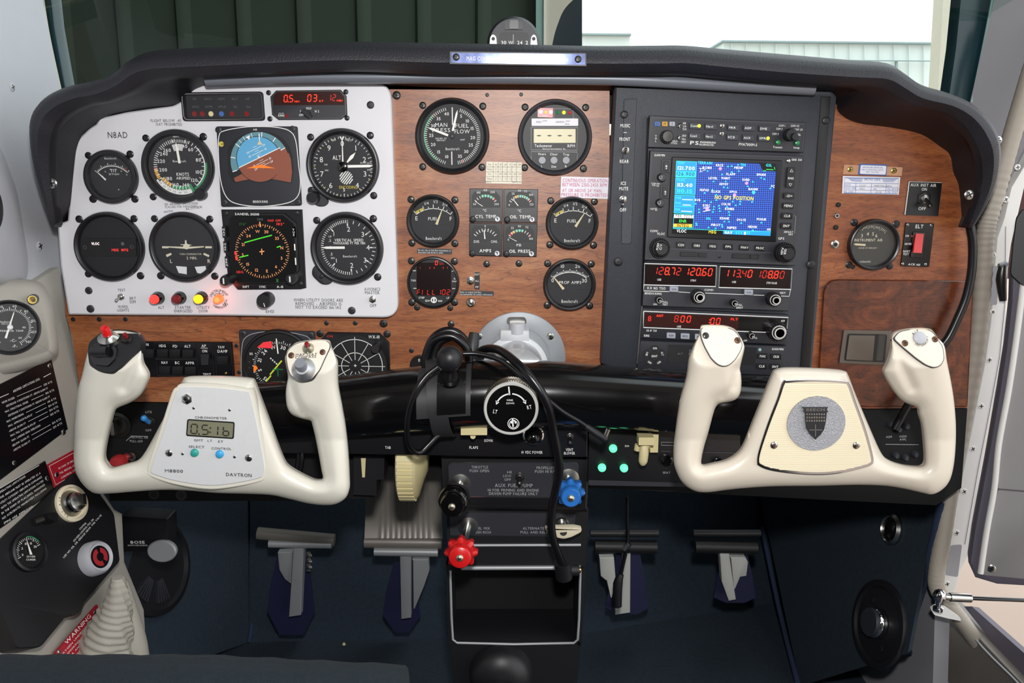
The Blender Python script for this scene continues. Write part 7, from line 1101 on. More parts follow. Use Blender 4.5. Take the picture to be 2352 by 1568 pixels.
for nm, lb, S, b, e, yk, r, mt_, lob in (('throttle_control', 'large round black throttle knob on the left of the quadrant', QP, (1057, 1110), (1040, 1157), -.085, 34, 'black_gloss', 0), ('propeller_control', 'blue lobed propeller knob on the right of the quadrant', QP, (1306, 1098), (1311, 1140), -.080, 27, 'blue_plastic', 8), ('mixture_control', 'red lobed mixture knob below the throttle knob', Q2, (1075, 1208), (1057, 1277), -.105, 30, 'red_plastic', 8)):
    A = S.pt(*b); KS = Y(yk); f2 = KS.fr(*e); s = f2.s; o = root(nm, lb, 'knob', f2.c); B = f2.c; ax = (B-A).normalized()
    m = MB(); m.lathe(A, (0, -1, 0), [(25*s, 0), (24*s, .002), (10*s, .004), (0, .004)], 'steel', 32); m.tube([A, B-ax*.01], .0045, 'steel', 14, 0); m.build('shaft', o)
    m = MB()
    if lob:
        q = []
        for rr, hh in ((.78, -.024), (1.0, -.020), (1.0, -.010), (.80, -.006), (.74, -.004)):
            q.append([B+ax*hh+(f2.ex*math.cos(t)+f2.ez*math.sin(t))*(r*s*rr*(1.08+(.13 if rr > .8 else 0)*math.cos(lob*t))) for t in [6.28318*i/96 for i in range(96)]])
        m.loft(q, mt_); m.lathe(B, ax, [(r*s*.86, -.008), (r*s*.84, 0), (r*s*.78, .004), (r*s*.7, .005), (0, .005)], mt_, 40)
    else: m.lathe(B, ax, [(r*s*.7, -.026), (r*s*.98, -.020), (r*s*1.03, -.010), (r*s*.92, -.004), (r*s*.78, -.002), (r*s*.77, .004), (r*s*.7, .007), (0, .008)], mt_, 48)
    m.build('grip', o)
    m = MB(); m.lathe(B+ax*(.005 if lob else .008), ax, [(8*s, 0), (7.5*s, .0015), (4*s, .003), (0, .0032)], 'brass_nickel', 16); m.box(B+ax*(.0085 if lob else .0115), f2.ex*.0018, f2.ez*.0005, ax*.0002, 'dial_dark'); m.build('screw', o)
aa = Y(-.03); o = root('alternate_air_control', 'cream T handle at the lower right of the quadrant', 'handle', aa.pt(1296, 1222)); m = MB(); plate(m, rnd([(1250, 1213), (1278, 1211), (1318, 1210), (1337, 1214), (1334, 1222), (1312, 1233), (1296, 1237), (1282, 1235), (1262, 1224)], 5), aa, .008, 'ribbed_cream', bev=.002); m.build('grip', o); m = MB(); m.tube([Q2.pt(1291, 1202), aa.pt(1294, 1222)], .0045, 'steel', 12, 0); m.lathe(Q2.pt(1290, 1203), (0, -1, 0), [(.010, 0), (.008, .003), (0, .004)], 'steel', 20); m.build('shaft', o)
FS = Y(-.03); f2 = FS.fr(1150, 1582); o = root('fuel_selector', 'black domed knob with chrome glint at the foot of the pedestal', 'knob', f2.c); s = f2.s; m = MB(); m.lathe(f2.c+Vector((0, .034, 0)), (0, -1, 0), [(68*s, 0), (64*s, .012), (55*s, .022), (30*s, .028), (0, .030)], 'black', 40); m.build('dome', o); m = MB(); m.tube([f2.pt(-26, -8, .002), f2.pt(0, -12, .004), f2.pt(30, -8, .002)], .004, 'dark_steel', 12, 4); m.build('rim', o)  # rim: steel tube standing in for the chrome highlight on the dome
# cables
cb = 'cable'
def cable(pts, r, name, lb, n=8):
    m = MB(); m.tube([Y(y).pt(u, v) for u, v, y in pts], r, cb, 12, n); o = m.build(name); tag(o, lb, 'cable'); return o
c1 = cable([(1064, 812, -.10), (1100, 813, -.10), (1150, 828, -.105), (1200, 866, -.115), (1240, 902, -.125), (1290, 944, -.12), (1330, 968, -.12), (1350, 982, -.12)], .0026, 'thin_cable', 'thin black cable from the ball mount to a small angled plug at right')
m = MB(); m.tube([Y(-.12).pt(1345, 978), Y(-.12).pt(1368, 994), Y(-.12).pt(1392, 1009)], [.003, .0042, .0042], 'black', 12, 0); m.build('plug', c1); m = MB(); m.tube([Y(-.12).pt(1388, 1006), Y(-.12).pt(1397, 984)], .0028, 'steel', 12, 0); m.build('tip', c1)
c2 = cable([(1100, 812, -.04), (1108, 804, -.05), (1130, 800, -.07), (1158, 810, -.095), (1200, 846, -.125), (1235, 888, -.135), (1258, 930, -.135), (1270, 980, -.12), (1281, 1040, -.11), (1284, 1085, -.10), (1273, 1140, -.09), (1266, 1190, -.085), (1270, 1235, -.08), (1284, 1275, -.07), (1296, 1300, -.06)], .0046, 'headset_cable', 'thick black cable hanging over the trim knob side down to the pedestal')
m = MB(); m.tube([Y(-.06).pt(1292, 1290), Y(-.055).pt(1296, 1325)], .010, 'black', 16, 0); m.tube([Y(-.055).pt(1296, 1308), Y(-.05).pt(1326, 1308)], .007, 'black', 16, 0); m.build('plug', c2); m = MB(); m.tube([Y(-.05).pt(1324, 1308), Y(-.05).pt(1334, 1308)], .0038, 'brass', 12, 0); m.build('tip', c2)
cable([(1006, 842, -.115), (980, 862, -.12), (958, 892, -.125), (942, 930, -.125), (935, 970, -.12), (937, 1010, -.11), (950, 1034, -.10), (966, 1038, -.095), (985, 1020, -.09), (1003, 1002, -.085), (1020, 992, -.08)], .0032, 'looped_cable', 'black cable looping down left of the ball mount')
for i, (du, dv, y) in enumerate(((0, 0, -.05), (6, 8, -.045), (14, 14, -.055), (-4, 12, -.06))):
    cable([(984+du, 850, y), (980+du, 815+dv, y), (992+du, 780+dv*.8, y), (1015+du, 762+dv, y), (1040+du*.6, 760+dv, y), (1062+du*.4, 774+dv, y), (1074, 798+dv*.5, y), (1078, 830, y)], .0045, 'coiled_cable', ['outermost', 'second', 'innermost', 'lowest'][i]+' loop of the black cable bundle behind the ball mount')
m = MB(); a = Y(-.03).pt(1086, 786); m.tube([Y(-.03).pt(1090, 765), Y(-.035).pt(1086, 790), Y(-.04).pt(1085, 815)], [.006, .007, .006], 'strap_grey', 14, 3); m.tube([Y(-.028).pt(1078, 792), Y(-.028).pt(1097, 787)], .0055, 'silver_paint', 14, 0); o = m.build('cable_clamp'); tag(o, 'grey cable clamp beside the aluminium shaft collar', 'clamp')
f2 = W0.fr(966, 838); o = root('small_gauge', 'small dark round gauge mostly hidden behind the column, letter E showing', 'gauge', f2.c); m = MB(); m.lathe(f2.c, W0.n, [(24*f2.s, 0), (23*f2.s, .006), (20*f2.s, .006), (20*f2.s, .003), (0, .003)], 'bezel', 32); m.build('case', o); m = MB(); T(m, 'E', W0, 963, 827, 6, WPN, h=.0034); m.build('lettering', o, smooth=0, fix=False)
m = MB(); m.tube([Y(-.02).pt(*p) for p in ((2228, 520), (2234, 560), (2232, 620), (2220, 680), (2200, 730), (2178, 775), (2150, 812), (2115, 880), (2080, 940), (2055, 985))], .0048, cb, 12, 6); o = m.build('side_cable'); tag(o, 'black cable from the right end of the glareshield down behind the right yoke', 'cable')
m = MB(); m.tube([Y(-.02).pt(*p) for p in ((790, 1000), (830, 1018), (880, 1015), (910, 1003))], .004, cb, 12, 6); o = m.build('hanging_cable'); tag(o, 'short black cable loop hanging under the column left of the trim wheel', 'cable'); m = MB(); m.tube([Y(-.03).pt(*p) for p in ((640, 1000), (672, 1012), (690, 1040), (684, 1085))], .005, cb, 12, 6); o = m.build('hanging_cable'); tag(o, 'black cable hanging inside the right horn opening of the left yoke', 'cable')
# ================================================================ left side wall
def inl(S, u0, v0, u1, v1, s_, size, m, c, h): T(m, s_, S, (u0+u1)/2, (v0+v1)/2, size, c, math.degrees(math.atan2(v1-v0, u1-u0)), wid=math.hypot(u1-u0, v1-v0), h=h, bold=False)
SLA = Surf(XL.pt(60, 950)+Vector((.026, 0, 0)), (.96, -.18, .16)); SLC = Surf(XL.pt(110, 1260)+Vector((.082, 0, 0)), (.90, -.22, .37)); SLB = Surf(XL.pt(60, 760)+Vector((.085, 0, 0)), (.62, -.74, .24))
m = MB(); plate(m, [(-400, 640), (0, 652), (58, 655), (134, 612), (152, 722), (168, 800), (190, 925), (196, 1010), (215, 1100), (262, 1170), (280, 1180), (285, 1290), (330, 1400), (345, 1640), (-400, 1640)], SLA, .03, 'wall_beige', bev=.002); o = m.build('side_trim_panel'); tag(o, 'beige lower left sidewall panel carrying the outside air temperature gauge', 'wall panel')
for u, v in ((28, 200), (90, 565)): screw(o, u, v, XL, 9, 'wall_grey', 'dark_steel')
sv = m = MB(); plate(m, rnd([(-120, 300), (0, 330), (40, 440), (66, 600), (62, 648), (20, 655), (-120, 655)], 26, 6), XL, .02, 'wall_grey', h=.014, bev=.010); o = m.build('vent_window_surround', smooth=60); tag(o, 'smooth grey moulded window surround at the far left edge', 'window surround')
m = MB(); m.lathe(XL.pt(-42, 476, .014), (1, 0, 0), [(.030, 0), (.029, .004), (.024, .001), (0, .001)], 'dial_dark', 40); m.build('opening', o)
hb = root('temperature_gauge_housing', 'beige rounded housing around the air temperature gauge at the left edge', 'housing', SLB.pt(60, 760)); m = MB(); plate(m, rnd([(-120, 655), (60, 640), (97, 647), (120, 690), (132, 765), (137, 808), (114, 830), (30, 856), (-120, 880)], 22, 6), SLB, .06, 'wall_beige', h=.0, bev=.010); m.build('shell', hb, smooth=60)
g = Gauge(22, 752, 63, SLB, 'air_temperature_gauge', 'round black outside air temperature gauge in a beige housing at the left edge', face=.86, dial='dial_dark', hh=.006)
g.ticks(-150, 150, 60, 38, 43, 1); g.ticks(-150, 150, 20, 38, 47, 1.3)
for s_, a in (('40', -20), ('60', 12), ('80', 42), ('100', 72), ('120', 102), ('140', 132)): t = math.radians(a); g.text(s_, math.sin(t)*50, -math.cos(t)*50, 5.5, bold=False)
g.text('40', 28, 0, 4.5, bold=False); g.text('60', 20, 24, 4.5, bold=False); g.text('-C-', 6, 30, 6); g.text('-F-', 9, 43, 6); g.text('FREE AIR TEMP', 4, 8, 4, wid=46, bold=False); brand(g, -8, -13, 4.5, 24); g.text('INDICATOR', -6, -8, 3, wid=20, bold=False); g.needle(-9, 25, 9, -36, 4.5, 2, tip=4); g.hub(6, 'white_panel'); g.done()
m = MB(); knob(m, SLB, 74, 688, 11, .014, 'bezel'); m.lathe(SLB.pt(74, 688, .014), SLB.n, [(9.5*.00045, 0), (9.5*.00045, .0004), (8*.00045, .0004), (8*.00045, 0)], 'brass', 24); m.build('dimmer_knob', hb)
def pl_(px, mt_, lb, nm='placard', S=SLA, h=.002): m = MB(); plate(m, px, S, .004, mt_, h=h, bev=.0004); o = m.build(nm); tag(o, lb, 'placard'); return o
o = pl_([(-60, 912), (118, 824), (156, 985), (22, 1086), (-50, 1140)], 'placard_black', 'large black AIRSPEED LIMITATIONS placard on the left sidewall'); m = MB()
inl(SLA, 24, 902, 98, 866, 'AIRSPEED LIMITATIONS (IAS)', 5, m, WPN, .0024); line(m, [(-10, 917), (20, 904)], SLA, 1.4, WPN, .0024); line(m, [(100, 866), (117, 857)], SLA, 1.4, WPN, .0024)
for i, (s_, k_) in enumerate((('NEVER EXCEED', '- 225 KTS'), ('-DECREASE 4 KNOTS/1000 FT. ABOVE 16,000 FT', ''), ('MAX. STRUCTURAL CRUISE', '- 190 KTS'), ('-DECREASE 3 KNOTS/1000 FT ABOVE 16,000 FT', ''), ('MAX. MANEUVERING', '- 141 KTS'), ('MAX. APPROACH FLAPS-15°', '- 154 KTS'), ('-ABOVE 20,000 FT', '- 124 KTS'), ('MAX. FULL DOWN FLAPS-30°', '- 123 KTS'), ('MAX. LANDING GEAR OPERATION', ''), ('-BELOW 20,000 FT', '- 154 KTS'), ('-ABOVE 20,000 FT', '- 129 KTS'))):
    f = i/10; u0, v0, u1, v1 = 2+26*f, 926+110*f, 122+22*f, 875+95*f; L_ = min(.98, len(s_)/42); q = lambda t: (u0+(u1-u0)*t, v0+(v1-v0)*t); a = q(L_)
    inl(SLA, u0, v0, a[0], a[1], s_, 4.2, m, WPN, .0024)
    if k_: b_ = q(.80); inl(SLA, b_[0], b_[1], u1, v1, k_[2:], 4.2, m, WPN, .0024); line(m, [q(L_+.02), q(.78)], SLA, .8, WPN, .0024)
m.build('lettering', o, smooth=0, fix=False)
for u, v in ((114, 840), (146, 992), (33, 1063)): screw(o, u, v, SLA, 6, 'steel', 'dial_dark', .002)
o = pl_([(107, 1068), (172, 1032), (182, 1086), (124, 1120)], 'placard_red', 'small red IN CASE OF FIRE placard on the left sidewall'); m = MB(); line(m, [(113, 1070), (174, 1037), (180, 1084), (128, 1113), (113, 1070)], SLA, 1, WPN, .0024)
for i, s_ in enumerate(('IN CASE OF FIRE', 'PULL FIREWALL AIR', 'CONTROL OFF')): inl(SLA, 132+i*3, 1077+i*11, 172+i*3, 1056+i*10, s_, 4, m, WPN, .0024)
m.build('lettering', o, smooth=0, fix=False); screw(o, 130, 1090, SLA, 5.5, 'steel', 'dial_dark', .002)
o = pl_([(-60, 1160), (104, 1058), (126, 1126), (0, 1214), (-60, 1250)], 'placard_black', 'long black operating limitations placard above the oxygen panel'); m = MB(); line(m, [(0, 1121), (90, 1068)], SLA, 1.2, WPN, .0024)
for i, s_ in enumerate(('OPERATING LIMITATIONS', 'THIS AIRPLANE MUST BE OPERATED AS A', 'UTILITY CATEGORY AIRPLANE IN COMPLIANCE', 'WITH THE OPERATING LIMITATIONS STATED', 'IN THE FORM OF PLACARDS, MARKINGS', 'NO ACROBATIC MANEUVERS INCLUDING', 'SPINS ARE APPROVED')): inl(SLA, -4+i*2, 1133+i*11.5, (60 if i in (0, 6) else 94)+i*3, (1092+i*2.5 if i in (0, 6) else 1074)+i*9, s_, 4.2, m, WPN, .0024)
m.build('lettering', o, smooth=0, fix=False); screw(o, 108, 1098, SLA, 5.5, 'steel', 'dial_dark', .002)
# oxygen panel
ox = root('oxygen_console', 'black angular side panel with cylinder gauge and cream ringed valve at lower left', 'side panel', SLC.pt(110, 1260)); m = MB(); plate(m, rnd([(-60, 1295), (0, 1238), (166, 1083), (205, 1100), (262, 1180), (275, 1288), (193, 1382), (186, 1402), (170, 1414), (154, 1412), (92, 1487), (36, 1490), (-10, 1380), (-60, 1300)], [0, 4, 14, 8, 8, 6, 5, 6, 5, 6, 12, 12, 6, 0]), SLC, .035, 'black', h=.002, bev=.0015); m.build('plate', ox)
f2 = SLC.fr(160, 1157); s = f2.s; m = MB(); m.lathe(f2.c, SLC.n, [(43*s, .001), (42*s, .005), (36*s, .007), (34*s, .003), (0, .003)], 'ribbed_cream', 44); m.build('valve_ring', ox); m = MB(); m.lathe(f2.c, SLC.n, [(32*s, .002), (30*s, .004), (22*s, .009), (20*s, .013), (10*s, .015), (0, .015)], 'steel', 36); m.lathe(f2.c, SLC.n, [(24*s, .008), (23*s, .0095), (19*s, .012)], 'black_gloss', 32); m.build('valve', ox); m = MB(); m.box(f2.c+SLC.n*.018, f2.ex*.002, f2.ez*.006, SLC.n*.005, 'dark_steel'); m.build('key', ox)
m = MB(); arctext(m, 'ALT AIR', f2, 39, -110, 4, 'lcd_ink', 12, h=.0072); m.build('lettering', ox, smooth=0, fix=False)
g = Gauge(60, 1268, 46, SLC, 'oxygen_gauge', 'round oxygen pressure gauge', face=.85, par=None, dial='dial_dark', hh=.006) if 0 else None
f2 = SLC.fr(60, 1268); s = f2.s; og = root('oxygen_pressure_gauge', 'small round black pressure gauge on the lower left side panel', 'gauge', f2.c); m = MB(); m.lathe(f2.c, SLC.n, [(47*s, .002), (46*s, .007), (41*s, .008), (38*s, .006), (38*s, .004)], 'bezel', 44); m.build('bezel', og); m = MB(); m.lathe(f2.c, SLC.n, [(39*s, .0035), (39*s, .0042), (0, .0042)], 'dial_dark', 40); m.build('dial', og)
m = MB(); ticks(m, f2, -120, 60, 20, 27, 32, 1, WPN, .0045); ticks(m, f2, -120, 60, 5, 25, 33, 1.5, WPN, .0045); ringf(m, f2, 0, 0, 33, 35, 'green_print', .0045, 20, -10, 50)
for s_, a in (('0', -115), ('5', -70), ('10', -25), ('15', 15), ('20', 55)): t = math.radians(a); text(m, s_, f2, math.sin(t)*19, -math.cos(t)*19, 5, WPN, h=.0045)
text(m, 'OXYGEN', f2, 4, 12, 4, WPN, h=.0045, wid=22); text(m, 'CYLINDER', f2, 4, 19, 4, WPN, h=.0045, wid=24); m.build('dial_markings', og, smooth=0, fix=False); m = MB(); t = math.radians(-18); m.prism([f2.pt(a, b, .006) for a, b in ((-3+math.sin(t)*-8, 8), (3+math.sin(t)*-8, 8), (math.sin(t)*29, -math.cos(t)*29))], SLC.n, .0005, 'needle'); m.build('needle', og)
m = MB(); knob(m, SLC, 100, 1194, 12, .016, 'bezel'); m.tube([SLC.pt(78, 1199, .006), SLC.pt(98, 1192, .008)], .004, 'dark_steel', 12, 0); m.build('dimmer_knob', ox)
f2 = SLC.fr(208, 1285); s = f2.s; m = MB(); m.lathe(f2.c, SLC.n, [(40*s, .001), (39*s, .012), (34*s, .016), (30*s, .014), (0, .014)], 'wall_grey', 40); o = m.build('filler_cap', ox); m = MB(); disc(m, f2, 0, 0, 26, 'placard_black', .0145, 28); ringf(m, f2, 0, 0, 10, 21, 'red_knob', .0148, 24, 0, 120); ringf(m, f2, 0, 0, 10, 21, 'red_knob', .0148, 24, 150, 330); m.build('emblem', o, smooth=0)
m = MB()
for (u0, v0, u1, v1, s_) in ((168, 1244, 216, 1190, 'OXYGEN CONTROL PULL ON'), (145, 1281, 236, 1178, 'USE NO OIL OR GREASE NEAR THIS VALVE'), (182, 1216, 198, 1200, 'CAUTION')): inl(SLC, u0, v0, u1, v1, s_, 4, m, WPN, .0024)
m.build('placard_lettering', ox, smooth=0, fix=False)
SLD = Surf(XL.pt(180, 1460)+Vector((.128, 0, 0)), (.88, -.3, .3)); o = pl_([(128, 1498), (224, 1388), (234, 1440), (225, 1458), (175, 1530), (130, 1535)], 'placard_red', 'red WARNING placard at the bottom of the left sidewall', S=SLD); m = MB(); inl(SLD, 155, 1472, 204, 1416, 'WARNING', 8, m, WPN, .0024)
for i in range(4): inl(SLD, 145+i*4, 1500+i*8, 218+i*2, 1416+i*11, ('OXYGEN UNDER PRESSURE', 'NO SMOKING WHEN IN USE', 'KEEP OIL AND GREASE AWAY', 'FROM THIS EQUIPMENT')[i], 3.6, m, WPN, .0024)
m.build('lettering', o, smooth=0, fix=False)
for u, v in ((136, 1496), (219, 1406)): screw(o, u, v, SLD, 5, 'steel', 'dial_dark', .002)
# gathered boot and smooth tube at the lower left
BS = Y(-.10); m = MB(); pts = spline([BS.pt(270, 1326), BS.pt(270, 1380), BS.pt(258, 1430), BS.pt(240, 1490), BS.pt(226, 1580)], 24); rings = []
for i, p in enumerate(pts):
    t = (pts[min(i+1, len(pts)-1)]-pts[max(i-1, 0)]).normalized(); a = Vector((0, 1, 0)); a = (a-t*a.dot(t)).normalized(); b = t.cross(a); f = i/len(pts); R_ = (.006+.024*min(1, f*1.3))*(1+.035*math.sin(i*1.05))
    rings.append([p+a*math.cos(x)*R_+b*math.sin(x)*R_*(1+.10*math.sin(x*7+i*.22)) for x in [6.28318*j/28 for j in range(28)]])
m.loft(rings, 'boot_cream'); o = m.build('gathered_boot'); tag(o, 'gathered cream fabric boot at the bottom left corner', 'boot')
m = MB(); m.tube([Y(-.07).pt(*p) for p in ((276, 1335), (290, 1400), (305, 1480), (312, 1570))], [.008, .012, .016, .018], 'boot_cream', 20, 6); o = m.build('smooth_tube'); tag(o, 'smooth pale tube right of the gathered cream boot', 'tube')
# left kick: round black speaker and headset control box
f2 = KL_.fr(352, 1300); s = f2.s; rr = 116*s; o = root('round_vent', 'large round dark louvred vent on the left kick panel', 'vent', f2.c); m = MB(); m.lathe(f2.c, KL_.n, [(rr, .001), (rr*.98, .008), (rr*.88, .010), (rr*.84, .004), (0, .004)], 'black', 56); m.build('frame', o)
for a0 in (150, 200, 20): 
    m = MB()
    for k in range(5): m.box(f2.pt(math.sin(math.radians(a0+k*6))*60, -math.cos(math.radians(a0+k*6))*60, .006), (f2.ex*math.sin(math.radians(a0+k*6))+f2.ez*math.cos(math.radians(a0+k*6)))*.016, (f2.ex*math.cos(math.radians(a0+k*6))-f2.ez*math.sin(math.radians(a0+k*6)))*.0012, KL_.n*.002, 'case_grey')
    m.build('louvre_set', o)
CS_ = Y(.10); m = MB(); m.lathe(CS_.pt(376, 1262), (0, -1, .1), [(.015, 0), (.0155, .006), (.014, .008), (0, .008)], 'silver_paint', 32, 1.3); o2 = m.build('round_mirror_cap'); tag(o2, 'oval silver cap in front of the dark round vent', 'cap')
m = MB(); plate(m, rnd([(276, 1184), (386, 1190), (386, 1268), (278, 1266)], 5), CS_, .03, 'black', bev=.001); o = m.build('headset_control_box'); tag(o, 'black headset control box with white logo lettering under the left yoke', 'control box'); m = MB(); T(m, 'BOSE', CS_, 316, 1245, 6, WPN, 0, wid=30); T(m, 'ACOUSTIC NOISE CANCELLING', CS_, 316, 1252, 3, WPN, 0, wid=42, bold=False); m.build('lettering', o, smooth=0, fix=False)
# ================================================================ rudder pedals
PS_ = Y(.25)
def pedal(label, roll, bar, stem, bracket, boot, rubber, mt_s, pad=None, group='rudder pedals'):
    c = PS_.pt((roll[0][0]+roll[1][0])/2, roll[0][1]); r_ = root('rudder_pedal', label, 'pedal', c, group); m = MB(); m.tube([PS_.pt(*roll[0]), PS_.pt(*roll[1])], roll[2]*PS_.fr(*roll[0]).s, rubber, 16, 0); m.build('roll', r_)
    if pad:
        m = MB(); q = []; k = len(pad)
        for i, (v, ul, ur, y) in enumerate(pad): q.append([Y(y).pt(u, v) for u in np.linspace(ul, ur, 44)]+[Y(y+.008).pt(u, v) for u in np.linspace(ur, ul, 44)])
        for r0 in q:
            for j in range(44): r0[j] = r0[j]+Vector((0, (-.0012 if 6 < j < 38 and j % 3 == 0 else 0), 0))
        m.loft(q, rubber); m.build('pad', r_, smooth=25)
    m = MB(); (u0, v0), (u1, v1) = bar[0], bar[1]; m.tube([PS_.pt(u0, v0, .004), PS_.pt(u1, v1, .004)], bar[2]*.00063, mt_s if rubber != 'pedal_black' else rubber, 14, 0); m.build('crossbar', r_)
    m = MB(); plate(m, stem, PS_, .014, mt_s, h=.006, bev=.001); m.build('arm', r_); m = MB(); plate(m, bracket, PS_, .012, mt_s, h=-.004, bev=.001); m.build('bracket', r_)
    if boot:
        m = MB(); u0, u1, v0, v1, vt = boot; T_ = PS_; m.loft([[Y(y).pt(u, v) for u, y in ((u0, .27), (u1, .27), (u1, .33), (u0, .33))] for u0, u1, v in ((u0+25, u1-20, vt), (u0+8, u1-8, (vt+v0)/2), (u0, u1, v0), (u0+28, u1-26, v1))], 'navy_boot'); m.build('floor_boot', r_)
    return r_
pa = pedal('left rudder pedal under the left yoke, with coil spring beside its arm', ((592, 1224), (768, 1240), 13), ((618, 1248), (762, 1250), 10), [(675, 1254), (698, 1256), (691, 1412), (664, 1416)], [(638, 1268), (672, 1266), (668, 1340), (655, 1330), (642, 1308)], (614, 724, 1404, 1458, 1270), 'pedal_rubber', 'silver_paint')
m = MB(); m.tube([PS_.pt(710+math.cos(i*1.2)*6, 1266+i*.6, math.sin(i*1.2)*.003) for i in range(78)], .0008, 'steel', 6, 0); m.build('spring', pa)
pedal('ribbed rudder pedal with curved grey rubber pad beside the trim wheel', ((838, 1244), (1014, 1246), 13), ((860, 1266), (1006, 1268), 11), [(919, 1272), (944, 1274), (944, 1418), (922, 1421)], [(947, 1284), (984, 1284), (986, 1310), (974, 1345), (952, 1398)], (880, 966, 1414, 1452, 1290), 'pedal_rubber', 'silver_paint', pad=[(1045, 844, 1010, .225), (1090, 842, 1012, .235), (1140, 840, 1014, .245), (1180, 839, 1015, .25), (1210, 838, 1016, .248), (1236, 837, 1017, .24)])
pedal('black rudder pedal right of the pedestal with a cable hanging past it', ((1356, 1224), (1512, 1224), 8), ((1366, 1254), (1508, 1256), 16), [(1431, 1268), (1448, 1268), (1447, 1406), (1413, 1411), (1413, 1398), (1428, 1394)], [(1377, 1280), (1410, 1279), (1414, 1330), (1405, 1372), (1392, 1332), (1380, 1322)], (1392, 1490, 1396, 1410, 1270), 'pedal_black', 'silver_light')
pedal('rightmost black rudder pedal under the right yoke', ((1592, 1224), (1746, 1224), 8), ((1596, 1254), (1738, 1257), 16), [(1653, 1268), (1674, 1268), (1683, 1330), (1690, 1376), (1674, 1379), (1658, 1335)], [(1677, 1279), (1712, 1279), (1718, 1290), (1714, 1322), (1700, 1324), (1688, 1352)], (1640, 1736, 1372, 1384, 1270), 'pedal_black', 'silver_light')
m = MB(); m.tube([Y(.16).pt(*p) for p in ((1441, 1140), (1441, 1200), (1441, 1246), (1432, 1290), (1425, 1322))], .0028, cb, 12, 4); m.tube([Y(.16).pt(1427, 1318), Y(.16).pt(1419, 1340), Y(.16).pt(1418, 1392)], [.004, .007, .006], 'black', 14, 3); o = m.build('pedal_cable'); tag(o, 'thin black cord with plug hanging in front of the black pedal right of the pedestal', 'cable'); m = MB(); m.tube([Y(.155).pt(1433, 1262), Y(.155).pt(1446, 1248)], .004, 'steel', 12, 0); m.build('clip', o)
# right kick panel: vent and speaker
f2 = KS_.fr(2052, 1216); s = f2.s; o = root('eyeball_vent', 'chrome ringed eyeball vent on the blue right kick panel', 'vent', f2.c); m = MB(); m.lathe(f2.c, KS_.n, [(36*s, 0), (36*s, .004), (30*s, .008), (26*s, .005), (26*s, .001)], 'steel', 36); m.build('ring', o); m = MB(); m.lathe(f2.c, KS_.n, [(25*s, .001), (22*s, .006), (12*s, .009), (0, .009)], 'black_gloss', 28); m.build('ball', o)
f2 = KS_.fr(2020, 1432); s = f2.s; rr = 104*s; o = root('round_speaker', 'large round black speaker plate on the blue right kick panel', 'speaker', f2.c); m = MB(); m.lathe(f2.c, KS_.n, [(rr, .0), (rr*.98, .005), (rr*.86, .006), (rr*.80, .003), (rr*.5, .004), (0, .004)], 'black', 60); m.build('frame', o)
m = MB(); m.lathe(f2.pt(8, 0, .004), KS_.n, [(34*s, 0), (34*s, .014), (32*s, .016), (0, .016)], 'case_grey', 36); m.build('centre_cap', o); m = MB(); m.lathe(f2.pt(8, 0, .004), KS_.n, [(36*s, .001), (35.5*s, .010), (34*s, .011), (34*s, .001)], 'chrome', 36); m.build('cap_ring', o)
for u, v in ((2004, 1378), (2024, 1490)): screw(o, u, v, KS_, 8, 'black', 'dark_steel', .004)
# ================================================================ door frame, seal and open door on the right
JS = Y(.045); m = MB(); plate(m, [(2400, 300), (2352, 380), (2322, 430), (2306, 500), (2290, 545), (2283, 620), (2275, 740), (2262, 830), (2238, 950), (2212, 1080), (2190, 1190), (2162, 1340), (2158, 1366), (2186, 1376), (2200, 1335), (2206, 1310), (2226, 1270), (2252, 1090), (2275, 960), (2295, 860), (2310, 740), (2314, 620), (2322, 560), (2352, 430), (2400, 340)], JS, .02, 'door_frame_white', bev=.001); jb = m.build('door_jamb'); tag(jb, 'white screwed door jamb strip running down beside the beige seal', 'door frame')
m = MB(); line(m, [(2310, 520), (2308, 700), (2296, 820), (2270, 960), (2246, 1080), (2216, 1250)], JS, 1.4, 'rubber', .0006); m.build('edge_line', jb, smooth=0); m = MB(); plate(m, rnd([(2276, 612), (2296, 610), (2290, 700), (2272, 700)], 4), JS, .001, 'pillar_grey', h=.0005); plate(m, rnd([(2184, 1252), (2210, 1250), (2200, 1325), (2170, 1320)], 5), JS, .001, 'pillar_grey', h=.0005); m.build('recess', jb)
for u, v in ((2337, 384), (2310, 458), (2281, 585), (2280, 716), (2272, 826), (2253, 932), (2234, 1030), (2214, 1128), (2197, 1223), (2175, 1340)): screw(jb, u, v, JS, 7, 'door_frame_white', 'dark_steel')
m = MB(); m.tube([Y(.03).pt(2304, 608), Y(.03).pt(2300, 640), Y(.03).pt(2304, 690)], [.004, .006, .004], 'dark_steel', 12, 3); m.tube([Y(.03).pt(2296, 612), Y(.03).pt(2312, 606)], .004, 'alu', 10, 0); m.build('hinge', jb)
SS_ = Y(.038); sp_ = [(2420, 40), (2380, 130), (2350, 225), (2322, 320), (2297, 410), (2274, 490), (2264, 540), (2259, 620), (2249, 740), (2232, 860), (2208, 980), (2186, 1100), (2168, 1220), (2152, 1310), (2153, 1352), (2178, 1386), (2214, 1432), (2262, 1500), (2330, 1600)]
m = MB(); P_ = spline([SS_.pt(*p) for p in sp_], 16); rings = []; a = Vector((0, -1, 0))
for i, p in enumerate(P_):
    t = (P_[min(i+1, len(P_)-1)]-P_[max(i-1, 0)]).normalized(); b = t.cross(a).normalized(); R_ = .0100*(1+.05*math.sin(i*1.9)*(1 if 60 < i < 170 else .3)); rings.append([p+a*math.cos(x)*R_+b*math.sin(x)*R_ for x in [6.28318*j/16 for j in range(16)]])
m.loft(rings, 'seal_beige'); o = m.build('door_seal', smooth=60); tag(o, 'beige wrinkled tubular door seal curving down the right side', 'seal')
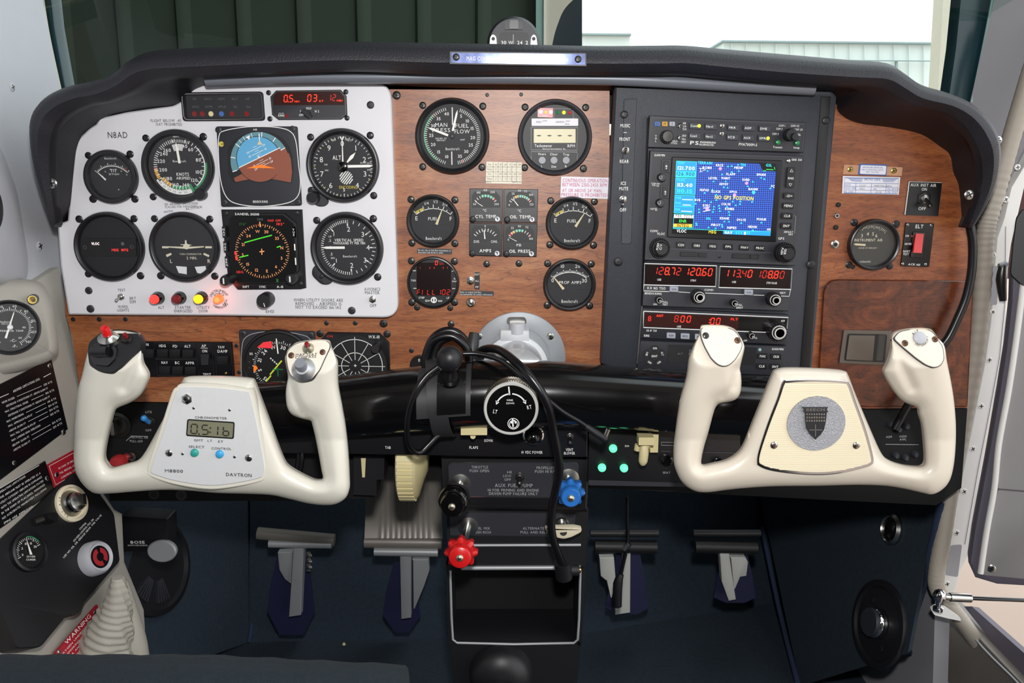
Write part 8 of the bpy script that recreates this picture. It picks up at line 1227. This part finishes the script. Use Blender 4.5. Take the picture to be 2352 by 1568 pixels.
DS = Surf(XR.pt(2240, 1200)+Vector((.03, -.02, 0)), (-.45, -.89, 0)); dr = root('cabin_door', 'open grey cabin door standing at the right edge', 'door', DS.pt(2300, 1300))
m = MB(); plate(m, [(2460, 500), (2352, 505), (2334, 545), (2322, 620), (2320, 690), (2308, 800), (2292, 900), (2264, 1060), (2234, 1220), (2224, 1290), (2240, 1325), (2290, 1340), (2460, 1350)], DS, .03, 'rubber', bev=.003); m.build('shell', dr)
m = MB(); plate(m, rnd([(2460, 590), (2350, 660), (2322, 880), (2300, 1020), (2292, 1122), (2460, 1136)], 4), DS, .004, 'door_grey', h=.003, bev=.0004); m.build('upper_lining', dr); m = MB(); plate(m, rnd([(2291, 1124), (2460, 1138), (2460, 1340), (2256, 1320), (2272, 1200)], 6), DS, .004, 'door_grey', h=.002, bev=.001); m.build('lower_lining', dr)
m = MB(); m.tube([DS.pt(*p, .004) for p in ((2352, 640), (2334, 780), (2316, 900), (2294, 1020), (2284, 1120), (2266, 1220), (2252, 1316))], .0035, 'door_frame_white', 12, 5); m.build('piping', dr); screw(dr, 2277, 1305, DS, 9, 'steel', 'dial_dark', .002)
m = MB(); plate(m, rnd([(2420, 470), (2350, 478), (2334, 500), (2326, 560), (2320, 630), (2352, 660), (2420, 600)], 8), DS, .006, 'strap_grey', h=.008, bev=.001); m.build('window_frame', dr)
RD = Y(.0); o = root('door_strut', 'black door strut with chrome end fitting at the lower right', 'strut', RD.pt(2165, 1368)); m = MB(); m.tube([RD.pt(2225, 1373), RD.pt(3200, 1412)], .0026, 'black_gloss', 12, 0); m.build('rod', o); m = MB(); m.tube([RD.pt(2152, 1368), RD.pt(2184, 1371)], .0042, 'steel', 14, 0); m.tube([RD.pt(2182, 1371), RD.pt(2229, 1373)], .0056, 'steel', 16, 0); m.lathe(RD.pt(2158, 1368), (0, 0, 1), [(.006, -.006), (.008, 0), (.006, .006), (.003, .008), (.003, -.014), (.006, -.016), (.006, -.020), (0, -.020)][::-1], 'chrome', 20); m.build('end_fitting', o)
m = MB(); plate(m, rnd([(2138, 1398), (2150, 1390), (2172, 1394), (2206, 1418), (2208, 1426), (2178, 1420), (2146, 1412)], 4), Y(.01), .004, 'door_frame_white'); m.build('bracket', o)
SI = Surf((.585, 0, 0), (-1, 0, .15)); m = MB(); plate(m, [(2118, 1350), (2140, 1352), (2180, 1395), (2240, 1450), (2420, 1640), (2260, 1700), (2085, 1500), (2092, 1460)], SI, .03, 'sill', bev=.002); sl_ = m.build('door_sill'); tag(sl_, 'dull brown metal door sill at the bottom right', 'sill')
m = MB(); m.tube([SI.pt(*p, .004) for p in ((2194, 1410), (2260, 1490), (2340, 1570), (2420, 1660))], .0014, 'silver_paint', 8, 4); m.tube([SI.pt(*p, .004) for p in ((2090, 1470), (2130, 1520), (2200, 1600))], .004, 'silver_paint', 10, 4); m.build('edge_strip', sl_); m = MB(); plate(m, [(2214, 1392), (2232, 1392), (2420, 1560), (2420, 1640), (2300, 1500)], SI, .01, 'rubber', h=-.012); m.build('outer_strip', sl_)
# foreground carpeted seat edge at the bottom left
F_ = Y(-.42); m = MB(); q = []
for u in range(-200, 921, 40):
    tp = 1532+max(0, (u-430))*.05+(2*math.sin(u*.05)); yb = -.42; A = Y(yb).pt(u, tp); q.append([A+Vector((0, .05*math.cos(t), .045*math.sin(t)-.045)) if 0 <= t <= 3.1416 else A for t in [3.1416*j/10 for j in range(11)]]+[A+Vector((0, -.05, -.25)), A+Vector((0, .05, -.25))])
m.loft(q, 'carpet_front'); o = m.build('carpeted_seat_edge'); tag(o, 'blue carpeted seat edge across the bottom left foreground', 'seat')
m = MB(); u, v = 793, 1416; m.lathe(FL.pt(790, 1480, .003), (0, 0, 1), [(.003, 0), (.002, .003), (0, .003)], 'cream_plastic', 8); o = m.build('crumb'); tag(o, 'tiny pale crumb on the blue carpet between the left pedals', 'crumb')
